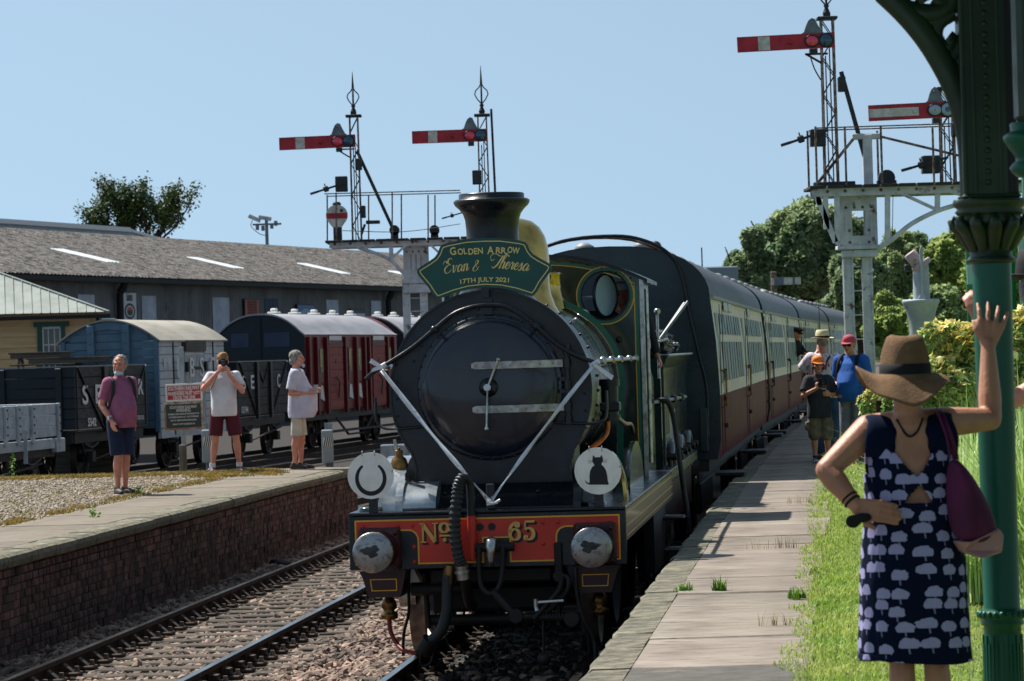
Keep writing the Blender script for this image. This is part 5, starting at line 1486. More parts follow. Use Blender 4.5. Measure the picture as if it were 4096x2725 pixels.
def maroon(y0,L_,label,cat,full=True):
    p = ywagon('parcels_van' if full else 'maroon_coach',y0,L_,.1,label,cat)
    W_ = 2.55; zf,zt = 1.05,3.2
    def top(x): return zt+.62*(1 - abs((x+W_/2)/(W_/2)) ** 2.4)
    prof = [(-W_,zf),(0,zf),(0,zt)]+[(0 - i*W_/20,top(0 - i*W_/20)) for i in range(1,20)]+[(-W_,zt)]
    MB().prism(prof,0,L_,'xz').build('body','pmv_maroon',p)
    MB().prism([(x,z - .02 if z > 2 else z) for x,z in prof],-.03,-.002,'xz').build('end','wagon_navy',p)
    n = 20; b = MB(); P = [(0.04 - i*(W_+.08)/n,top(max(-W_,min(0,0.04 - i*(W_+.08)/n)))+.02) for i in range(n+1)]; vs = []
    ys = [-.08,0]+[L_*i/4 for i in range(1,4)]+[L_ - 1.0,L_ - .2,L_]
    for j,y in enumerate(ys):
        for x,z in P: vs.append((x,y,z if j < len(ys) - 2 else z - (.12 if j == len(ys) - 2 else .4)*(z - zt)))
    k = n+1
    b.add(vs,[(j*k+i+1,j*k+i,(j+1)*k+i,(j+1)*k+i+1) for j in range(len(ys) - 1) for i in range(n)],True); b.build('roof','pmv_roof',p)
    b = MB().prism(P+[(x,z - .05) for x,z in reversed(P)],-.09,-.07,'xz'); b.build('roof_edge','pmv_roof',p)
    if full:
        for x0,x1,z0,z1 in ((-W_+.45,-W_+.95,2.9,3.3),(-1.15,-.42,2.9,3.3),(-1.1,-.38,1.9,2.2),(-W_+.4,-W_+.95,1.9,2.2)): MB().box(x0,x1,-.045,-.03,z0,z1).build('end_window','shed_blue',p)
        MB().box(-1.32,-1.24,-.07,-.03,zf,zt+.5).build('end_post','wagon_navy',p)
        seg = [(.25,'r'),(1.15,'r'),(1.75,'w'),(2.3,'r'),(2.6,'D'),(4.6,'r'),(5.3,'w'),(6.0,'r'),(6.5,'w'),(7.1,'r'),(7.7,'r'),(8.2,'D'),(10.2,'r'),(10.6,'w'),(11.1,'r')]
        for y,q in seg:
            if q == 'r': MB().bbox(.0,.10,y - .07,y+.09,zf - .1,zt - .05,.01).build('body_strake','pmv_maroon',p)
            elif q == 'w':
                f = MB().box(.0,.03,y - .2,y+.25,1.85,2.85).build('window_frame','pmv_maroon',p)
                MB().box(.03,.04,y - .15,y+.2,2.15,2.8).build('window','dark_glass',f)
                MB().box(.04,.045,y - .15,y - .02,2.3,2.8).build('blind','cream_board',f)
                MB().prism([(y - .2,1.4),(y+.3,1.32),(y+.15,1.75),(y - .1,1.78)],.02,.03,'yz').build('white_marking','lettering_white',p)
            else:
                dd = MB().box(.0,.03,y,y+1.75,zf+.02,zt - .1).build('double_door','pmv_panel',p)
                for i in range(9): MB().bbox(.03,.05,y+.04,y+1.71,zf+.08+i*.215,zf+.08+(i+1)*.215 - .02,.004).build('plank','pmv_panel',dd)
                MB().cyl((.06,y+.85,2.45),(.05,y+.85,2.45),.07,n=14).tube([(.06,y+.8,2.0),(.12,y+.8,1.9),(.12,y+.95,1.85),(.08,y+.95,1.4)],.02,6).build('door_handle','print_black',dd,kind='stuff')
                MB().box(.05,.06,y,y+1.75,zt - .3,zt - .22).build('door_rail','print_black',dd)
                MB().box(.05,.055,y+.1,y+1.6,zt - .15,zt - .02).build('panel','lettering_white',p)
    else:
        for y in range(0,int(L_) - 1):
            f = MB().box(.0,.03,y+.3,y+.95,2.0,2.85).build('window_frame','pmv_panel',p); MB().box(.03,.035,y+.36,y+.89,2.06,2.8).build('window','dark_glass',f)
    for i in range(5 if full else 4):
        y = 1.6+i*2.35
        MB().bbox(-1.42,-1.12,y - .2,y+.2,3.84,3.9,.02).bbox(-1.36,-1.18,y - .1,y+.1,3.9,4.0,.03).build('roof_ventilator','lettering_white',p)
    b = MB().box(-W_+.1,-.05,0,L_,.8,1.04).bar((0.0,L_*.3,.8),(0.0,L_*.42,.3),.05).bar((0.0,L_*.7,.8),(0,L_*.58,.3),.05).bar((0,L_*.42,.3),(0,L_*.58,.3),.05)
    b.build('underframe','under_black',p,kind='stuff')
    wheels(p,(-.35,),(1.8,3.2,L_ - 3.2,L_ - 1.8),.5)
    MB().box(.0,.3,.5,L_ - .5,.42,.47).build('footboard','under_black',p)
    return p
maroon(93.6,11.8,'maroon parcels van with pale curved roof and plank doors, behind the open wagon','parcels van')
maroon(106.6,14,'maroon coach mostly hidden by the locomotive, beyond the parcels van','railway coach',False)
w3 = ywagon('dropside_wagon',57.0,7.2,2.75,'low pale grey dropside wagon at the left edge in front of the dark wagon','goods wagon')
L_,W_ = 7.0,2.3; zf,zt = 1.2,1.83
running(w3,W_,L_)
plank_side(w3,0,0,L_,zf,zt,3,'pale_wagon'); plank_side(w3,-W_,0,L_,zf,zt,3,'pale_wagon',-1); plank_end(w3,L_ - .05,-W_,0,zf,zt,3,'pale_wagon')
for y in [L_ - .12,L_ - 1.65,L_ - 2.45,L_ - 3.15,L_ - 4.5,L_ - 5.6]: MB().bbox(.0,.06,y - .05,y+.05,zf - .1,zt,.01).build('side_post','pale_wagon',w3)
rivets('rivet',[(.065,y,z) for y in (L_ - .12,L_ - 1.65,L_ - 2.45,L_ - 3.15) for z in (1.3,1.45,1.6,1.75)],.022,'under_black',w3,(1,0,0))
MB().box(-.08,0,0,L_ - .3,.98,1.16).bbox(-.1,.03,L_ - .25,L_+.25,.9,1.16).build('solebar','pale_wagon',w3)
MB().bar((.08,L_ - 2.2,1.35),(.08,L_ - 2.25,.75),.07,.03).build('door_stop','pale_wagon',w3)
stext('S·14',.13,w3,L_ - .45,1.42,.02,width=.3)
for off,y0 in ((0,60),(2.75,52)):
    t = empty('railway_track',(0,0,0),kind='structure')
    for g_ in (-.48,-1.92):
        p,q = Vector((yard(y0,off)+g_,y0,-.02)),Vector((yard(170,off)+g_,170,-.02))
        r_ = MB().bar(p - Vector((0,0,.06)),q - Vector((0,0,.06)),.07,.12).build('rail','rail_side',t)
        MB().bar(p+Vector((0,0,.003)),q+Vector((0,0,.003)),.06,.006).build('rail_head','rail_top',r_)
t = empty('railway_track',(0,0,0),kind='structure')
for k,sl_ in ((0,.155),(1.45,.155),(2.6,.13),(4.05,.13)):
    p,q = Vector((-3.6+k*1.0,56,-.02)),Vector((-3.6+k+sl_*80,136,-.02))
    r_ = MB().bar(p - Vector((0,0,.06)),q - Vector((0,0,.06)),.07,.12).build('rail','rail_side',t)
    MB().bar(p+Vector((0,0,.003)),q+Vector((0,0,.003)),.06,.006).build('rail_head','rail_top',r_)
# ------------------------------------------------------------------ picnic tables
def picnic(p,rz,label,L_=2.7,dark=False):
    t = empty('picnic_table',p,rz,label=label,cat='picnic table',group='timber picnic tables')
    for i in range(4): MB().bbox(-L_/2,L_/2,-.3+i*.155,-.3+i*.155+.14,.70,.74,.006).build('top_board','old_timber',t)
    for s_ in (-1,1):
        MB().bbox(-L_/2+.1,L_/2+.1,s_*.66 - .12,s_*.66+.12,.42,.46,.006).build('bench_seat','old_timber',t)
        for x in (-L_/2+.25,L_/2 - .25):
            MB().bar((x,s_*.12,.7),(x,s_*.7,0),.1,.05,up=(1,0,0)).build('leg','old_timber',t)
    MB().box(-L_/2+.05,L_/2 - .05,-.3,-.26,.6,.7).build('apron','old_timber',t)
    return t
MB().box(-17,-9.2,79.3,79.9,-.3,2.0).build('loading_dock','old_timber',label='old timber loading dock behind the dark open wagon',cat='loading dock')
p = px(97,853,79.6); picnic(Vector((p.x,79.6,2.14)),0,'weathered picnic table, left one above the dark open wagon',1.5)
p = px(160,853,79.5); picnic(Vector((p.x,79.55,2.0)),.1,'weathered picnic table, right one in front of the blue van end',2.0)

# ------------------------------------------------------------------ yellow building
yb = empty('timber_building',(-11.75,95,0),.15,label='yellow weatherboard building with pale hipped roof and green window',cat='building')
ze = 3.98
for i in range(12):
    z0 = .3+i*.31
    if z0 > ze - .05: break
    MB().prism([(-.0,z0),(-.05,z0),(-.012,z0+.305),(0,z0+.305)],-13.4,-.1,'yz').build('weatherboard','cream_board',yb)
MB().box(-13.4,-.0,.0,8,0,ze).build('wall','cream_board',yb)
MB().box(-.1,.0,-.07,0,0,ze).build('corner_board','cream_board',yb)
fr_ = MB().box(-1.64,-1.5,-.09,-.04,2.05,3.72).box(-.98,-.86,-.09,-.04,2.05,3.72).box(-1.74,-.74,-.12,-.04,3.66,3.8).build('window_frame','frame_green',yb)
MB().box(-1.5,-.98,-.05,-.045,2.0,3.66).build('pane','dark_glass',fr_)
b = MB().box(-1.5,-1.46,-.08,-.05,2,3.66).box(-1.02,-.98,-.08,-.05,2,3.66).box(-1.5,-.98,-.08,-.05,3.6,3.66)
for x in (-1.33,-1.16): b.box(x - .015,x+.015,-.078,-.05,2,3.6)
for z in (2.35,2.75,3.15): b.box(-1.5,-.98,-.078,-.05,z - .018,z+.018)
b.build('glazing_bars','window_white',fr_,kind='stuff')
ex = .35
b = MB()
A,B_,C_,D_ = (ex,-.55,ze+.05),(-13.6,-.55,ze+.12),(-13.6,8.5,ze),(ex,8.5,ze)
R1,R2 = (-4.6,4.0,ze+2.1),(-13.6,4.0,ze+2.1)
b.add([A,B_,R2,R1],[(1,0,3,2)]).add([A,D_,R1],[(0,1,2)]).add([C_,D_,R1,R2],[(0,3,2,1)])
b.build('roof','pale_roof',yb)
b = MB()
for i in range(56):
    x = ex - .12 - i*.25; t = max(0,min(1,(ex - x)/(ex+4.6)))
    b.bar((x,-.56,ze+.07),(x,-.56+4.5*t,ze+.06+2.06*t),.014,.02)
b.build('roof_ribs','pale_roof',yb,kind='stuff')
MB().bar(A,R1,.12,.06).build('hip_capping','pale_roof',yb)
MB().box(-13.6,ex+.05,-.68,-.55,ze - .12,ze - .02).build('gutter','gutter',yb)
MB().bar((ex - .3,-.5,ze - .1),(ex - .25,-.1,ze - .6),.08).build('downpipe','gutter',yb)

# ------------------------------------------------------------------ big corrugated shed
SD = Vector((.281,.96,0)).normalized(); SN = Vector((.96,-.281,0)).normalized()     # along, outward
s0 = Vector((-18.7,123,0)) - SD*16
shed = empty('corrugated_shed',s0,math.atan2(SD.y,SD.x) - PI/2,label='long corrugated shed with mossy grey roof, skylights and enamel signs',cat='shed')
SL,EZ,RZ,HW = 92.0,6.0,8.66,10.0
def corr(name,m,par,o,du,dv,w,h,pitch=.3,amp=.045,nrm=None):
    n = int(w/pitch*2); o,du,dv = Vector(o),Vector(du),Vector(dv); nn = Vector(nrm); vs = []
    for i in range(n+1):
        p = o+du*(w*i/n)+nn*(amp if i % 2 else 0)
        vs += [p,p+dv*h]
    return MB().add(vs,[(2*i,2*i+2,2*i+3,2*i+1) for i in range(n)]).build(name,m,par)
SLP = math.hypot(HW+.5,RZ - EZ); dvr = Vector((-(HW+.5),0,RZ - EZ)).normalized(); nr = dvr.cross(Vector((0,1,0))); nr = nr if nr.z > 0 else -nr
o_ = corr('roof','shed_roof',shed,(.5,0,EZ),(0,1,0),dvr,SL,SLP,.34,.05,nr)
corr('wall','shed_wall',shed,(0,0,0),(0,1,0),(0,0,1),SL,EZ - .1,.28,.03,(1,0,0))
MB().box(-2*HW,-.05,.1,SL - .1,0,EZ).build('shed_body','shed_wall',shed)
MB().prism([(.35,EZ - .02),(-HW,RZ - .06),(-2*HW - .3,EZ - .02)],.02,SL - .02,'xz').build('gable','shed_wall',shed)
MB().box(.35,.62,0,SL,EZ - .22,EZ - .04).build('gutter','gutter',shed)
def along(U,z=4.5):
    V = 700
    for _ in range(3):
        r0 = px(U,V,1.0); r0.z = 0; r0.normalize()
        det = r0.x*SD.y - r0.y*SD.x
        t = (r0.x*(-s0.y) - r0.y*(-s0.x))/det
        P_ = s0+SD*t; d = P_.y
        V = 815 - (U - 1178)*.0297 - (z - CAMZ)*FPX*2357/1024/d
    return t
def roofpt(U,V):
    d = px(U,V,1.0) - Vector((0,0,CAMZ)); o0 = Vector((0,0,CAMZ))
    E_ = s0+SN*.5+Vector((0,0,EZ)); dv = (-SN*(HW+.5)+Vector((0,0,RZ - EZ))).normalized(); n_ = SD.cross(dv)
    t = (E_ - o0).dot(n_)/d.dot(n_); P_ = o0+d*t - E_
    return P_.dot(SD),P_.dot(dv)
for (a,b_,c_,d_) in [((138,576),(255,606),0,0),((445,595),(548,620),0,0),((703,609),(790,632),0,0),((920,627),(948,640),0,0)]:
    u0,v0 = roofpt(*a); u1,v1 = roofpt(*b_)
    um = (u0+u1)/2; v0,v1 = max(v0,v1),min(v0,v1)
    corr('skylight','skylight',shed,Vector((.5,um - .75,EZ))+dvr*v1+nr*.03,(0,1,0),dvr,1.3,v0 - v1,.34,.05,nr)
for U0,U1,m_ in ((178,215,'shed_sheet'),(325,358,'shed_sheet'),(488,525,'shed_sheet'),(750,778,'shed_sheet'),(853,876,'shed_sheet'),(608,640,'shed_blue')):
    t0,t1 = along(U0),along(U1)
    corr('translucent_sheet' if m_ == 'shed_sheet' else 'painted_sheet',m_,shed,(.04,t0,2.2),(0,1,0),(0,0,1),t1 - t0,EZ - 2.9,.28,.03,(1,0,0))
for U in (264,884):
    t0 = along(U); MB().cyl((.25,t0,0),(.25,t0,EZ - .6),.14,n=10).tube([(.25,t0,EZ - .6),(.4,t0,EZ - .4),(.5,t0,EZ - .15)],.16,8).build('downpipe','gutter',shed)
def enamel(U0,U1,V0,V1,m_,label):
    t0,t1 = along(U0),along(U1); y_ = (s0+SD*t0).y
    z1 = CAMZ+(815 - (U0 - 1178)*.0297 - V0)*y_/(FPX*2357/1024); z0 = CAMZ+(815 - (U0 - 1178)*.0297 - V1)*y_/(FPX*2357/1024)
    M = shed.matrix_basis @ Vector((.12,(t0+t1)/2,(z0+z1)/2))
    e = empty('enamel_sign',M,shed.rotation_euler.z,label=label,cat='advertising sign',group='old enamel signs on the corrugated shed')
    w,h = (t1 - t0)/2,(z1 - z0)/2
    MB().box(0,.04,-w,w,-h,h).build('panel',m_,e)
    MB().box(-.02,.03,-w - .08,w+.08,-h - .08,h+.08).build('frame','sig_black',e)
    return e,w,h
e,w,h = enamel(275,306,674,742,'enamel_white','tall white enamel sign with a dark oval emblem on the shed wall')
text('Suinion',.5,'lettering','sign_print',e,(.045,0,h*.72),(PI/2,0,PI/2),width=w*.9,bold=.01)
def oval(e,z,ry,rz,m_,x): MB().add([(x,ry*math.cos(2*PI*i/28),z+rz*math.sin(2*PI*i/28)) for i in range(28)],[tuple(range(28))]).build('emblem',m_,e)
oval(e,-h*.25,w*.8,h*.55,'sign_print',.043); oval(e,-h*.25,w*.6,h*.38,'enamel_white',.046); oval(e,-h*.2,w*.48,h*.26,'enamel_orange',.048); oval(e,-h*.35,w*.42,h*.2,'sign_print',.05)
e,w,h = enamel(558,588,691,727,'enamel_orange','orange enamel sign with lines of dark lettering on the shed wall')
for i in range(5): text(['ORANGE','MARKET','MARMALADE','JAMS','FRUIT'][i] if False else 'MMMMMM',.26,'lettering','sign_print',e,(.045,0,h*(.7 - i*.36)),(PI/2,0,PI/2),width=w*1.5)
e,w,h = enamel(679,716,703,732,'enamel_blue','blue enamel sign with white arches on the shed wall')
for k in range(6): MB().box(.042,.046,-w*.7+k*w*.24,-w*.7+k*w*.24+w*.13,-h,-h+h*(1.0+.5*math.sin(PI*k/5))).build('white_bar','enamel_white',e)
e,w,h = enamel(803,833,714,731,'enamel_white','small enamel sign, navy above white, nearest the gantry')
MB().box(.042,.046,-w,w,h*.1,h).build('navy_band','enamel_navy',e)
b2_ = empty('pale_roofed_building',(0,0,0),0,label='pale grey roofed building rising behind the mossy shed roof',cat='building')
p0,p1,p2 = px(-60,505,175),px(292,529,190),px(384,556,196)
b = MB(); lo_ = [Vector((p.x,p.y - 6,6)) for p in (p0,p1,p2)]
b.add([p0,p1,p2+Vector((0,0,-.2)),lo_[2]+Vector((1.5,0,0)),lo_[1],lo_[0]],[(0,5,4,1),(1,4,3,2)]); b.build('roof','light_roof',b2_)
MB().box(p0.x,p1.x+2,p0.y+2,p1.y+8,-.3,6.5).build('wall','shed_wall',b2_)
MB().bar(p0,p1,.5,.25).bar(p1,p2,.3,.15).build('ridge_capping','enamel_white',b2_)
q = px(615,566,182)
ml = empty('camera_mast',(q.x,q.y,0),0,label='grey mast with two surveillance cameras above the shed roof',cat='camera mast')
zt_ = px(615,497,182).z
MB().cyl((0,0,0),(0,0,zt_ - .2),.13,.09,n=10).build('pole','sig_grey',ml)
MB().box(-.75,.8,-.05,.05,zt_ - .5,zt_ - .4).build('crossarm','sig_grey',ml)
for x,r_ in ((-.65,.45),(-.08,.2)):
    b = MB(); b.M = Matrix.Translation((x,0,zt_ - .12)) @ Matrix.Rotation(r_,4,'Y'); b.bbox(-.35,.35,-.12,.12,-.1,.12,.03); b.build('camera_housing','crane_grey',ml)
for x,z in ((-.5,-.75),(-.2,-.8),(.28,-.7),(.5,-.55)): MB().bbox(x - .09,x+.09,-.1,.1,zt_+z,zt_+z+.28,.02).build('junction_box','sig_grey',ml)
MB().tube(spline([(-.75,0,zt_ - .2),(-.85,0,zt_ - .5),(-.6,0,zt_ - .8),(-.3,0,zt_ - 1.0),(0,0,zt_ - 1.05)],4),.02,5).build('cable','sig_black',ml)
# ------------------------------------------------------------------ signal gantries
K = FPX*2357/1024
class PX:
    def __init__(s,d,base): s.d = d; s.b = base
    def __call__(s,U,V):
        p = px(U,V,s.d); return (p.x - s.b.x,p.z)
def gantry_frame(name,d,Ub,label):
    b_ = px(Ub,900,d)
    g = empty(name,(b_.x,d,0),0,label=label,cat='railway signal')
    return g,PX(d,b_)
def post(g,x,z0,z1,w=.16,y=0,name='post',m='gantry_white'):
    b = MB().box(x - w/2,x+w/2,y - w/2,y - w/2+.03,z0,z1).box(x - w/2,x+w/2,y+w/2 - .03,y+w/2,z0,z1).box(x - .015,x+.015,y - w/2+.03,y+w/2 - .03,z0,z1)
    b.box(x - w/2,x - w/2+.03,y - w/2 - .02,y - w/2,z0,z1).box(x+w/2 - .03,x+w/2,y - w/2 - .02,y - w/2,z0,z1)
    return b.build(name,m,g)
def lattice(g,x,z0,z1,w=.17,w2=.12,y=0):
    b = MB()
    for i in range(4):
        sx,sy = (-1,1)[i % 2],(-1,1)[i // 2]
        b.bar((x+sx*w/2,y+sy*w/2,z0),(x+sx*w2/2,y+sy*w2/2,z1),.032)
    m_ = b.build('mast','mast_rust',g)
    b = MB(); n = int((z1 - z0)/.3)
    for i in range(n):
        za,zb = z0+(z1 - z0)*i/n,z0+(z1 - z0)*(i+1)/n; s_ = 1 if i % 2 else -1
        for sy in (-1,1):
            b.bar((x - s_*w/2*.9,y+sy*w/2*.9,za),(x+s_*w/2*.9,y+sy*w/2*.9,zb),.016)
            b.bar((x+sy*w/2*.9,y - s_*w/2*.9,za),(x+sy*w/2*.9,y+s_*w/2*.9,zb),.016)
    b.cyl((x+.03,y - .1,z0),(x+.02,y - .1,z1 - .4),.012,n=6).cyl((x - .03,y+.1,z0),(x - .03,y+.1,z1 - .6),.012,n=6)
    b.build('lacing','wire',m_,kind='stuff')
    return m_
def finial(g,x,z,y=0,s=1.0):
    b = MB().bbox(x - .17,x+.17,y - .17,y+.17,z,z+.05,.01).box(x - .06,x+.06,y - .06,y+.06,z+.05,z+.12)
    b.lathe([(.07,.1),(.05,.16),(.03,.2),(.05,.24),(.02,.28),(.015,.3)],(x,y,z),n=10)
    for a in range(4):
        c_,s_ = math.cos(a*PI/2),math.sin(a*PI/2)
        b.tube([(x+c_*r_*s,y+s_*r_*s,z+h_*s) for r_,h_ in ((.02,.3),(.10,.4),(.15,.5),(.13,.58),(.05,.66),(.01,.74))],.014,6)
    b.cyl((x,y,z+.28*s),(x,y,z+.76*s),.02,n=8).cyl((x,y,z+.74*s),(x,y,z+1.15*s),.028,.004,n=8)
    return b.build('finial','sig_black',g)
def arm(g,x0,z0,x1,z1,h,kind='home',y=-.2):
    a = math.atan2(z1 - z0,x1 - x0); L_ = math.hypot(x1 - x0,z1 - z0); R_ = Matrix.Translation((x0,y,z0)) @ Matrix.Rotation(-a,4,'Y')
    def mb(): b = MB(); b.M = R_; return b
    t = h/2
    body = mb().box(0,L_,0,.012,-t,t).box(0,L_*.72,-.012,0,t - .012,t).box(0,L_*.72,-.012,0,-t,-t+.012).build('arm','sig_red',g)
    if kind == 'home': mb().box(L_*.215,L_*.335,-.006,-.001,-t+.012,t - .012).build('white_stripe','sig_white',body)
    else: mb().box(.01,L_*.58,-.006,-.001,-t*.56,t*.5).build('white_stripe','sig_white',body)
    mb().lathe([(.045,0),(.045,.02),(.001,.022)],(L_*.54,0,0),(0,-1,0),14).build('pivot_boss','sig_red' if kind == 'home' else 'sig_white',body)
    for q,m_,rr_ in ((.765,'lens_red' if kind == 'home' else 'lens_pale',t*.8),(.91,'lens_blue' if kind == 'home' else 'lens_pale',t*.86)):
        ln = mb().lathe([(rr_,0),(rr_*.9,.03),(.001,.035)],(L_*q,-.012,0),(0,-1,0),26,sq=(1.08,.88) if q < .8 else (1,1)).build('lens',m_,body)
        mb().lathe([(rr_*1.15,0),(rr_*1.15,.03),(rr_*.93,.036),(rr_*.93,0)],(L_*q,-.008,0),(0,-1,0),26,caps=False,sq=(1.08,.88) if q < .8 else (1,1)).build('lens_rim','sig_black',ln)
        if kind != 'home': mb().lathe([(rr_*(.16 if q < .8 else .4),0),(.001,.002)],(L_*q,-.05,0),(0,-1,0),14).build('lens_centre','lens_red' if q < .8 else 'lens_blue',ln)
    hp = [(L_*.66,t),(L_*.69,t+.03),(L_*.715,t+.14),(L_*.74,t+.22),(L_*.775,t+.26),(L_*.81,t+.24),(L_*.835,t+.14),(L_*.87,t+.03),(L_*.9,t)]
    mb().prism(hp,.015,.07,'xz').lathe([(.03,0),(.02,.02)],(L_*.77,.015,t+.18),(0,-1,0),12).build('lamp_housing','sig_grey',g)
    mb().box(L_*.74,L_*.82,.02,.18,-t - .08,-t).build('lamp_bracket','sig_black',g)
    return body
def counterweight(g,x,z,s=1.0,tilt=.32,y=-.25):
    b = MB(); b.M = Matrix.Translation((x,y,z)) @ Matrix.Rotation(-tilt,4,'Y') @ Matrix.Scale(s,4)
    b.bar((-.72,0,-.0),(.35,0,0),.03,.07).bbox(-.50,-.32,-.06,.06,-.1,.1,.03).cyl((-.41,0,.08),(-.41,0,.19),.02,n=8).bar((-.98,0,0),(-.7,0,0),.05,.08)
    return b.build('balance_weight','sig_black',g)
def relay(g,x,z,w,h,y=-.1): return MB().bbox(x - w/2,x+w/2,y - .12,y+.12,z,z+h,.012).build('relay_box','sig_black',g)
def railing(g,pts,zt,zb,y,posts,wobble=0):
    b = MB()
    for (xa,za),(xb,zb_) in pts: b.bar((xa,y,za),(xb,y,zb_),.02)
    for x,z1,z0 in posts: b.bar((x,y,z0),(x,y,z1),.03)
    return b.build('railing','mast_rust',g)

# ---- left gantry
D1 = 72.0
g,P = gantry_frame('signal_gantry',D1,955,'rusty white signal gantry with two semaphore arms, left of the chimney')
dz_ = P(955,552)[1]
xl,xr = P(752,555)[0],P(1175,545)[0]
post(g,P(936,700)[0],-.3,P(936,650)[1],.16); post(g,P(976,700)[0],-.3,P(976,650)[1],.16)
for k in range(14): MB().bar((P(938,700)[0],0,.4+k*.28),(P(974,700)[0],0,.4+k*.28),.02).build('ladder_rung','gantry_white',g)
x0,x1 = P(929,600)[0],P(987,600)[0]
zb1,zt1 = P(955,640)[1],P(955,556)[1]
bx = MB().box(x0,x1,-.14,-.12,zb1+.3+.0,zt1 - .05)
hx = (x0+x1)/2
MB().box(x0,x1,-.16,-.13,zt1 - .28,zt1 - .02).box(x0,x0+.15,-.14,-.12,zb1+.15,zt1 - .25).box(x1 - .15,x1,-.14,-.12,zb1+.15,zt1 - .25).box(hx - .09,hx - .015,-.14,-.12,zb1+.15,zt1 - .25).box(hx+.015,hx+.09,-.14,-.12,zb1+.15,zt1 - .25).box(x0,x1,-.16,-.13,zb1 - .02,zb1+.16).box(x0,x1,.12,.14,zb1,zt1).build('head_plate','gantry_white',g)
rivets('rivet',[(x0+.08+i*(x1 - x0 - .16)/3,-.165,zt1 - q) for i in range(4) for q in (.06,.22)],.022,'mast_rust',g)
MB().bbox(x0 - .04,x1+.04,-.2,.2,zb1 - .12,zb1 - .02,.01).bbox(x0 - .01,x1+.01,-.17,.17,zb1 - .32,zb1 - .13,.01).build('cap_plate','gantry_white',g)
for y in (-.45,.45): MB().box(xl+.08,xr,y - .05,y+.05,dz_ - .14,dz_ - .03).build('girder','gantry_white',g)
rivets('bolt',[(xl+.2+i*.33,-.505,dz_ - .06) for i in range(11)],.03,'mast_rust',g)
for i in range(11): MB().bbox(xl+i*.36,xl+i*.36+.33,-.65,.65,dz_ - .03,dz_+.02,.005).build('deck_plank','gantry_deck',g)
cv = [P(*q) for q in ((816,560),(828,572),(860,582),(900,600),(925,625),(938,640))]
for y in (-.45,): MB().tube([(x,y,z) for x,z in spline([(a,0,c) for a,c in cv],4) and [(v.x,v.z) for v in spline([(a,0,c) for a,c in cv],4)]],.04,6).build('curved_brace','gantry_white',g)
for a,c in (((826,556),(830,572)),((840,574),(880,560)),((902,556),(902,598)),((902,598),(942,560))): MB().bar((P(*a)[0],-.45,P(*a)[1]),(P(*c)[0],-.45,P(*c)[1]),.09,.05).build('brace','gantry_white',g)
for a,c in (((987,560),(1027,598)),((1027,598),(1027,556)),((1060,560),(1110,572))): MB().bar((P(*a)[0],-.45,P(*a)[1]),(P(*c)[0],-.45,P(*c)[1]),.09,.05).build('brace','gantry_white',g)
xm = P(822,545)[0]; zt_ = P(808,270)[1]
lattice(g,xm,dz_,zt_,.19,.17); finial(g,xm,zt_,s=.85)
a0,a1 = P(644,333),P(819,325)
arm(g,a0[0],a0[1],a1[0],a1[1],.27)
counterweight(g,P(778,428)[0],P(778,428)[1],.62,.28)
relay(g,P(787,438)[0],P(787,442)[1],.26,.33); relay(g,P(826,385)[0],P(826,392)[1],.14,.24); relay(g,P(836,500)[0],P(836,502)[1],.12,.26); 
MB().bbox(P(826,500)[0]+.15,P(826,500)[0]+.45,-.1,.05,P(840,516)[1],P(840,508)[1],.01).bar((P(840,516)[0],0,P(840,516)[1]),(P(832,540)[0],0,P(832,540)[1]),.05).build('pulley_bracket','sig_black',g)
MB().bar((P(822,348)[0],0,P(822,348)[1]),(P(912,543)[0],0,P(912,543)[1]),.07,.07).build('strut','sig_black',g)
MB().bar((P(775,344)[0],0,P(775,344)[1]),(xm,0,P(775,344)[1]),.03).bar((P(775,344)[0],0,P(775,344)[1]),(xm - .08,0,P(775,365)[1]),.03).build('arm_bracket','sig_black',g)
c_ = P(777,497)
ds = MB().prism([(c_[0]+.225*math.cos(t)*1.04,c_[1]+.225*math.sin(t)) for t in [math.radians(a) for a in range(-35,216,8)]]+[(c_[0] - .1,c_[1] - .25),(c_[0]+.1,c_[1] - .25)],-.3,-.29,'xz').build('shunting_disc','sig_white',g)
MB().box(c_[0] - .22,c_[0]+.22,-.305,-.3,c_[1] - .07,c_[1]+.05).build('red_band','sig_red',ds)
MB().cyl((c_[0],-.308,c_[1]+.13),(c_[0],-.3,c_[1]+.13),.025,n=12).cyl((c_[0]+.1,-.308,c_[1]+.1),(c_[0]+.1,-.3,c_[1]+.1),.035,n=12).cyl((c_[0],-.312,c_[1]),(c_[0],-.3,c_[1]),.025,n=12).build('lamp_hole','sig_black',ds,kind='stuff')
MB().lathe([(.08,.2),(.1,.22),(.06,.27)],(c_[0],-.2,c_[1]+.02),n=14).bbox(c_[0] - .09,c_[0]+.09,-.25,-.05,dz_+.02,c_[1] - .2,.02).build('disc_lamp','sig_black',g)
top = lambda U: P(U,446+(U - 750)*-.012)[1]
rp_ = [(U,452,550) for U in (750,777,846,905,922,984,1000)]
b = MB()
for U,V0,V1 in rp_: b.bar((P(U,V0)[0],-.55 if U % 2 else .55,P(U,446)[1]),(P(U,V1)[0],-.55 if U % 2 else .55,dz_),.03)
for y in (-.55,.55): b.bar((P(750,449)[0],y,P(750,449)[1]),(P(1060,441)[0],y,P(1060,441)[1]),.022)
b.build('railing','mast_rust',g)
MB().tube(spline([(P(790,532)[0],-.3,P(790,532)[1]),(P(930,530)[0],-.2,P(930,534)[1]),(P(1060,516)[0],-.2,P(1060,516)[1])],5),.008,4).build('signal_wire','wire',g)
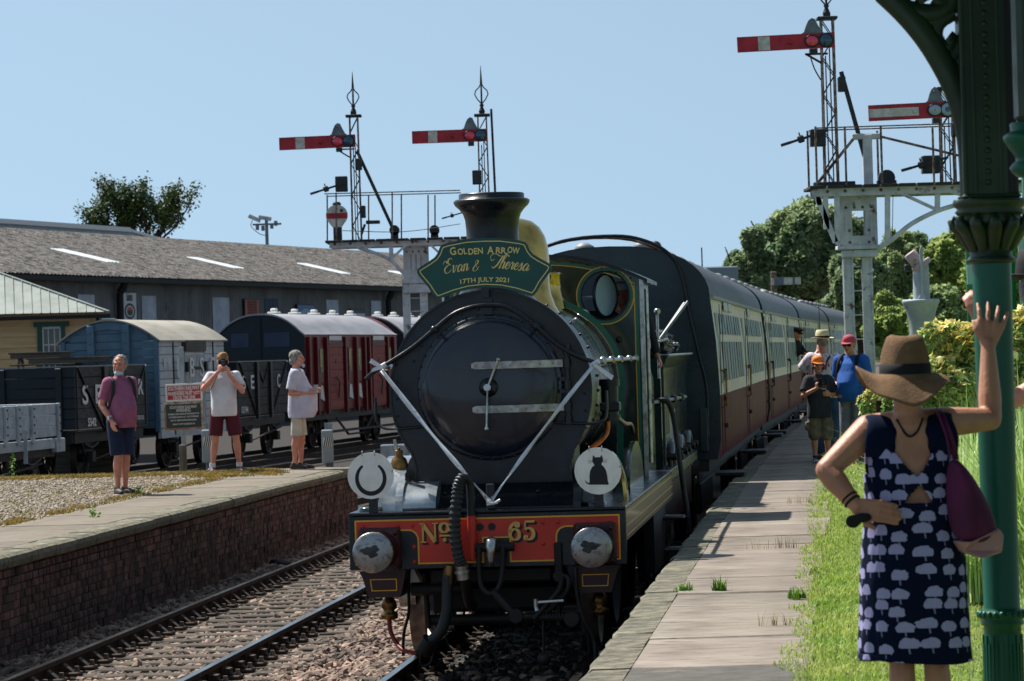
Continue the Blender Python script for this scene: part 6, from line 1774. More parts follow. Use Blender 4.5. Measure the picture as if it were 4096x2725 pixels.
for U in (908,1000): MB().cyl((P(U,530)[0],-.1,P(U,530)[1]),(P(U,530)[0],.1,P(U,530)[1]),.11,n=14).box(P(U,530)[0] - .08,P(U,530)[0]+.08,-.1,.1,dz_,P(U,535)[1]).build('pulley','sig_black',g)
xm = P(1114,420)[0]; zt_ = P(1112,268)[1]
lattice(g,xm,dz_,zt_,.21,.18); finial(g,xm,zt_,s=.95)
a0,a1 = P(949,318),P(1122,312)
arm(g,a0[0],a0[1],a1[0],a1[1],.27)
counterweight(g,P(1045,493)[0]+.12,P(1045,493)[1],.4,.25)
relay(g,P(1098,405)[0],P(1098,425)[1],.2,.3)
MB().bar((xm+.25,.1,dz_),(xm+.2,.1,P(1126,250)[1]),.05).build('ladder_stile','sig_black',g)

# ---- right gantry
D2 = 57.0
g,P = gantry_frame('signal_gantry',D2,1977,'rusty white bracket signal with two semaphore arms on the right platform')
dz_ = P(1977,431)[1]
post(g,P(1957,800)[0],PZ,P(1957,586)[1],.17); post(g,P(2001,800)[0],PZ,P(2001,586)[1],.17)
for k in range(9): MB().bar((P(1957,700)[0],0,1.35+k*.41),(P(2001,700)[0],0,1.35+k*.41),.022).build('ladder_rung','gantry_white',g)
x0,x1 = P(1932,510)[0],P(2017,510)[0]; zb1,zt1 = P(1975,565)[1],P(1975,440)[1]
hx = (x0+x1)/2
MB().box(x0,x1,-.17,-.15,zt1 - .34,zt1).box(x0,x0+.2,-.16,-.14,zb1+.15,zt1 - .34).box(x1 - .2,x1,-.16,-.14,zb1+.15,zt1 - .34).box(x0,x1,-.17,-.15,zb1,zb1+.16).box(x0,x0+.2,.14,.16,zb1,zt1).box(x1 - .2,x1,.14,.16,zb1,zt1).box(x0+.08,x0+.12,-.18,-.16,zb1+.15,zt1 - .34).box(x1 - .12,x1 - .08,-.18,-.16,zb1+.15,zt1 - .34).build('head_plate','gantry_white',g)
rivets('rivet',[(x0+.1+i*(x1 - x0 - .2)/3,-.175,z) for i in range(4) for z in (zt1 - .05,zt1 - .28)]+[(x,-.185,z) for x in (x0+.15,x1 - .15) for z in (zb1+.05,zb1+.25)],.025,'mast_rust',g)
MB().bbox(x0 - .06,x1+.06,-.22,.22,zb1 - .07,zb1,.01).bbox(x0+.03,x1 - .0,-.18,.18,zb1 - .2,zb1 - .08,.01).build('cap_plate','gantry_white',g)
xl,xr = P(1857,434)[0],P(2420,420)[0]
for y in (-.45,.45): MB().box(xl+.1,xr,y - .05,y+.05,dz_ - .16,dz_ - .03).build('girder','gantry_white',g)
rivets('bolt',[(xl+.3+i*.3,-.505,dz_ - .08) for i in range(13)],.028,'mast_rust',g)
i = 0; x = xl
while x < xr: MB().bbox(x,x+.27,-.65,.65,dz_ - .03,dz_+.02,.005).build('deck_plank','gantry_deck',g); x += .3
for a,c in (((1868,440),(1918,560)),((1918,560),(1935,575)),((1893,440),(1897,530)),((1878,440),(1880,475)),((1920,446),(1922,560)),((2036,440),(2036,562)),((2050,440),(2150,486)),((2150,440),(2150,490)),((2160,438),(2240,462))):
    MB().bar((P(*a)[0],-.45,P(*a)[1]),(P(*c)[0],-.45,P(*c)[1]),.09,.05).build('brace','gantry_white',g)
cv = [P(*q) for q in ((2018,572),(2045,555),(2090,518),(2150,488),(2215,468),(2280,445))]
MB().tube([(v.x,-.45,v.z) for v in spline([(a,0,c) for a,c in cv],4)],.045,6).build('curved_brace','gantry_white',g)
k_ = P(1995,310)
MB().bbox(k_[0] - .08,k_[0]+.08,-.08,.08,dz_,k_[1],.01).build('king_post','gantry_white',g)
MB().bbox(k_[0] - .25,k_[0]+.25,-.06,.06,k_[1] - .08,k_[1]+.02,.01).build('tie_plate','gantry_white',g)
MB().bar((k_[0] - .2,0,k_[1] - .03),(P(1880,424)[0],0,P(1880,424)[1]),.05).bar((k_[0]+.2,0,k_[1] - .03),(P(2215,360)[0],0,P(2215,360)[1]),.04).build('tie_rod','mast_rust',g)
xm = P(1905,425)[0]; xt = P(1896,60)[0]; zt_ = P(1897,46)[1]
lattice(g,P(1909,250)[0] - .0,dz_,zt_,.22,.2); xm = P(1909,250)[0]
finial(g,xm,zt_,s=.85)
a0,a1 = P(1695,106),P(1919,94)
arm(g,a0[0],a0[1],a1[0],a1[1],.26)
counterweight(g,P(1868,312)[0]+.04,P(1868,312)[1],.62,.28); relay(g,P(1881,322)[0],P(1881,338)[1],.26,.29)
relay(g,P(1936,195)[0],P(1936,212)[1],.12,.25)
MB().bar((P(1936,165)[0],0,P(1936,165)[1]),(P(1990,360)[0],0,P(1990,360)[1]),.07).build('strut','sig_black',g)
MB().bar((P(1853,125)[0],0,P(1853,125)[1]),(xm,0,P(1880,124)[1]),.035).bar((P(1856,125)[0],0,P(1856,125)[1]),(xm - .08,0,P(1880,148)[1]),.035).build('arm_bracket','sig_black',g)
MB().tube(spline([(P(1862,130)[0],-.2,P(1862,130)[1]),(P(1872,160)[0],-.2,P(1872,160)[1]),(P(1888,185)[0],-.1,P(1888,185)[1])],4),.012,5).build('cable','sig_black',g)
xm2 = P(2178,250)[0]; zt_ = P(2165,208)[1]
lattice(g,xm2,dz_,zt_,.23,.21); finial(g,xm2,zt_,s=.8)
a0,a1 = P(1996,263),P(2195,253)
arm(g,a0[0],a0[1],a1[0],a1[1],.27,'sub')
counterweight(g,P(2150,372)[0],P(2150,372)[1],.62,.25); relay(g,P(2140,375)[0],P(2140,400)[1],.3,.3); relay(g,P(2198,300)[0],P(2198,315)[1],.14,.24)
MB().cyl((P(2040,405)[0],-.12,dz_+.14),(P(2040,405)[0],.12,dz_+.14),.14,n=14).box(P(2040,405)[0] - .16,P(2040,405)[0]+.16,-.1,.1,dz_,dz_+.1).build('pulley','sig_black',g)
b = MB()
for U,y in ((1873,-.55),(1940,-.55),(2022,-.55),(2140,-.55),(1868,.55),(1935,.55),(2030,.55)): b.bar((P(U,400)[0],y,dz_),(P(U,400)[0],y,P(U,300)[1]+.03),.035)
for y,V in ((-.55,300),(.55,296)): b.bar((P(1868,V)[0],y,P(1868,V)[1]),(P(2300,V - 14)[0],y,P(2300,V - 14)[1]),.022)
b.build('railing','mast_rust',g)
MB().bbox(P(1885,426)[0] - .1,P(1885,426)[0]+.6,-.2,.0,dz_+.03,dz_+.1).build('crank_box','sig_black',g)
MB().cyl((P(1875,445)[0],.1,P(1868,445)[1]),(P(1893,820)[0],.1,PZ),.006,n=5).cyl((P(2040,445)[0],.1,P(2040,445)[1]),(P(2045,760)[0],.1,P(2045,760)[1]),.006,n=5).cyl((P(2057,445)[0],.1,P(2057,445)[1]),(P(2052,760)[0],.1,P(2052,760)[1]),.006,n=5).build('signal_wire','wire',g,kind='stuff')

# ------------------------------------------------------------------ signs on a post
def ground(U,V,z=PZ):
    A = px(U,V,10); return (lambda dd: Vector((px(U,V,dd).x,dd,z)))(10*(CAMZ - z)/(CAMZ - A.z))
sp = ground(420,1086); sp.y = 50.8; sp.x = px(420,1000,50.8).x
s = empty('notice_post',sp,0,label='weathered timber notice post carrying the red and the green notice',cat='post')
P = PX(50.8,sp)
MB().bbox(-.055,.055,-.05,.05,0,P(420,1023)[1] - PZ,.015).build('post','post_wood',s)
MB().bbox(-.025,.045,.05,.09,P(420,1023)[1] - PZ - .4,1.9,.005).build('iron_upright','marker_grey',s)
def plate(U0,U1,V0,V1,m,border,label,cat):
    (x0,z1),(x1,z0) = P(U0,V0),P(U1,V1); c = Vector((sp.x+(x0+x1)/2,sp.y - .04,(z0+z1)/2)); w,h = (x1 - x0)/2,(z1 - z0)/2
    e = empty('notice_board',c,0,label=label,cat=cat); e.rotation_euler = (0,math.radians(-1.2),0)
    MB().bbox(-w,w,-.008,.012,-h,h,.004).build('border',border,e)
    t = .028
    MB().box(-w+t,w - t,-.010,-.0082,-h+t,h - t).build('panel',m,e)
    return e,w,h
e,w,h = plate(381,467,884,922,'enamel_red','sign_white','red enamel notice reading SOUTHERN RAILWAY PASSENGERS MUST NOT CROSS THE LINE','notice')
fr3 = (PI/2,0,0)
for s_,z,wd,sz in (('SOUTHERN RAILWAY',h*.46,1.72,.085),('PASSENGERS MUST NOT',-h*.12,1.72,.07),('CROSS THE LINE',-h*.58,1.2,.07)):
    text(s_,sz,'lettering','sign_white',e,(0,-.012,z),fr3,width=w*wd,bold=.002)
MB().box(-w*.45,w*.45,-.0115,-.0105,h*.13,h*.17).build('rule','sign_white',e)
e,w,h = plate(378,469,927,987,'enamel_green','sign_rust','rusty green enamel WARNING notice below the red one','notice')
for s_,z,wd,sz in (('SOUTHERN RAILWAY',h*.64,1.4,.06),('WARNING',h*.4,.75,.075),('IS HEREBY GIVEN UNDER SECTION 97(2) OF THE',h*.14,1.6,.032),('SOUTHERN RAILWAY ACT, 1924, TO PERSONS',-h*.08,1.55,.034),('NOT TO TRESPASS UPON THE RAILWAY.',-h*.32,1.35,.034),('PENALTY NOT EXCEEDING 40/-',-h*.6,1.15,.034)):
    text(s_,sz,'lettering','sign_white',e,(0,-.012,z),fr3,width=w*wd,bold=.0006)
def marker(U,Vt,Vb,d,label):
    q = px(U,Vb,d); m_ = empty('marker_post',(q.x,d,0),0,label=label,cat='marker post',group='grey hatched marker posts'); P = PX(d,q)
    zt = P(U,Vt)[1]
    MB().box(-.06,-.045,-.04,.04,-.2,zt).box(.045,.06,-.04,.04,-.2,zt).box(-.045,.045,-.0,.01,-.2,zt).build('channel','marker_grey',m_)
    hd_ = MB().bbox(-.11,.07,-.12,-.045,zt - .62,zt - .1,.02).build('hood','marker_grey',m_)
    pn = MB().box(-.082,.042,-.123,-.1205,zt - .37,zt - .22).build('panel','sign_white',hd_)
    b = MB()
    for k in range(4):
        x = -.082+k*.031; b.add([(x,-.1245,zt - .37),(x+.016,-.1245,zt - .37),(min(.042,x+.05),-.1245,zt - .22 if x+.05 < .042 else zt - .25),(min(.042,x+.034),-.1245,zt - .22)],[(0,1,2,3)])
    b.build('hatching','print_black',pn,kind='stuff')
marker(759,973,1075,51.4,'grey marker post with hatched plate, right of the man holding a glass')
marker(484,973,1085,51.9,'grey marker post with hatched plate, partly hidden by the photographer')
q = px(920,1010,60)
MB().bbox(q.x - .35,q.x+.5,60,60.3,-.2,.95,.02).build('relay_cabinet','plate_silver',label='pale grey lineside cabinet glimpsed left of the smokebox',cat='cabinet')

# ------------------------------------------------------------------ water crane
q = px(2121,750,66)
wc = empty('water_crane',(q.x,66,PZ),0,label='grey cast iron water crane with flared top and pinkish tilted drum',cat='water crane'); P = PX(66,q)
r_ = lambda U: abs(P(U,700)[0])
zfl = P(2120,692)[1] - PZ
MB().lathe([(.34,0),(.27,.3),(.24,1.0),(.235,zfl - .6),(.25,zfl - .4),(.29,zfl - .22),(.345,zfl - .08),(.37,zfl - .03),(.37,zfl),(.355,zfl+.025),(.17,zfl+.03)],n=32).build('column','crane_grey',wc)
zd = P(2115,610)[1] - PZ
MB().lathe([(.175,zfl),(.165,zfl+.1),(.155,zd),(.13,zd+.08),(.07,zd+.13),(.001,zd+.14)],(.02,0,0),n=24).build('neck','crane_grey',wc)
MB().prism([(-.10,zfl),(.12,zfl),(.03,zfl+.14),(.045,zd+.33),(.015,zd+.37),(-.02,zd+.3),(-.01,zfl+.16)],-.24,-.19,'xz').build('fin','crane_grey',wc)
b = MB(); b.M = Matrix.Translation((-.02,0,zd+.0)) @ Matrix.Rotation(-.62,4,'Y')
b.lathe([(.11,-.1),(.13,-.08),(.13,.28),(.11,.3),(.001,.3)],(0,0,0),(0,0,1),24); b.build('drum','crane_pink',wc)
b = MB(); b.M = Matrix.Translation((.04,.0,zd - .0)) @ Matrix.Rotation(-.62,4,'Y'); b.lathe([(.2,-.05),(.21,-.03),(.21,.03),(.2,.05)],(0,0,0),(0,0,1),26); b.build('flange','crane_pink',wc)
MB().bbox(-.3,-.2,-.06,.06,zd - .12,zd+.02,.02).build('spout','sig_black',wc)

q0,q1 = px(1622,640,90),px(1699,612,90)
tk = empty('water_tank',(q0.x - 3,90,0),0,label='rust streaked grey water tank on legs behind the first coach roof',cat='water tank')
MB().bbox(0,q1.x - q0.x+3,0,3,px(1660,700,90).z,q1.z,.03).build('tank','tank_grey',tk)
for x in (.2,q1.x - q0.x+2.8): MB().box(x - .1,x+.1,.2,.4,-.3,px(1660,700,90).z).build('leg','tank_grey',tk)
MB().cyl((1.7,1,q1.z),(1.7,1,q1.z+.55),.09,n=10).sph((1.75,1,q1.z+.6),.17,10,7).cyl((3.0,1,q1.z),(3.0,1,q1.z+.55),.02,n=6).build('vent_pipe','sig_black',tk)
q = px(1782,680,120)
s2 = empty('distant_signal',(q.x,120,0),0,label='small far signal with white arm seen over the coach roofs before the trees',cat='railway signal'); P = PX(120,q)
MB().bbox(-.1,.1,-.1,.1,0,P(1782,625)[1],.02).build('post','mast_rust',s2)
z = P(1782,648)[1]
a_ = MB().box(-.1,.95,-.2,-.17,z - .13,z+.13).build('arm','sig_white',s2)
MB().box(.0,.34,-.22,-.2,z - .14,z+.14).box(.66,.74,-.22,-.2,z - .13,z+.13).build('dark_band','sig_grey',a_,kind='stuff')
MB().sph((-.45,0,z - .55),(.3,.1,.3),12,8).build('signal_disc','sig_white',s2)
# ------------------------------------------------------------------ cast iron column
DC = 13.6
q = px(2306,1400,DC)
col = empty('cast_iron_column',(q.x,DC,PZ),0,label='green cast iron canopy column with ornate spandrel bracket, right foreground',cat='column'); P = PX(DC,q)
Z = lambda V: P(2306,V)[1] - PZ
kx = K/DC
R0 = 43.5/kx
MB().lathe([(R0*1.25,0),(R0*1.2,.1),(R0*1.05,Z(1560)),(R0*1.0,Z(1460)),(R0*.98,Z(1440)),(R0*1.12,Z(1436)),(R0*1.14,Z(1430)),(R0*1.02,Z(1426)),(R0*1.2,Z(1422)),(R0*1.24,Z(1414)),(R0*1.15,Z(1408)),(R0*1.0,Z(1402)),(R0*.96,Z(1396)),(R0*.96,Z(1100)),(R0*1.0,Z(900)),(R0*1.03,Z(640)),(R0*1.03,Z(606))],n=40,caps=False).build('shaft','column_green',col)
b = MB()
for i in range(22):
    a = 2*PI*i/22; b.sph((R0*1.2*math.cos(a),R0*1.2*math.sin(a),Z(1412)),(R0*.17,R0*.17,R0*.2),8,6)
b.build('beaded_collar','column_green',col,kind='stuff')
b = MB()
for i in range(28):
    a = 2*PI*i/28; pts = []
    z0 = Z(1460) - (.035 if i % 2 else .0); b.bar((R0*1.02*math.cos(a),R0*1.02*math.sin(a),Z(1600)),(R0*1.01*math.cos(a),R0*1.01*math.sin(a),z0),.010,.010,up=(math.cos(a),math.sin(a),0))
b.build('fluting','column_green',col,kind='stuff')
MB().lathe([(R0*1.04,Z(606)),(R0*1.3,Z(602)),(R0*1.34,Z(597)),(R0*1.2,Z(592)),(R0*1.1,Z(588)),(R0*1.15,Z(560)),(R0*1.35,Z(535)),(R0*1.6,Z(515)),(R0*1.8,Z(508)),(R0*1.55,Z(500)),(R0*1.75,Z(492)),(R0*1.85,Z(486)),(R0*1.7,Z(480)),(R0*1.85,Z(474)),(R0*1.95,Z(466)),(R0*1.9,Z(458)),(R0*1.2,Z(455)),(.01,Z(455))],n=40,caps=False).build('capital','column_dark',col)
b = MB()
for i in range(12):
    a = 2*PI*i/12; c_,s_ = math.cos(a),math.sin(a)
    b.tube([(R0*r_*c_,R0*r_*s_,Z(v)) for r_,v in ((1.12,575),(1.35,550),(1.62,530),(1.95,518),(2.05,508),(1.9,500),(1.78,508))],[.02,.03,.034,.03,.024,.018,.008],8,flat=.7)
b.build('acanthus_leaf','column_dark',col,kind='stuff')
pw = R0*1.45
MB().bbox(-pw,pw,-R0*.9,R0*.9,Z(455),Z(-60),.012).bbox(-pw*.62,-pw*.5,-R0*1.0,-R0*.9,Z(452),Z(-60),.004).bbox(pw*.3,pw*.42,-R0*1.0,-R0*.9,Z(452),Z(-60),.004).bbox(-pw*1.0,-pw*.85,-R0*.98,-R0*.88,Z(452),Z(-60),.004).build('pier','column_dark',col)
MB().bbox(-pw*1.08,pw*1.08,-R0*1.1,R0*1.1,Z(458),Z(446),.01).build('pier_base','column_dark',col)
b = MB()
for i in range(19): b.sph((-pw*.1+0,-R0*.93,Z(420 - i*24.2)),(R0*.17,R0*.12,R0*.17),12,8)
b.build('bead','column_dark',col,kind='stuff')
MB().bbox(pw*.55,pw*1.0,-R0*.94,-R0*.5,Z(452),Z(-60),.01).build('pier_flange','under_black',col)
XL = lambda U,V: P(U,V)[0]
cv = [(2216,470),(2213,400),(2208,330),(2196,265),(2176,205),(2146,145),(2108,85),(2062,30),(2010,-20)]
pts = spline([(XL(U+24,V),0,Z(V) if False else P(U+24,V)[1] - PZ) for U,V in cv],5)
ba = MB().tube(pts,.032,12,flat=1.6).build('bracket_rib','column_dark',col)
MB().tube([p+Vector((.045,0,-.0)) for p in pts],.012,8,flat=1.6).build('bracket_web','column_dark',col)
def sc_(pt,r_=.016): 
    return MB().tube(spline([(XL(U,V),0,P(U,V)[1] - PZ) for U,V in pt],6),r_,8,flat=1.6).build('scrollwork','column_dark',ba)
sc_([(2095,22),(2130,30),(2165,26),(2190,10),(2200,-20)],.024)
sc_([(2118,60),(2140,52),(2172,44),(2195,30)],.018)
sc_([(2172,44),(2158,60),(2155,84),(2166,104),(2184,108),(2190,92),(2182,84)],.018)
sc_([(2166,104),(2172,122),(2186,132),(2200,124),(2212,104),(2222,84),(2222,60),(2210,40)],.018)
sc_([(2186,132),(2190,150),(2200,160),(2212,152),(2214,138),(2206,132)],.018)
sc_([(2200,160),(2206,178),(2220,184),(2226,170)],.016)
sc_([(2130,5),(2122,-10),(2140,-20)],.02); sc_([(2213,205),(2224,204),(2236,204)],.018)
sc_([(2150,-5),(2170,8),(2190,0)],.016)
q2 = px(2372,300,12.6)
c2 = empty('cast_iron_column',(q2.x,12.6,PZ),0,label='second green cast iron piece with a turned vase form, cut by the right edge',cat='column'); P2 = PX(12.6,q2); Z2 = lambda V: P2(2372,V)[1] - PZ
MB().lathe([(.05,Z2(408)),(.06,Z2(404)),(.075,Z2(396)),(.083,Z2(385)),(.07,Z2(375)),(.058,Z2(370)),(.06,Z2(360)),(.09,Z2(335)),(.104,Z2(318)),(.102,Z2(312)),(.085,Z2(304)),(.075,Z2(300)),(.078,Z2(285)),(.07,Z2(281))],n=32,caps=True).build('vase','column_green',c2)
MB().bbox(-.052,.3,-.08,.08,Z2(281),Z2(-60),.02).build('pier','column_dark',c2)
MB().cyl((0,0,0),(0,0,Z2(408)),.03,n=16).build('shaft','column_dark',c2) if False else None
MB().cyl((0.05,0,0),(.05,0,Z2(420)),.06,n=16).build('shaft','column_green',c2) if False else None
DK = 27.5
q = px(2230,740,DK); P3 = PX(DK,q)
kk = empty('green_panelled_hut',(q.x,DK,PZ),0,label='green panelled hut with a pale band, behind the cast iron column',cat='hut')
x0,x1 = 0,P3(2520,600)[0]; z0,z1 = P3(2232,790)[1] - PZ - 1.9,P3(2232,553)[1] - PZ
zl = P3(2232,740)[1] - PZ
MB().bbox(x0,x0+.4,0,.12,1.1,z1,.04).build('panel','kiosk_green',kk)
MB().box(x0 - .005,x0+.28,-.02,-.002,z1 - .36,z1 - .2).build('pale_band','kiosk_pale',kk)
MB().box(x0+.02,x0+.05,-.03,0,1.1,z1 - .4).box(x0+.09,x0+.11,-.03,0,1.1,z1 - .4).build('moulding','kiosk_green',kk,kind='stuff')
MB().box(x0+.13,x0+.3,-.02,-.005,1.1,z1 - .42).build('window','dark_glass',kk)
for i in range(5): MB().bbox(x0+.48+i*.12,x0+.59+i*.12,-.01,.1,-.0,3.0,.008).build('board','kiosk_green',kk)
MB().box(x0+.42,x0+.46,-.02,0,.0,2.6).build('corner_post','kiosk_pale',kk)
for x in (x0+.05,x0+.35): MB().box(x - .03,x+.03,.1,.16,0,1.1).build('leg','kiosk_green',kk)
# ------------------------------------------------------------------ station canopy overhead, out of frame above the woman
cn = empty('station_canopy',(2.6,0,0),0,label='timber station canopy roof carried overhead by the cast iron column',cat='canopy')
for i in range(34):
    y = 4+i*.3
    MB().bbox(-1.5,6.5,y,y+.29,4.5,4.54,.004).build('board','column_green',cn)
for y in (6.5,10,13.6): MB().bbox(-1.5,6.5,y - .08,y+.08,4.3,4.5,.01).build('beam','column_dark',cn)
MB().bbox(-1.58,-1.5,4,14.2,4.32,4.6,.01).bbox(-1.5,6.5,14.2,14.26,4.34,4.6,.01).build('valance','coach_cream',cn)
# ------------------------------------------------------------------ people
mat('skin','#c08a72',.5,c2='#b47a62',scale=14,subs=.15)
mat('skin_pink','#c98f7a',.5,c2='#bd7c68',scale=14,subs=.15)
mat('skin_shade','#b07c64',.5,c2='#9c6a54',scale=9,subs=.15)
mat('skin_tan','#b88468',.5,c2='#a5715a',scale=7,subs=.15,bump=.12,bscale=60)
mat('hair_grey','#9a958e',.8,c2='#6e6963',scale=40,bump=.8,bscale=90,bstretch=(1,1,.3))
mat('hair_blond','#a8824e',.8,c2='#7a5a34',scale=40,bump=.8,bscale=90)
mat('hair_brown','#4a3424',.8,c2='#33241a',scale=40,bump=.6,bscale=90)
mat('polo_pink','#9a5a76',.9,c2='#8a4e6a',scale=6,bump=.25,bscale=14)
mat('shirt_white','#d8d6da',.9,c2='#c8c6cc',scale=5,bump=.4,bscale=12)
mat('shirt_lilac','#c6c4d2',.9,c2='#b4b2c4',scale=5,bump=.4,bscale=12)
mat('short_navy','#1b2747',.9,c2='#162039',scale=6,bump=.3,bscale=14)
mat('short_maroon','#56182a',.9,c2='#471424',scale=6,bump=.3,bscale=14)
mat('short_cream','#c9c3b4',.9,c2='#b8b2a4',scale=6,bump=.3,bscale=14)
mat('short_khaki','#6e6152',.9,c2='#5c5044',scale=12,bump=.4,bscale=18)
mat('tee_dark','#2b2f36',.9,c2='#23272d',scale=6,bump=.3,bscale=14)
mat('tee_print','#b4523a',.8)
mat('jeans','#24405e',.9,c2='#1a3048',scale=5,bump=.3,bscale=14)
mat('trouser_grey','#7e838c',.9,c2='#6a6e78',scale=8,bump=.3,bscale=14)
mat('shirt_blue','#1556a8',.85,c2='#104a92',scale=6,bump=.3,bscale=12)
mat('shirt_pattern','#d9d2da',.9,c2='#8f4a5e',scale=16,stretch=(3,3,.7),lo=.52,hi=.58,bump=.3,bscale=12)
mat('cap_orange','#e07a2c',.7,c2='#8c6a3c',scale=16,lo=.56,hi=.6)
mat('cap_pink','#b8485a',.8,c2='#a23e50',scale=8)
mat('straw','#cfc6a0',.85,c2='#bdb48e',scale=20,bump=.3,bscale=120)
mat('straw_brown','#7c5e40',.9,c2='#684c32',scale=14,bump=.5,bscale=160)
mat('black_cloth','#0e0e11',.85)
mat('shoe_brown','#3a2e26',.6,c2='#2b221c',scale=8); mat('shoe_blue','#3c4560',.7,c2='#c0c4cc',scale=22,lo=.55,hi=.6); mat('sole','#c8c6c0',.7)
mat('mask_blue','#a9c8d8',.8); mat('backpack','#23282c',.8); mat('glass_cup','#d9dcd8',.1,trans=.6)
mat('overall','#1a1c26',.9,c2='#24242c',scale=6,bump=.3,bscale=14); mat('shirt_mauve','#d0aec2',.9)
mat('eye_dark','#1a1210',.4); mat('lip','#8c4a42',.5)
mat('bag_purple','#57103f',.8,c2='#450c32',scale=4,bump=.4,bscale=8); mat('bag_pink','#b58a86',.7,c2='#a07872',scale=4)
mat('steel_watch','#b8bcc4',.3,.8)

def remesh(o,vox,smooth=3,fac=.5):
    m = o.modifiers.new('remesh','REMESH'); m.mode = 'VOXEL'; m.voxel_size = vox; m.use_smooth_shade = True
    if smooth: s_ = o.modifiers.new('smooth','SMOOTH'); s_.iterations = smooth; s_.factor = fac
    return o

def limb(b,pts,rads,n=12):
    for p,r in zip(pts,rads): b.sph(p,r,n,8)
    for i in range(len(pts) - 1): b.cyl(pts[i],pts[i+1],rads[i],rads[i+1],n=n)
    return b

def loft(b,secs,n=20):
    vs = []
    for x,y,z,rx,ry in secs:
        for i in range(n):
            t = 2*PI*i/n; c_,s_ = math.cos(t),math.sin(t)
            vs.append((x+rx*abs(c_) ** .85*(1 if c_ > 0 else -1),y+ry*abs(s_) ** .85*(1 if s_ > 0 else -1),z))
    m = len(secs)
    b.add(vs,[(j*n+i,j*n+(i+1) % n,(j+1)*n+(i+1) % n,(j+1)*n+i) for j in range(m - 1) for i in range(n)]+[tuple(reversed(range(n))),tuple(range((m - 1)*n,m*n))],True)
    return b

def hand(b,w,d,up,s=1.0,curl=.5,side=1,spread=0):
    w,d,up = Vector(w),Vector(d).normalized(),Vector(up); up = (up - d*up.dot(d)).normalized(); r = d.cross(up)*side
    pl = w+d*.05*s
    for k in range(4):
        off = (k - 1.5)*.021*s
        base = w+d*.085*s+r*off*(1+spread)
        limb(b,[w+r*off*.5,base],[.017*s,.0125*s],8)
        L_ = (.075,.085,.08,.062)[k]*s
        dk = (d+r*(k - 1.5)*spread*.35).normalized()
        d2 = (dk*math.cos(curl*.7) - up*math.sin(curl*.7)).normalized(); d3 = (dk*math.cos(curl*1.9) - up*math.sin(curl*1.9)).normalized()
        p1 = base+d2*L_*.5; p2 = p1+d3*L_*.5
        limb(b,[base,p1,p2],[.0105*s,.0095*s,.008*s],8)
    t0 = w+d*.02*s - r*.022*s
    t1 = t0+(d*.6 - r*.75).normalized()*.04*s
    t2 = t1+(d*.85 - r*.3 - up*.3).normalized()*.035*s
    limb(b,[w - r*.005,t0,t1,t2],[.018*s,.016*s,.0125*s,.0095*s],8)
    return b

def head_into(b,c,s=1.0,yaw=0,pitch=0,beard=0):
    M0 = b.M; T = Matrix.Translation(c) @ Matrix.Rotation(yaw,4,'Z') @ Matrix.Rotation(pitch,4,'X') @ Matrix.Scale(s,4)
    b.M = T if M0 is None else M0 @ T
    b.sph((0,.012,.025),(.075,.094,.092),18,12)
    b.sph((0,-.022,-.045),(.058,.068,.07),16,10)
    b.sph((0,-.072,-.092),(.028,.02,.02),10,8)
    b.sph((0,-.075,.02),(.055,.02,.02),12,8)      # brow
    b.sph((0,-.098,-.018),(.013,.02,.02),10,8)    # nose
    b.sph((0,-.088,.0),(.009,.016,.03),8,6)
    b.sph((0,-.08,-.058),(.026,.014,.01),10,6)    # mouth
    for q in (-1,1): b.sph((q*.045,-.06,-.02),(.026,.026,.02),10,8); b.sph((q*.078,.015,-.01),(.010,.02,.032),8,8)
    b.M = M0
    return T

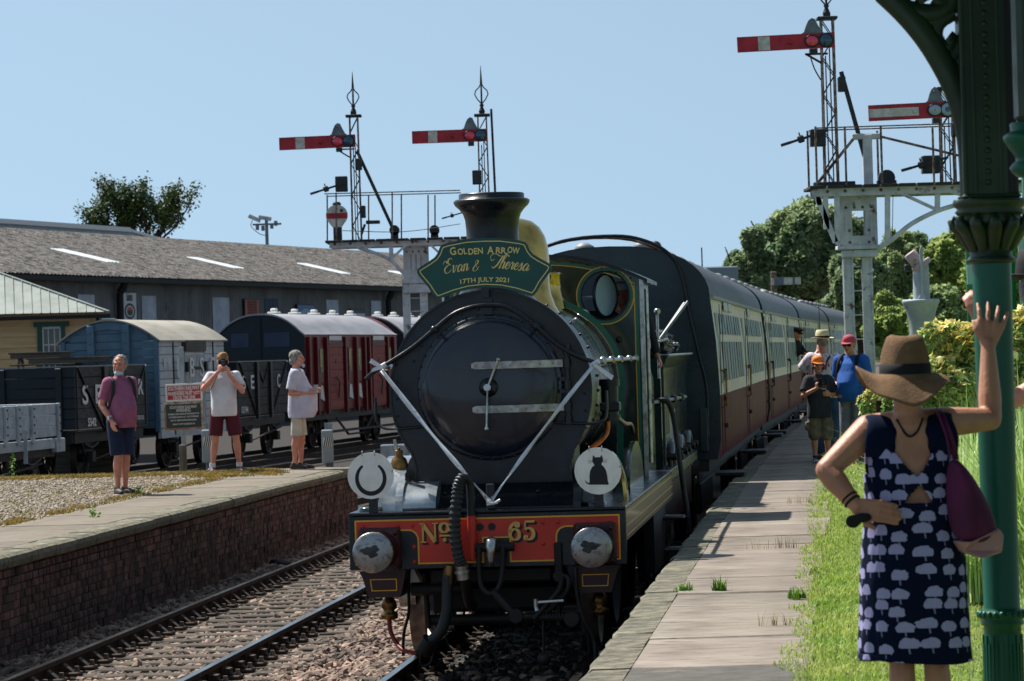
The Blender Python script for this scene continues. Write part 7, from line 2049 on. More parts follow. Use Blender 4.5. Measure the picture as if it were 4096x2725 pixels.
def person(name,label,loc,rz,H,J,skin='skin',vox=.0095,group=None,belly=0.0,build=1.0,head_s=1.0,yaw=0,pitch=0,legs=True,parts=True):
    """J: joints in metres for a 1.75 m figure facing -y; scaled by H/1.75"""
    k = H/1.75
    o = empty('person',loc,rz,label=label,cat='person',group=group)
    o.scale = (k,k,k)
    d = dict(pel=(0,0,.95),chest=(0,0,1.28),neck=(0,.01,1.46),head=(0,-.015,1.625),
             sL=(.185,0,1.40),sR=(-.185,0,1.40),eL=(.24,.02,1.12),eR=(-.24,.02,1.12),wL=(.25,-.05,.88),wR=(-.25,-.05,.88),
             hL=(.09,0,.92),hR=(-.09,0,.92),kL=(.1,-.02,.49),kR=(-.1,-.02,.49),aL=(.1,.03,.085),aR=(-.1,.03,.085),
             dL=(0,-.1,-1),dR=(0,-.1,-1),uL=(1,0,0),uR=(-1,0,0),curl=.55,toeL=(.03,-.17),toeR=(-.03,-.17))
    d.update(J)
    v = {a: Vector(c) for a,c in d.items() if isinstance(c,tuple) and len(c) == 3}
    b = MB()
    T = head_into(b,v['head'],head_s,yaw,pitch)
    limb(b,[v['neck']+Vector((0,.01,-.04)),v['head']+Vector((0,.02,-.07))],[.062,.055])
    loft(b,[(v['pel'].x,v['pel'].y,v['pel'].z - .1,.14,.09),(v['pel'].x,v['pel'].y,v['pel'].z+.05,.15,.1),(v['chest'].x,v['chest'].y,v['chest'].z - .1,.135,.095),(v['chest'].x,v['chest'].y,v['chest'].z+.05,.15,.1),(v['neck'].x,v['neck'].y,v['neck'].z - .04,.09,.07)])
    for q in 'LR':
        s_,e,w = v['s'+q],v['e'+q],v['w'+q]
        limb(b,[v['neck']+Vector((0,.0,-.07)),s_,s_.lerp(e,.45),e,e.lerp(w,.3),w],[.06,.052*build,.046*build,.038*build,.04*build,.026*max(1,build*.92)])
        hand(b,w,v['d'+q],v['u'+q],d.get('hs',1.0),d['curl'],-1 if q == 'L' else 1,d.get('spread',0) if q == 'R' else 0)
        if legs:
            h,kn,a = v['h'+q],v['k'+q],v['a'+q]
            limb(b,[h,h.lerp(kn,.5),kn,kn.lerp(a,.32)+Vector((0,.015,0)),kn.lerp(a,.75),a],[.085,.072,.052,.057,.036,.034])
            t = Vector((d['toe'+q][0],d['toe'+q][1],0)); limb(b,[a+Vector((0,.02,-.05)),a+t*.6+Vector((0,0,-.05)),a+t+Vector((0,0,-.06))],[.034,.034,.026])
    body = b.build('body',skin,o); remesh(body,vox,2)
    f = MB(); f.M = T
    for q in (-1,1): f.sph((q*.03,-.082,.0),(.011,.006,.006),8,6).bar((q*.018,-.094,.021),(q*.045,-.088,.02),.006,.006)
    f.build('eyes','eye_dark',o,kind='stuff')
    f = MB(); f.M = T; f.sph((0,-.094,-.058),(.022,.005,.005),8,6); f.build('mouth','lip',o)
    return o,v,T,body

def cloth(o,name,m,fn,vox=.0115,sm=2):
    b = MB(); fn(b); c = b.build(name,m,o); remesh(c,vox,sm); return c
def torso(b,v,hem=.86,belly=0,w=1.0,ch=1.0):
    p,c,n_ = v['pel'],v['chest'],v['neck']
    loft(b,[(p.x,p.y - belly*.3,hem,.175*w,.125+belly*.5),(p.x,p.y - belly*.5,hem+.1,.17*w,.125+belly*.8),(c.x,c.y - belly*.5,1.1,.165*w,.12+belly*.8),(c.x,c.y - belly*.15,1.25,.175*w,.12+belly*.2),(c.x,c.y,1.36,.18*w*ch,.11),(n_.x,n_.y,1.43,.11,.08),(n_.x,n_.y,1.475,.068,.066)])
def sleeve(b,v,q,t=.75,r0=.078,r1=.066):
    s_,e = v['s'+q],v['e'+q]; m_ = s_.lerp(e,t)
    limb(b,[v['neck']+Vector((0,0,-.075)),s_],[.07,r0]); b.cyl(s_,m_,r0,r1,n=14)
def longsleeve(b,v,q,r=.06,t=.95):
    sleeve(b,v,q,.98,.075,.062); limb(b,[v['e'+q],v['e'+q].lerp(v['w'+q],t)],[r,r*.72])
def shorts(b,v,hem=.56,r0=.105,r1=.1,top=.98):
    p = v['pel']
    loft(b,[(p.x,p.y,.84,.17,.12),(p.x,p.y,top,.165,.118)])
    for q in 'LR':
        h,kn = v['h'+q],v['k'+q]; t = (h.z - hem)/(h.z - kn.z); e = h.lerp(kn,t) if t <= 1 else kn.lerp(v['a'+q],(kn.z - hem)/(kn.z - v['a'+q].z))
        if t > 1: limb(b,[h,kn],[r0,r1]); b.cyl(kn,e,r1,r1*.9,n=14)
        else: b.sph(h,r0,12,8); b.cyl(h,e,r0,r1,n=14)
def shoes(o,v,d,m='shoe_brown',sole='sole',socks=None):
    for q in 'LR':
        a = v['a'+q]; t = Vector((d[q][0],d[q][1],0))
        b = MB(); limb(b,[a+Vector((0,.03,-.045)),a+t*.45+Vector((0,0,-.045)),a+t+Vector((0,0,-.055))],[.042,.044,.034]); limb(b,[a+Vector((0,.02,-.03)),a+Vector((0,.01,-.0))],[.044,.042])
        s_ = b.build('shoe',m,o); remesh(s_,.009,2)
        b = MB(); tl = t.length; dr = t.normalized(); sd_ = Vector((-dr.y,dr.x,0))
        P = [(a+dr*u+sd_*w_) for u,w_ in ((-.055,0),(-.04,-.035),(.04,-.042),(tl*.8,-.045),(tl+.035,-.015),(tl+.04,.01),(tl*.8,.042),(.04,.04),(-.04,.035))]
        b.prism([(p.x,p.y) for p in P],a.z - .098,a.z - .072,'xy'); b.build('sole',sole,s_)
        if socks: MB().cyl(a,a+Vector((0,0,.06)),.042,.044,n=12).build('sock',socks,o)
def hairshell(o,T,m,fn,vox=.008):
    b = MB(); b.M = T; fn(b); c = b.build('hair',m,o); remesh(c,vox,1)
    tx = bpy.data.textures.get('hairnoise') or bpy.data.textures.new('hairnoise','CLOUDS'); tx.noise_scale = .025
    dm = c.modifiers.new('rough','DISPLACE'); dm.texture = tx; dm.strength = .014; dm.mid_level = .4
    return c
TOE = {'L': (.03,-.17),'R': (-.03,-.17)}

p0 = ground(283,1139)
o,v,T,_ = person('person','grey haired man in a pink polo shirt and navy shorts, mask under his chin',p0,.55,1.78,
    dict(sR=(-.17,-.02,1.40),eR=(-.25,.02,1.13),wR=(-.20,-.16,.93),dR=(.15,-.35,-1),uR=(-1,-.2,0),sL=(.17,.02,1.4),eL=(.22,.1,1.13),wL=(.2,.05,.9),pel=(0,.02,.95),kR=(-.06,-.02,.49),aR=(-.055,.03,.085),kL=(.07,.02,.49),aL=(.07,.08,.085)),'skin_pink',yaw=-.75)
cloth(o,'polo_shirt','polo_pink',lambda b: (torso(b,v,.84,.11,1.0),sleeve(b,v,'L'),sleeve(b,v,'R')))
cloth(o,'shorts','short_navy',lambda b: shorts(b,v,.5,.1,.1))
MB().lathe([(.082,0),(.074,.03),(.07,.03),(.078,0)],v['neck']+Vector((0,0,-.01)),(0,.1,1),16,caps=False).build('collar','polo_pink',o)
shoes(o,v,TOE)
hairshell(o,T,'hair_grey',lambda b: (b.sph((0,.04,.045),(.084,.085,.085),16,10),b.sph((0,.06,-.02),(.078,.06,.06),14,8),[b.sph((q*.075,.03,.02),(.02,.045,.05),10,8) for q in (-1,1)]))
b = MB(); b.M = T; b.sph((0,-.062,-.105),(.055,.04,.028),14,8); b.build('face_mask','mask_blue',o)
b = MB(); b.M = T
for q in (-1,1): b.tube([(q*.05,-.07,-.1),(q*.072,-.03,-.05),(q*.08,.0,.0)],.003,5)
b.build('mask_loop','mask_blue',o,kind='stuff')
b = MB(); b.M = T; b.tube([(-.06,-.05,.09),(-.02,-.075,.1),(.02,-.075,.1),(.06,-.05,.09)],.006,6); b.build('glasses_on_head','eye_dark',o)
bp = MB(); loft(bp,[(0,.2,1.0,.13,.07),(0,.22,1.15,.15,.09),(0,.21,1.32,.14,.08),(0,.18,1.4,.1,.05)]); c_ = bp.build('backpack','backpack',o); remesh(c_,.012,3)
for q in (-1,1): MB().tube(spline([(q*.11,.14,1.4),(q*.125,.03,1.475),(q*.13,-.09,1.42),(q*.15,-.12,1.28),(q*.17,-.06,1.12),(q*.15,.08,1.05)],5),.024,8,flat=.35).build('backpack_strap','backpack',o)
MB().lathe([(.033,-.012),(.035,0),(.033,.012)],v['wR']+Vector((-.005,.015,.04)),(v['eR'] - v['wR']),14).cyl(v['wR']+Vector((-.045,0,.04)),v['wR']+Vector((-.03,0,.04)),.024,n=14).build('wristwatch','steel_watch',o)
MB().bbox(-.035,.035,-.075,.075,-.004,.004,.002).build('phone','black_cloth',o,loc=v['wR']+Vector((.06,-.06,-.1)),rot=(1.0,.3,.6))

p0 = ground(520,1088)
o,v,T,_ = person('person','fair haired photographer in white shirt and maroon shorts holding a camera to his eye',p0,.12,1.80,
    dict(sL=(.19,-.02,1.41),sR=(-.19,-.02,1.41),eL=(.27,-.12,1.17),eR=(-.30,-.1,1.22),wL=(.07,-.26,1.43),wR=(-.07,-.24,1.47),dL=(-.2,-.3,1),dR=(.5,-.4,.8),uL=(.8,-.5,0),uR=(-.8,-.6,0),curl=1.0,hL=(.1,0,.92),hR=(-.1,0,.92),kL=(.16,-.02,.5),kR=(-.14,-.02,.5),aL=(.2,.02,.085),aR=(-.19,.02,.085),head=(0,-.05,1.61)),'skin_pink',pitch=.1)
cloth(o,'shirt','shirt_white',lambda b: (torso(b,v,.82,.05,1.12),sleeve(b,v,'L',.62,.066,.07),sleeve(b,v,'R',.62,.066,.07)))
cloth(o,'shorts','short_maroon',lambda b: shorts(b,v,.54,.108,.105,.9))
shoes(o,v,{'L': (.07,-.15),'R': (-.06,-.16)},'shoe_blue',socks='shirt_white')
hairshell(o,T,'hair_blond',lambda b: (b.sph((0,.02,.06),(.085,.1,.075),16,10),b.sph((0,.06,.0),(.08,.06,.06),12,8),b.sph((.02,-.04,.11),(.05,.04,.03),10,8)))
b = MB(); b.M = T; b.bbox(-.07,.07,-.16,-.1,-.035,.045,.012).bbox(-.03,.03,-.15,-.1,.04,.065,.008).cyl((0,-.16,.0),(0,-.235,.0),.038,n=20).cyl((0,-.235,0),(0,-.25,0),.042,n=20).build('camera','black_cloth',o)
b = MB(); b.M = T; b.sph((0,-.249,0),(.03,.006,.03),14,8).build('camera_lens','dark_glass',o)
MB().tube(spline([(-.06,-.2,1.58),(-.08,-.2,1.45),(-.14,-.18,1.3),(-.2,-.15,1.2)],5),.012,6,flat=.4).build('camera_strap','black_cloth',o)

p0 = ground(690,1081)
o,v,T,_ = person('person','grey haired man in pale shirt and cream shorts holding a glass',p0,PI/2 - .15,1.79,
    dict(sR=(-.17,-.0,1.40),eR=(-.2,.06,1.12),wR=(-.14,-.2,1.12),dR=(.1,-1,.25),uR=(-1,0,.2),sL=(.17,0,1.4),eL=(.22,.02,1.14),wL=(.2,-.2,1.14),dL=(0,-1,.2),curl=.9,pel=(0,-.01,.95),chest=(0,-.02,1.28),kR=(-.07,.02,.49),aR=(-.07,.06,.085),kL=(.08,-.03,.49),aL=(.08,-.0,.085)),'skin_pink')
cloth(o,'shirt','shirt_lilac',lambda b: (torso(b,v,.76,.12,1.08),sleeve(b,v,'L',.8,.085,.08),sleeve(b,v,'R',.8,.085,.085)))
MB().lathe([(.09,-.01),(.075,.03),(.07,.03),(.085,-.01)],v['neck']+Vector((0,0,-.0)),(0,.12,1),16,caps=False).build('collar','shirt_lilac',o)
cloth(o,'shorts','short_cream',lambda b: shorts(b,v,.5,.078,.085,.9))
shoes(o,v,TOE,'shoe_brown')
hairshell(o,T,'hair_grey',lambda b: (b.sph((0,.03,.05),(.086,.1,.085),16,10),b.sph((0,.075,-.03),(.075,.05,.06),12,8),[b.sph((q*.072,.03,-.0),(.02,.045,.05),10,8) for q in (-1,1)]))
b = MB(); b.M = T; b.sph((0,-.085,-.1),(.035,.022,.03),12,8); b.build('face_mask','mask_blue',o)
b = MB(); b.M = T
for q in (-1,1): b.tube([(q*.035,-.08,-.1),(q*.07,-.03,-.05),(q*.082,.01,.0)],.0035,5)
b.build('mask_loop','mask_blue',o,kind='stuff')
g_ = v['wR']+Vector((.03,-.1,.05))
MB().lathe([(.03,-.05),(.038,.07),(.036,.07),(.028,-.045)],g_,(0,0,1),18).build('drinking_glass','glass_cup',o)
MB().lathe([(.028,-.045),(.031,-.0),(.001,-.0)],g_,(0,0,1),14).build('drink','straw_brown',o)

p0 = ground(1889,1068)
o,v,T,_ = person('person','boy in orange cap and dark printed shirt holding up a phone',p0,0.05,1.47,
    dict(sR=(-.16,0,1.38),sL=(.16,0,1.38),eR=(-.27,-.08,1.13),wR=(-.06,-.26,1.25),dR=(.45,-.3,.9),uR=(-.6,-.8,0),eL=(.29,.02,1.13),wL=(.17,-.17,1.14),dL=(-1,-.3,.1),uL=(0,-1,0),curl=.9,kL=(.12,-.02,.49),kR=(-.09,-.02,.49),aL=(.14,.03,.085),aR=(-.08,.03,.085)),'skin',head_s=1.12)
cloth(o,'t_shirt','tee_dark',lambda b: (torso(b,v,.76,.04,1.16),sleeve(b,v,'L',.75,.09,.085),sleeve(b,v,'R',.75,.09,.085)))
for s_,z,wd,m_ in (('TRAINING',1.27,.22,'tee_print'),('THE MODULE',1.23,.18,'shirt_white'),('TALK ABOUT',1.1,.18,'shirt_white'),('TRAINS',1.055,.25,'tee_print')):
    text(s_,.055 if m_ == 'tee_print' else .03,'lettering',m_,o,(0.02,-.135,z),(PI/2,0,0),width=wd,bold=.001)
MB().bbox(-.1,.13,-.139,-.13,1.15,1.19,.003).build('shirt_print','tee_print',o)
cloth(o,'shorts','short_khaki',lambda b: (shorts(b,v,.47,.11,.108,.9),[b.bbox(q*.2 - .03,q*.2+.03,-.08,.08,.56,.7,.01) for q in (-1,1)]))
shoes(o,v,TOE,'shoe_blue',socks='jeans')
hairshell(o,T,'hair_brown',lambda b: (b.sph((0,.03,.02),(.087,.09,.08),16,10),[b.sph((q*.075,.0,-.03),(.02,.04,.05),10,8) for q in (-1,1)]))
def capmesh(o,T,m):
    b = MB(); b.M = T; b.lathe([(.094,.0),(.094,.035),(.085,.07),(.06,.095),(.02,.108),(.001,.11)],(0,.012,.035),(0,-.08,1),22,caps=False,sq=(1,1.1)); c = b.build('cap_crown',m,o)
    b = MB(); b.M = T @ Matrix.Translation((0,-.07,.04)) @ Matrix.Rotation(.25,4,'X')
    P = [(.085*math.cos(math.radians(a)),.09*math.sin(math.radians(a))) for a in range(180,361,15)]
    b.prism([(x,y) for x,y in P],-.004,.004,'xy'); b.build('cap_peak',m,o)
capmesh(o,T,'cap_orange')
MB().bbox(-.036,.036,-.006,.006,-.072,.072,.004).build('phone','black_cloth',o,loc=v['wR']+Vector((.045,-.08,.09)),rot=(-.1,0,0))
MB().tube(spline([(.12,.1,1.38),(.12,0,1.46),(.13,-.11,1.38),(.15,-.13,1.2),(.16,-.08,1.05)],4),.02,6,flat=.35).build('backpack_strap','backpack',o)

p0 = ground(1915,1062)
o,v,T,_ = person('person','man seen from behind in a cream straw hat and patterned shirt, filming the train',p0+Vector((0,.7,0)),PI - .25,1.80,
    dict(eL=(.33,-.1,1.26),wL=(.13,-.26,1.5),dL=(-.3,-.2,1),uL=(.5,.9,0),eR=(-.24,-.03,1.14),wR=(-.16,-.22,1.2),sL=(.19,0,1.41),kL=(.1,0,.5),kR=(-.1,0,.5),head=(0.02,-.01,1.63)),'skin_pink',yaw=.3)
cloth(o,'shirt','shirt_pattern',lambda b: (torso(b,v,.86,.05,1.15),sleeve(b,v,'L',.95,.09,.085),sleeve(b,v,'R',.8,.09,.085)))
cloth(o,'jeans','jeans',lambda b: shorts(b,v,.1,.1,.085,.97))
shoes(o,v,TOE)
MB().tube(spline([(-.1,.12,1.44),(-.02,.17,1.3),(.1,.18,1.12),(.17,.12,1.0),(.2,.02,.95)],5),.03,6,flat=.3).build('bag_strap','short_maroon',o)
def brimhat(o,T,m,band,R_=.16,wav=.01,crown=.12,cr=.098):
    b = MB(); b.M = T; b.lathe([(cr,0),(cr*.99,crown*.5),(cr*.86,crown*.92),(cr*.7,crown),(cr*.4,crown*.94),(.001,crown*.86)],(0,.01,.055),(0,0,1),28,caps=False,sq=(1,1.14)); cw = b.build('hat_crown',m,o)
    b = MB(); b.M = T; b.lathe([(cr*1.02,0),(cr*1.01,.035)],(0,.01,.056),(0,0,1),28,caps=False,sq=(1,1.14)); b.build('hat_band',band,o)
    b = MB(); b.M = T; n,m_ = 36,6; vs = []
    for j in range(m_+1):
        r = cr*.96+(R_ - cr*.96)*j/m_
        for i in range(n):
            a = 2*PI*i/n; vs.append((r*math.cos(a),.01+r*1.1*math.sin(a),.056 - .012*(j/m_)+wav*(j/m_) ** 1.5*math.sin(2*a+.5)+.012*(j/m_) ** 2))
    b.add(vs,[(j*n+i,j*n+(i+1) % n,(j+1)*n+(i+1) % n,(j+1)*n+i) for j in range(m_) for i in range(n)],True)
    br = b.build('hat_brim',m,o); md = br.modifiers.new('t','SOLIDIFY'); md.thickness = .005
    return br
brimhat(o,T,'straw','black_cloth')
hairshell(o,T,'hair_grey',lambda b: (b.sph((0,.045,.0),(.076,.06,.06),14,8),))
MB().lathe([(.032,-.012),(.035,0),(.032,.012)],v['wL']+Vector((.015,.02,-.04)),(v['eL'] - v['wL']),14).build('wristwatch','steel_watch',o)
MB().bbox(-.036,.036,-.006,.006,-.072,.072,.004).build('phone','black_cloth',o,loc=v['wL']+Vector((-.05,-.02,.09)))

p0 = ground(1968,1066)
o,v,T,_ = person('person','man in a pink cap and bright blue shirt with a backpack, hand at his waist',p0+Vector((0,.1,0)),-.55,1.77,
    dict(eR=(-.24,-.0,1.12),wR=(-.10,-.2,1.0),dR=(.3,-.3,-1),uR=(-.5,-1,0),curl=.9,chest=(0,-.02,1.28),pel=(0,0,.95),head=(0,-.05,1.61)),'skin_pink',yaw=.1,pitch=.05)
cloth(o,'polo_shirt','shirt_blue',lambda b: (torso(b,v,.84,.1,1.0),sleeve(b,v,'L',.8,.085,.08),sleeve(b,v,'R',.8,.085,.08)))
cloth(o,'trousers','trouser_grey',lambda b: shorts(b,v,.1,.105,.085,.97))
shoes(o,v,TOE)
hairshell(o,T,'hair_brown',lambda b: (b.sph((0,.035,.01),(.08,.08,.075),14,8),))
capmesh(o,T,'cap_pink')
b = MB(); b.M = T; b.bbox(-.06,-.005,-.105,-.09,-.015,.018,.006).bbox(.005,.06,-.105,-.09,-.015,.018,.006).build('sunglasses','black_cloth',o)
for q in (-1,1): MB().tube(spline([(q*.11,.12,1.4),(q*.125,.03,1.485),(q*.13,-.1,1.42),(q*.15,-.13,1.25),(q*.17,-.06,1.08)],5),.026,6,flat=.35).build('backpack_strap','black_cloth',o)
bp = MB(); loft(bp,[(0,.2,.98,.13,.07),(0,.22,1.15,.15,.09),(0,.21,1.36,.13,.07)]); c_ = bp.build('backpack','black_cloth',o); remesh(c_,.014,2)

lw = lambda x,y,z: LB @ Vector((x,y,z))
q = lw(.74,6.6,1.3)
o,v,T,_ = person('person','engine driver in a pale cap and mauve shirt seen through the round cab window',Vector((q.x,q.y,1.40)),-.75,1.78,
    dict(eR=(-.27,-.1,1.15),wR=(-.24,-.3,1.1)),'skin_pink',vox=.012,yaw=.0)
cloth(o,'shirt','shirt_mauve',lambda b: (torso(b,v,.86,.03),longsleeve(b,v,'L'),longsleeve(b,v,'R')),.014)
cloth(o,'trousers','overall',lambda b: shorts(b,v,.1,.1,.08),.014)
b = MB(); b.M = T; b.lathe([(.088,0),(.09,.03),(.1,.05),(.09,.075),(.001,.085)],(0,.01,.05),(0,0,1),20,sq=(1,1.12)).prism([(.08*math.cos(math.radians(a)),-.06+.07*math.sin(math.radians(a))) for a in range(180,361,20)],.045,.055,'xy').build('cap','shirt_white',o)
q = lw(.76,7.35,1.3)
fi = (Matrix.Translation((q.x,q.y,1.42)) @ Matrix.Rotation(.3,4,'Z') @ Matrix.Scale(1.74/1.75,4)).inverted()
fj = lambda x,y,z: tuple(fi @ lw(x,y,z))
o,v,T,_ = person('person','crewman in dark overalls standing in the cab doorway, forearm over the side',Vector((q.x,q.y,1.42)),.3,1.74,
    dict(sL=fj(.9,7.33,2.84),eL=fj(.97,7.36,2.60),wL=fj(1.03,7.2,2.44),dL=(.35,-.3,-.9),uL=(.8,-.3,.6),sR=(-.2,0,1.38),head=(-.12,.02,1.62),curl=.9),'skin_tan',vox=.011)
cloth(o,'overall_jacket','overall',lambda b: (torso(b,v,.86,.03,.95),longsleeve(b,v,'L',.06,.8),longsleeve(b,v,'R')),.013)
cloth(o,'trousers','overall',lambda b: shorts(b,v,.1,.1,.08),.014)
hairshell(o,T,'hair_brown',lambda b: (b.sph((0,.03,.03),(.084,.095,.085),14,8),),.01)
yg = 78.0
q = px(1829,780,yg); 
o,v,T,_ = person('person','uniformed guard in a peaked cap leaning out of a coach window',Vector((q.x - .08,yg,px(1829,757,yg).z - 1.70)),.7,1.75,
    dict(chest=(.0,-.1,1.28),neck=(.0,-.14,1.44),head=(0,-.22,1.58),eR=(-.2,-.25,1.18),wR=(-.02,-.4,1.14),dR=(1,-.2,-.1),uR=(0,-.2,1),eL=(.22,-.2,1.15),wL=(.1,-.4,1.14),dL=(0,-1,0)),'skin_pink',vox=.014,pitch=.3,legs=False)
cloth(o,'uniform_jacket','black_cloth',lambda b: (torso(b,v,.95,.0,.95),longsleeve(b,v,'L'),longsleeve(b,v,'R')),.016)
b = MB(); b.M = T; b.lathe([(.088,0),(.09,.03),(.125,.06),(.12,.075),(.001,.085)],(0,.01,.05),(0,0,1),20,sq=(1,1.1)).prism([(.08*math.cos(math.radians(a)),-.06+.08*math.sin(math.radians(a))) for a in range(180,361,20)],.03,.042,'xy').build('peaked_cap','black_cloth',o)
# ------------------------------------------------------------------ woman in the foreground
WD = 13.15
q = px(2093,1000,WD)
WR = PI
kW = 1.62/1.75
wroot = Matrix.Translation((q.x,WD,PZ)) @ Matrix.Rotation(WR,4,'Z') @ Matrix.Scale(kW,4)
wi = wroot.inverted()
wl = lambda U,V,d: tuple(wi @ px(U,V,d))
o,v,T,body = person('person','woman in a wide brown sun hat and navy flowered dress leaning on the green column',(q.x,WD,PZ),WR,1.62,
    dict(sL=wl(1998,990,13.17),eL=wl(1903,1082,13.05),wL=wl(1972,1166,12.98),dL=tuple(Vector(wl(2035,1178,12.96)) - Vector(wl(1972,1166,12.98))),uL=(0,1,.1),
         sR=wl(2172,972,13.2),eR=wl(2280,965,13.34),wR=wl(2274,792,13.42),dR=tuple(Vector(wl(2289,700,13.45)) - Vector(wl(2274,792,13.42))),uR=(0,1,0),curl=.3,spread=.42,hs=1.14,
         neck=wl(2088,935,13.15),head=wl(2083,868,13.12),chest=(0,0,1.25),pel=(0,0,.92),hL=(.09,0,.9),hR=(-.09,0,.9),kL=(.06,0,.47),kR=(-.08,0,.47),aL=(.07,.03,.085),aR=(-.1,.03,.085)),'skin_tan',vox=.0065,build=1.28,head_s=.98)
mb = MB()
loft(mb,[(0,0,.95,.17,.11),(0,0,1.15,.165,.105),(.0,0,1.28,.175,.105),(.0,.0,1.36,.18,.095),(v['neck'].x,.02,1.42,.11,.075),(v['neck'].x,.02,1.47,.06,.055)],24)
k_ = len(body.data.vertices)
bm = bmesh.new(); bm.from_mesh(body.data); me2 = mb.mesh('x'); bm.from_mesh(me2); bm.to_mesh(body.data); bm.free(); bpy.data.meshes.remove(me2)
secs = [(.43,.235,.145),(.46,.232,.145),(.6,.226,.142),(.75,.222,.142),(.9,.212,.14),(1.0,.2,.132),(1.1,.192,.128),(1.2,.19,.124),(1.28,.193,.12),(1.34,.19,.112),(1.39,.17,.1),(1.425,.125,.085)]
def sec_at(z):
    for (z0,a0,b0),(z1,a1,b1) in zip(secs,secs[1:]):
        if z <= z1: t = (z - z0)/(z1 - z0); return a0+(a1 - a0)*t,b0+(b1 - b0)*t
    return secs[-1][1:]
NA,NZ = 200,170
V_,UV = [],[]
for j in range(NZ+1):
    z = .43+(1.425 - .43)*j/NZ; rx,ry = sec_at(z)
    cx = v['neck'].x*max(0,(z - 1.2)/.25)
    for i in range(NA+1):
        a = 2*PI*i/NA; c_,s_ = math.cos(a),math.sin(a)
        fold = 1+(.022*math.sin(a*5+1.3+z*2)+.014*math.sin(a*11+z*6))*max(.15,(1.2 - z))
        fold += .012*mnoise.noise(Vector((c_*2.5,s_*2.5,z*5)))+.014*mnoise.noise(Vector((c_*5,s_*5,z*11+4)))
        x = cx+rx*abs(c_) ** .82*(1 if c_ > 0 else -1)*fold; y = ry*abs(s_) ** .82*(1 if s_ > 0 else -1)*fold
        V_.append((x,y,z+(.012*math.sin(a*2+.4) if j < 6 else 0))); UV.append((a*.2,z))
F_ = []
for j in range(NZ):
    z = .43+(1.425 - .43)*(j+.5)/NZ
    for i in range(NA):
        a = 2*PI*(i+.5)/NA; rx,ry = sec_at(z)
        x = rx*math.cos(a); back = math.sin(a) > 0
        xm = v['neck'].x*max(0,(z - 1.2)/.25)*.6 - .01
        if back and z > 1.205 and abs(x - xm) < (z - 1.205)*.62: continue
        if back and 1.10 < z < 1.17 and abs(x - xm+.005) < (1.17 - z)*.6+.004 and z < 1.165: continue
        if z > 1.18 and abs(math.sin(a)) < .42 and z < 1.40 and abs(x) > .15 and (1.36 - z) > -.05: 
            if z > 1.22: continue
        F_.append((j*(NA+1)+i,j*(NA+1)+i+1,(j+1)*(NA+1)+i+1,(j+1)*(NA+1)+i))
me = bpy.data.meshes.new('dress'); me.from_pydata(V_,[],F_)
uvl = me.uv_layers.new(name='UVMap')
for lp_ in me.loops: uvl.data[lp_.index].uv = UV[lp_.vertex_index]
me.polygons.foreach_set('use_smooth',[True]*len(me.polygons)); me.update()
m = bpy.data.materials.new('dress_print'); m.use_nodes = True; nt = m.node_tree; N,Lk = nt.nodes,nt.links; b_ = N['Principled BSDF']; b_.inputs['Roughness'].default_value = .95; b_.inputs['Specular IOR Level'].default_value = .1
def mth(op,a,c=None,**k):
    n_ = N.new('ShaderNodeMath'); n_.operation = op
    for i,q_ in enumerate((a,c)):
        if q_ is None: continue
        if isinstance(q_,(int,float)): n_.inputs[i].default_value = q_
        else: Lk.new(q_,n_.inputs[i])
    return n_.outputs[0]
uvn = N.new('ShaderNodeUVMap'); uvn.uv_map = 'UVMap'
mp = N.new('ShaderNodeMapping'); mp.inputs['Scale'].default_value = (12.2,12.6,1); Lk.new(uvn.outputs[0],mp.inputs[0])
nzn = N.new('ShaderNodeTexNoise'); nzn.inputs['Scale'].default_value = 2.2; Lk.new(mp.outputs[0],nzn.inputs['Vector'])
def flowers(off,rnd_):
    mp2 = N.new('ShaderNodeMapping'); mp2.inputs['Location'].default_value = off; Lk.new(mp.outputs[0],mp2.inputs[0])
    vo = N.new('ShaderNodeTexVoronoi'); vo.voronoi_dimensions = '2D'; vo.inputs['Scale'].default_value = 1.0; vo.inputs['Randomness'].default_value = rnd_
    Lk.new(mp2.outputs[0],vo.inputs['Vector'])
    sb = N.new('ShaderNodeVectorMath'); sb.operation = 'SUBTRACT'; Lk.new(mp2.outputs[0],sb.inputs[0]); Lk.new(vo.outputs['Position'],sb.inputs[1])
    sp_ = N.new('ShaderNodeSeparateXYZ'); Lk.new(sb.outputs[0],sp_.inputs[0]); dx,dz2 = sp_.outputs[0],sp_.outputs[1]
    n2 = N.new('ShaderNodeTexNoise'); n2.inputs['Scale'].default_value = 5.0; Lk.new(mp2.outputs[0],n2.inputs['Vector'])
    r = mth('ADD',mth('POWER',mth('ABSOLUTE',mth('DIVIDE',dx,.41)),2.0),mth('POWER',mth('ABSOLUTE',mth('DIVIDE',dz2,.36)),2.0))
    r = mth('ADD',r,mth('MULTIPLY',mth('SUBTRACT',n2.outputs['Fac'],.5),1.1))
    disc_ = mth('LESS_THAN',r,.92)
    cut = mth('GREATER_THAN',dz2,-.21)
    stem = mth('MULTIPLY',mth('LESS_THAN',mth('ABSOLUTE',mth('ADD',dx,mth('MULTIPLY',dz2,.12))),.035),mth('MULTIPLY',mth('LESS_THAN',dz2,0),mth('GREATER_THAN',dz2,-.5)))
    return mth('MAXIMUM',mth('MULTIPLY',disc_,cut),mth('MULTIPLY',stem,.6))
fac = flowers((0,0,0),.5)
mx = N.new('ShaderNodeMix'); mx.data_type = 'RGBA'; Lk.new(fac,mx.inputs[0])
n3 = N.new('ShaderNodeTexNoise'); n3.inputs['Scale'].default_value = 14; Lk.new(mp.outputs[0],n3.inputs['Vector'])
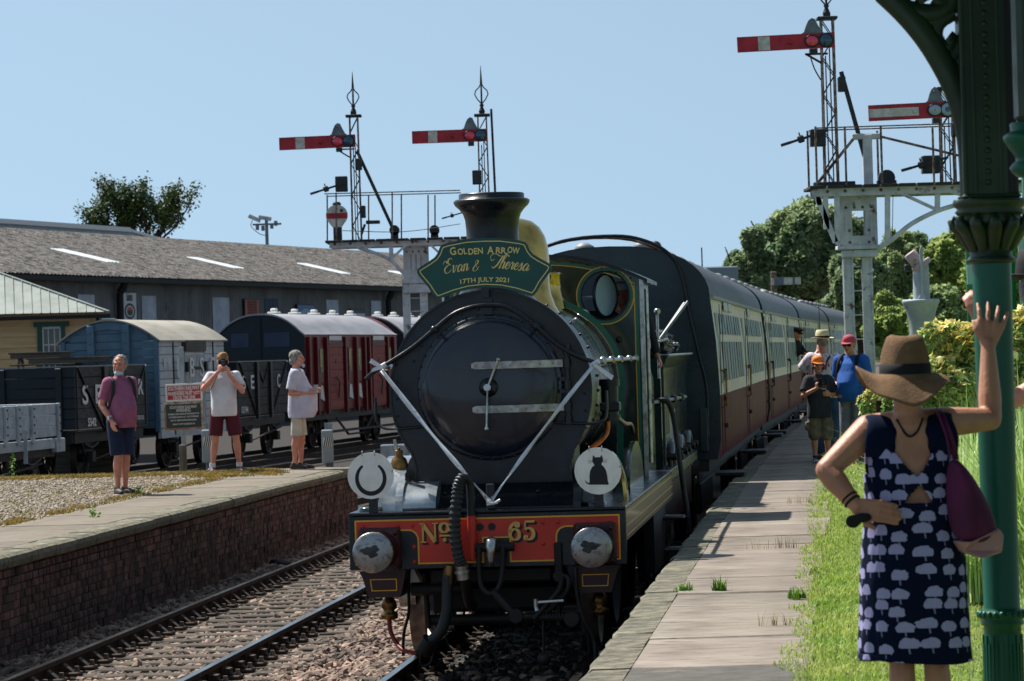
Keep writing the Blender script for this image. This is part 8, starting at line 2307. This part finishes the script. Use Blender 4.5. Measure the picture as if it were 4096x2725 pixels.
m1 = N.new('ShaderNodeMix'); m1.data_type = 'RGBA'; Lk.new(n3.outputs['Fac'],m1.inputs[0]); m1.inputs[6].default_value = hexc('#060a1a'); m1.inputs[7].default_value = hexc('#101e3a'); Lk.new(m1.outputs[2],mx.inputs[6])
m2 = N.new('ShaderNodeMix'); m2.data_type = 'RGBA'; Lk.new(n3.outputs['Fac'],m2.inputs[0]); m2.inputs[6].default_value = hexc('#8682ac'); m2.inputs[7].default_value = hexc('#aeaacf'); Lk.new(m2.outputs[2],mx.inputs[7])
Lk.new(mx.outputs[2],b_.inputs['Base Color'])
MATS['dress_print'] = m; me.materials.append(m)
dr = link('dress',me,o); sd = dr.modifiers.new('t','SOLIDIFY'); sd.thickness = .006; sd.offset = 1
for q_,s_ in ((1,'L'),(-1,'R')):
    P = [(q_*.13+v['neck'].x*.4,.085,1.3),(q_*.132+v['neck'].x*.5,.10,1.37),(q_*.115+v['neck'].x*.6,.07,1.43),(q_*.12+v['neck'].x*.6,0,1.455),(q_*.12+v['neck'].x*.5,-.07,1.42)]
    st_ = MB().tube(spline(P,5),.064,12,flat=.25,upv=(1,0,0)).build('dress_strap','black_cloth',o)
    st_.data.materials.clear(); st_.data.materials.append(MATS['dress_print'])
MB().box(-.045,.05,.118,.126,1.185,1.20).build('back_tab','black_cloth',o)
MB().tube(spline([(-.05,.07,1.45),(-.02,.105,1.395),(.02,.108,1.38),(.06,.075,1.45)],5),.005,6).build('necklace','black_cloth',o)
hairshell(o,T,'hair_brown',lambda b: (b.sph((0,.045,-.01),(.078,.07,.075),16,10),b.sph((0,.05,-.07),(.06,.045,.04),12,8)),.007)
b = MB(); b.M = T
prof = [(.108,-.0),(.107,.035),(.106,.05),(.100,.095),(.091,.135),(.08,.158),(.06,.168),(.035,.161),(.001,.152)]
n = 48; vs = []
for j,(r,z) in enumerate(prof):
    for i in range(n):
        a = 2*PI*i/n; dent = (.005*math.cos(2*a)*(z/.18) ** 3)
        vs.append((r*1.0*math.cos(a)*(1 - .06*(z > .12)),.012+r*1.12*math.sin(a),.012+z+dent))
b.add(vs,[(j*n+i,j*n+(i+1) % n,(j+1)*n+(i+1) % n,(j+1)*n+i) for j in range(len(prof) - 1) for i in range(n)],True)
hc = b.build('hat_crown','straw_brown',o)
b = MB(); b.M = T; b.lathe([(.111,.0),(.1115,.02),(.110,.048),(.107,.05)],(0,.012,.008),(0,0,1),40,caps=False,sq=(1,1.12)); b.build('hat_band','black_cloth',o)
b = MB(); b.M = T; m_ = 12; n = 72; vs = []
for j in range(m_+1):
    t = j/m_
    for i in range(n):
        a = 2*PI*i/n; c_,s_ = math.cos(a),math.sin(a)
        R_ = .108+(.2+.016*math.sin(3*a+1) - .108)*t
        droop = -.085*t ** 1.25*max(0,s_) ** .6 - .02*t
        wav = (.028*math.sin(3*a+.6)+.016*math.sin(5*a+2.0))*t ** 1.4
        lift = .05*t ** 1.5*math.exp(-((a - .25)/.35) ** 2)+.03*t*math.exp(-((a - PI - .05)/.4) ** 2)
        vs.append((R_*c_,.012+R_*1.08*s_,.012+droop+wav+lift))
b.add(vs,[(j*n+i,j*n+(i+1) % n,(j+1)*n+(i+1) % n,(j+1)*n+i) for j in range(m_) for i in range(n)],True)
br = b.build('hat_brim','straw_brown',o); md = br.modifiers.new('t','SOLIDIFY'); md.thickness = .005
w_ = v['wL']
wd_ = (v['eL'] - w_).normalized(); wa,wb = frame_of(wd_)
for k in (.03,.05): MB().tube([w_+wd_*k+wa*(.034*math.cos(a))+wb*(.034*math.sin(a)) for a in [2*PI*i/20 for i in range(20)]],.006,8,closed=True).build('bracelet','black_cloth',o)
b = MB(); b.sph(w_+Vector((-.02,.035,-.045)),(.042,.014,.022),14,9).sph(w_+Vector((.02,.03,-.06)),(.035,.014,.03),12,8); c_ = b.build('pouch','black_cloth',o); remesh(c_,.007,3)
bd = 12.98
L0 = lambda U,V,d=bd: px(U,V,d)
c0 = px(2240,1160,bd)
bg_ = empty('shoulder_bag',c0,0,label='dark purple shoulder bag with pinkish base hanging at the woman\'s right side',cat='bag')
f = [L0(2180,1050),L0(2216,1046,bd - .05),L0(2282,1152,bd),L0(2308,1222,bd),L0(2300,1252,bd),L0(2236,1258,bd - .09),L0(2196,1240,bd - .02),L0(2183,1180)]
bk = [p+Vector((-.01,.12,.0)) for p in f]
n = 8; ctr = L0(2236,1160,bd - .075); b = MB()
vs = [p - c0 for p in f]+[p - c0 for p in bk]+[ctr - c0]
b.add(vs,[(i,(i+1) % n,16) for i in range(n)]+[(i,n+i,n+(i+1) % n,(i+1) % n) for i in range(n)]+[tuple(reversed(range(n,2*n)))]); b.needfix = True
bb2 = b.build('bag_body','bag_purple',bg_); sb = bb2.modifiers.new('s','SUBSURF'); sb.levels = 3; sb.render_levels = 3
bb2.data.polygons.foreach_set('use_smooth',[True]*len(bb2.data.polygons))
f2 = [L0(2200,1245),L0(2236,1250,bd - .08),L0(2300,1215),L0(2312,1232),L0(2308,1272),L0(2262,1286,bd - .05),L0(2218,1272)]
b = MB(); n = len(f2); vs = [p - c0 for p in f2]+[p - c0+Vector((-.01,.11,0)) for p in f2]
b.add(vs,[tuple(range(n)),tuple(reversed(range(n,2*n)))]+[(i,n+i,n+(i+1) % n,(i+1) % n) for i in range(n)]); b.needfix = True
b2 = b.build('bag_base','bag_pink',bg_,bevel=.01)
for dx in (0,14):
    P = [L0(2186+dx,1056,bd - .01+dx*.003),L0(2180+dx*.6,1010,bd+.0),L0(2166+dx*.5,968,bd+.03),L0(2158+dx*.3,950,bd+.12),L0(2160+dx*.3,956,bd+.24),L0(2180+dx,1060,bd+.26)]
    MB().tube([p - c0 for p in spline(P,6)],.014,8,flat=.35).build('bag_strap','bag_purple',bg_)

MD = 14.9
q = px(2545,1000,MD); mr = Matrix.Translation((q.x,MD,PZ)) @ Matrix.Rotation(PI,4,'Z') @ Matrix.Scale(1.84/1.75,4); mi = mr.inverted()
ml_ = lambda U,V,d: tuple(mi @ px(U,V,d))
o,v,T,_ = person('person','grey haired person behind the column, only a raised hand and hat brim showing',(q.x,MD,PZ),PI,1.84,
    dict(eL=ml_(2312,930,MD+.1),wL=ml_(2262,742,MD+.1),dL=tuple(Vector(ml_(2236,680,MD+.1)) - Vector(ml_(2262,742,MD+.1))),uL=(0,1,0),curl=.6,head=ml_(2392,668,MD)),'skin_pink',vox=.008,legs=False)
cloth(o,'shirt','shirt_lilac',lambda b: (torso(b,v,.8),sleeve(b,v,'L',.4),sleeve(b,v,'R')))
cloth(o,'trousers','trouser_grey',lambda b: shorts(b,v,.03,.1,.08))
hairshell(o,T,'hair_grey',lambda b: (b.sph((0,.03,.0),(.09,.09,.09),14,8),),.01)
brimhat(o,T,'black_cloth','black_cloth',R_=.155)

# ------------------------------------------------------------------ vegetation
def crown_pts(c,r,n,clumps=26,seed=1,fill=.25,cl=(.24,.42),flatb=.7):
    rg = np.random.RandomState(seed); out = []
    c = np.array(c); r = np.array(r)
    cc = rg.randn(clumps,3); cc /= np.linalg.norm(cc,axis=1)[:,None]; cc *= (rg.rand(clumps,1) ** .45)*.8
    cc[:,2] = np.where(cc[:,2] < 0,cc[:,2]*flatb,cc[:,2])
    rad = rg.uniform(cl[0],cl[1],clumps)
    w = rad ** 2/(rad ** 2).sum(); k = rg.choice(clumps,n,p=w)
    d = rg.randn(n,3); d /= np.linalg.norm(d,axis=1)[:,None]
    rr = np.where(rg.rand(n) < fill+.2,rg.rand(n) ** .5*1.1,1.08 - .4*rg.rand(n))
    tu = 1+.25*np.sin(d[:,0]*7+k)*np.sin(d[:,1]*8+k*2)*np.sin(d[:,2]*7)
    p = cc[k]+d*(rad[k]*rr*tu)[:,None]
    return c+p*r
def tree(name,label,base,c,r,n,leaf,m,seed=1,clumps=26,group=None,trunk=.3,fill=.25,cl=(.24,.42)):
    t = empty(name,base,0,label=label,cat='tree',group=group)
    c = Vector(c); r = Vector(r)
    b = MB(); rg = random.Random(seed); top = c+Vector((0,0,r.z*.5))
    b.tube(spline([(0,0,0),(c.x*.3+rg.uniform(-.2,.2),0,c.z*.35),(c.x*.7,0,c.z*.7),tuple(top)],4),[trunk*(1 - .8*i/12) for i in range(13)],8)
    for i in range(14):
        a = rg.uniform(0,2*PI); z0 = c.z - r.z*rg.uniform(.1,.8); e = c+Vector((r.x*.75*math.cos(a),r.y*.75*math.sin(a),r.z*rg.uniform(-.2,.75)))
        s_ = Vector((c.x*z0/max(c.z,.1),0,z0)); mid = s_.lerp(e,.5)+Vector((0,0,-.08*r.z))
        b.tube(spline([tuple(s_),tuple(mid),tuple(e)],4),[trunk*.42*(1 - .8*k/8) for k in range(9)],6)
    b.build('trunk','bark',t)
    leafmesh('crown',crown_pts(c,r,n,clumps,seed,fill,cl),leaf,m,t,up=.2)
    return t
def tree_px(name,label,U,V,rU,rV,d,n,leaf,m,seed,ry=None,z0=-.2,**k):
    q = px(U,V,d); s_ = K/d; return tree(name,label,(q.x,d,z0),(0,0,q.z - z0),(rU/s_,ry or rU/s_*.8,rV/s_),n,leaf,m,seed,**k)
G = 'trees beyond the station'
tree_px('oak_tree','tallest dark green tree, its top just left of the right signal gantry legs',1850,600,165,152,215,90000,.2,'leaf_dark',3,group=G,clumps=110,trunk=.5,cl=(.12,.27),fill=.3)
tree_px('oak_tree','smaller dark tree at the left end of the wood, above the first coach roof',1722,650,72,125,205,30000,.19,'leaf_dark',4,group=G,clumps=50,trunk=.3,cl=(.14,.3))
tree_px('oak_tree','dark green tree showing between the gantry legs and the water crane',2075,640,95,122,190,40000,.18,'leaf_mid',5,group=G,clumps=70,trunk=.35,cl=(.13,.28))
tree_px('oak_tree','mid green tree low behind the gantry legs',1975,690,95,120,170,36000,.17,'leaf_dark',6,group=G,clumps=60,trunk=.3,cl=(.14,.3))
tree_px('ash_tree','light green tree whose top stands between the water crane and the column',2195,640,85,130,120,46000,.115,'leaf_light',7,group=G,clumps=80,trunk=.25,cl=(.13,.28))
tree_px('ash_tree','light green tree cut by the right edge behind the column',2330,630,100,110,112,26000,.12,'leaf_light',8,group=G,clumps=50,trunk=.25)
tree_px('ash_tree','pale green bushy tree below the water crane',2045,745,70,75,104,24000,.1,'leaf_light',9,group=G,clumps=50,trunk=.15,cl=(.14,.3))
tree_px('ash_tree','pale green bushy tree behind the base of the water crane',2160,740,90,85,96,32000,.1,'leaf_mid',10,group=G,clumps=60,trunk=.15,cl=(.14,.3))
tree_px('oak_tree','dark tree rising behind the far end of the coaches',1640,740,90,60,260,8000,.35,'leaf_dark',12,group=G,clumps=20,trunk=.3)
D_ = 200; q = px(322,560,D_); s_ = K/D_
t = empty('plane_tree',(q.x,D_,-.2),0,label='dark open crowned tree with visible branches above the shed roof',cat='tree')
b = MB(); P = []; rg = random.Random(5)
def br_(p,d,L_,r,lev):
    n = 5; pts = [p]; dd = Vector(d).normalized()
    for i in range(n):
        dd = (dd+Vector((rg.uniform(-.22,.22),rg.uniform(-.2,.2),rg.uniform(-.02,.2)))).normalized(); pts.append(pts[-1]+dd*L_/n)
    b.tube(pts,[r*(1 - .65*i/n) for i in range(n+1)],5)
    if lev >= 2:
        for p_ in pts[2:]:
            for _ in range(17 if lev == 3 else 4): P.append(tuple(p_+Vector((rg.gauss(0,.22),rg.gauss(0,.22),rg.gauss(0,.22)))))
    if lev < 3:
        for i in range(4 if lev else 5): 
            k_ = rg.randint(2,n); br_(pts[k_],dd+Vector((rg.uniform(-.9,.9),rg.uniform(-.6,.6),rg.uniform(-.2,.6))),L_*rg.uniform(.5,.72),r*.5,lev+1)
z0 = q.z+.2 - .9
b.tube([(0,0,0),(.3,0,z0*.5),(0,0,z0)],[.5,.4,.35],8)
for ux,L_ in ((-1.5,3.0),(-1.15,3.3),(-.6,3.4),(-.1,3.3),(.35,3.3),(.9,3.6),(1.5,3.9),(-2.4,3.2),(-1.9,3.2),(1.2,3.2)):
    br_(Vector((0,0,z0)),(ux,rg.uniform(-.3,.3),1.15),L_*.8,.13,1)
b.build('trunk','bark',t)
leafmesh('crown',np.array(P),.10,'leaf_left',t,up=.2)
P = []
for i in range(26000):
    x = RNG.uniform(-260,330); P.append((x,420+RNG.uniform(0,14),RNG.rand() ** .8*(6+2.5*math.sin(x*.05)+1.5*math.sin(x*.21))))
leafmesh('far_woodland',np.array(P),.8,'leaf_dark',kind='stuff')
def shrub(label,U,V,rU,rV,d,n,leaf,yfrac,seed,name='flowering_shrub'):
    q = px(U,V,d); s_ = K/d; c = Vector((0,0,q.z - PZ)); r = (rU/s_,rU/s_*.7,rV/s_)
    t = empty(name,(q.x,d,PZ),0,label=label,cat='shrub')
    P = crown_pts(c,r,n,40,seed,.25,(.2,.34),.9)
    low = P[:,2] < 0.02; P[low,2] = RNG.rand(low.sum())*.3
    rg = np.random.RandomState(seed)
    hi = (P[:,2] - c.z)/r[2]+(P[:,0])/r[0]*.2+rg.randn(len(P))*.8+.4*np.sin(P[:,0]*9)*np.sin(P[:,2]*8)
    y = hi > np.quantile(hi,1 - yfrac)
    b = MB()
    for i in range(12):
        a = rg.rand()*6.28; e = c+Vector((r[0]*.8*math.cos(a),r[1]*.8*math.sin(a),r[2]*rg.uniform(-.3,.7))); b.tube(spline([(0,0,0),tuple(e*.5+Vector((0,0,.1))),tuple(e)],3),.014,5)
    b.build('stem','bark',t)
    leafmesh('green_leaves',P[~y],leaf,'shrub_green',t,up=.3,asp=.5); leafmesh('yellow_leaves',P[y],leaf,'shrub_yellow',t,up=.4,asp=.5)
    return t
shrub('large glossy shrub with yellow leaf tips between the woman\'s hat and the column',2200,865,165,135,25,32000,.034,.36,21)
shrub('yellow tipped shrub at the right edge behind the column',2350,835,95,140,24.4,15000,.034,.28,22)
shrub('lower green part of the shrubbery left of the woman\'s hat, near the platform',2105,905,80,95,26.5,12000,.034,.2,23)
shrub('small lime green bush beside the man in the pink cap',2015,935,42,40,34,4000,.034,.45,24)
def reeds(U0,U1,V0,d,n,h,label,seed):
    q0,q1 = px(U0,V0,d),px(U1,V0,d); rg = random.Random(seed); np_ = []
    for _ in range(n): np_.append((rg.uniform(q0.x,q1.x) - q0.x,rg.uniform(-.5,.6),0))
    blades('clump',np_,h,'reed',.75,.006,.45,4) if False else None
    t = empty('ornamental_grass',(q0.x,d,PZ),0,label=label,cat='grass clump')
    blades('leaf_blades',np_,h,'reed',1.0,.007,.45,5,parent=t,kind='stuff')
reeds(2190,2260,1300,21.5,750,.95,'tall arching grass clump right of the woman, left of the column',31)
reeds(2335,2430,1330,20.0,700,1.15,'tall arching grass clump right of the column',32)
reeds(2245,2340,1320,22.5,700,1.0,'tall arching grass clump directly behind the column',33)
reeds(2050,2190,1290,24,700,.7,'shorter grass clump hidden behind the woman',34)
P = scatter(22000,34,80,lambda y: re_(y)+1.12,lambda y: re_(y)+9,PZ - .02,.01,1.0)
blades('lawn_grass',P,.07,'grass_blade',.9,.012,kind='stuff')
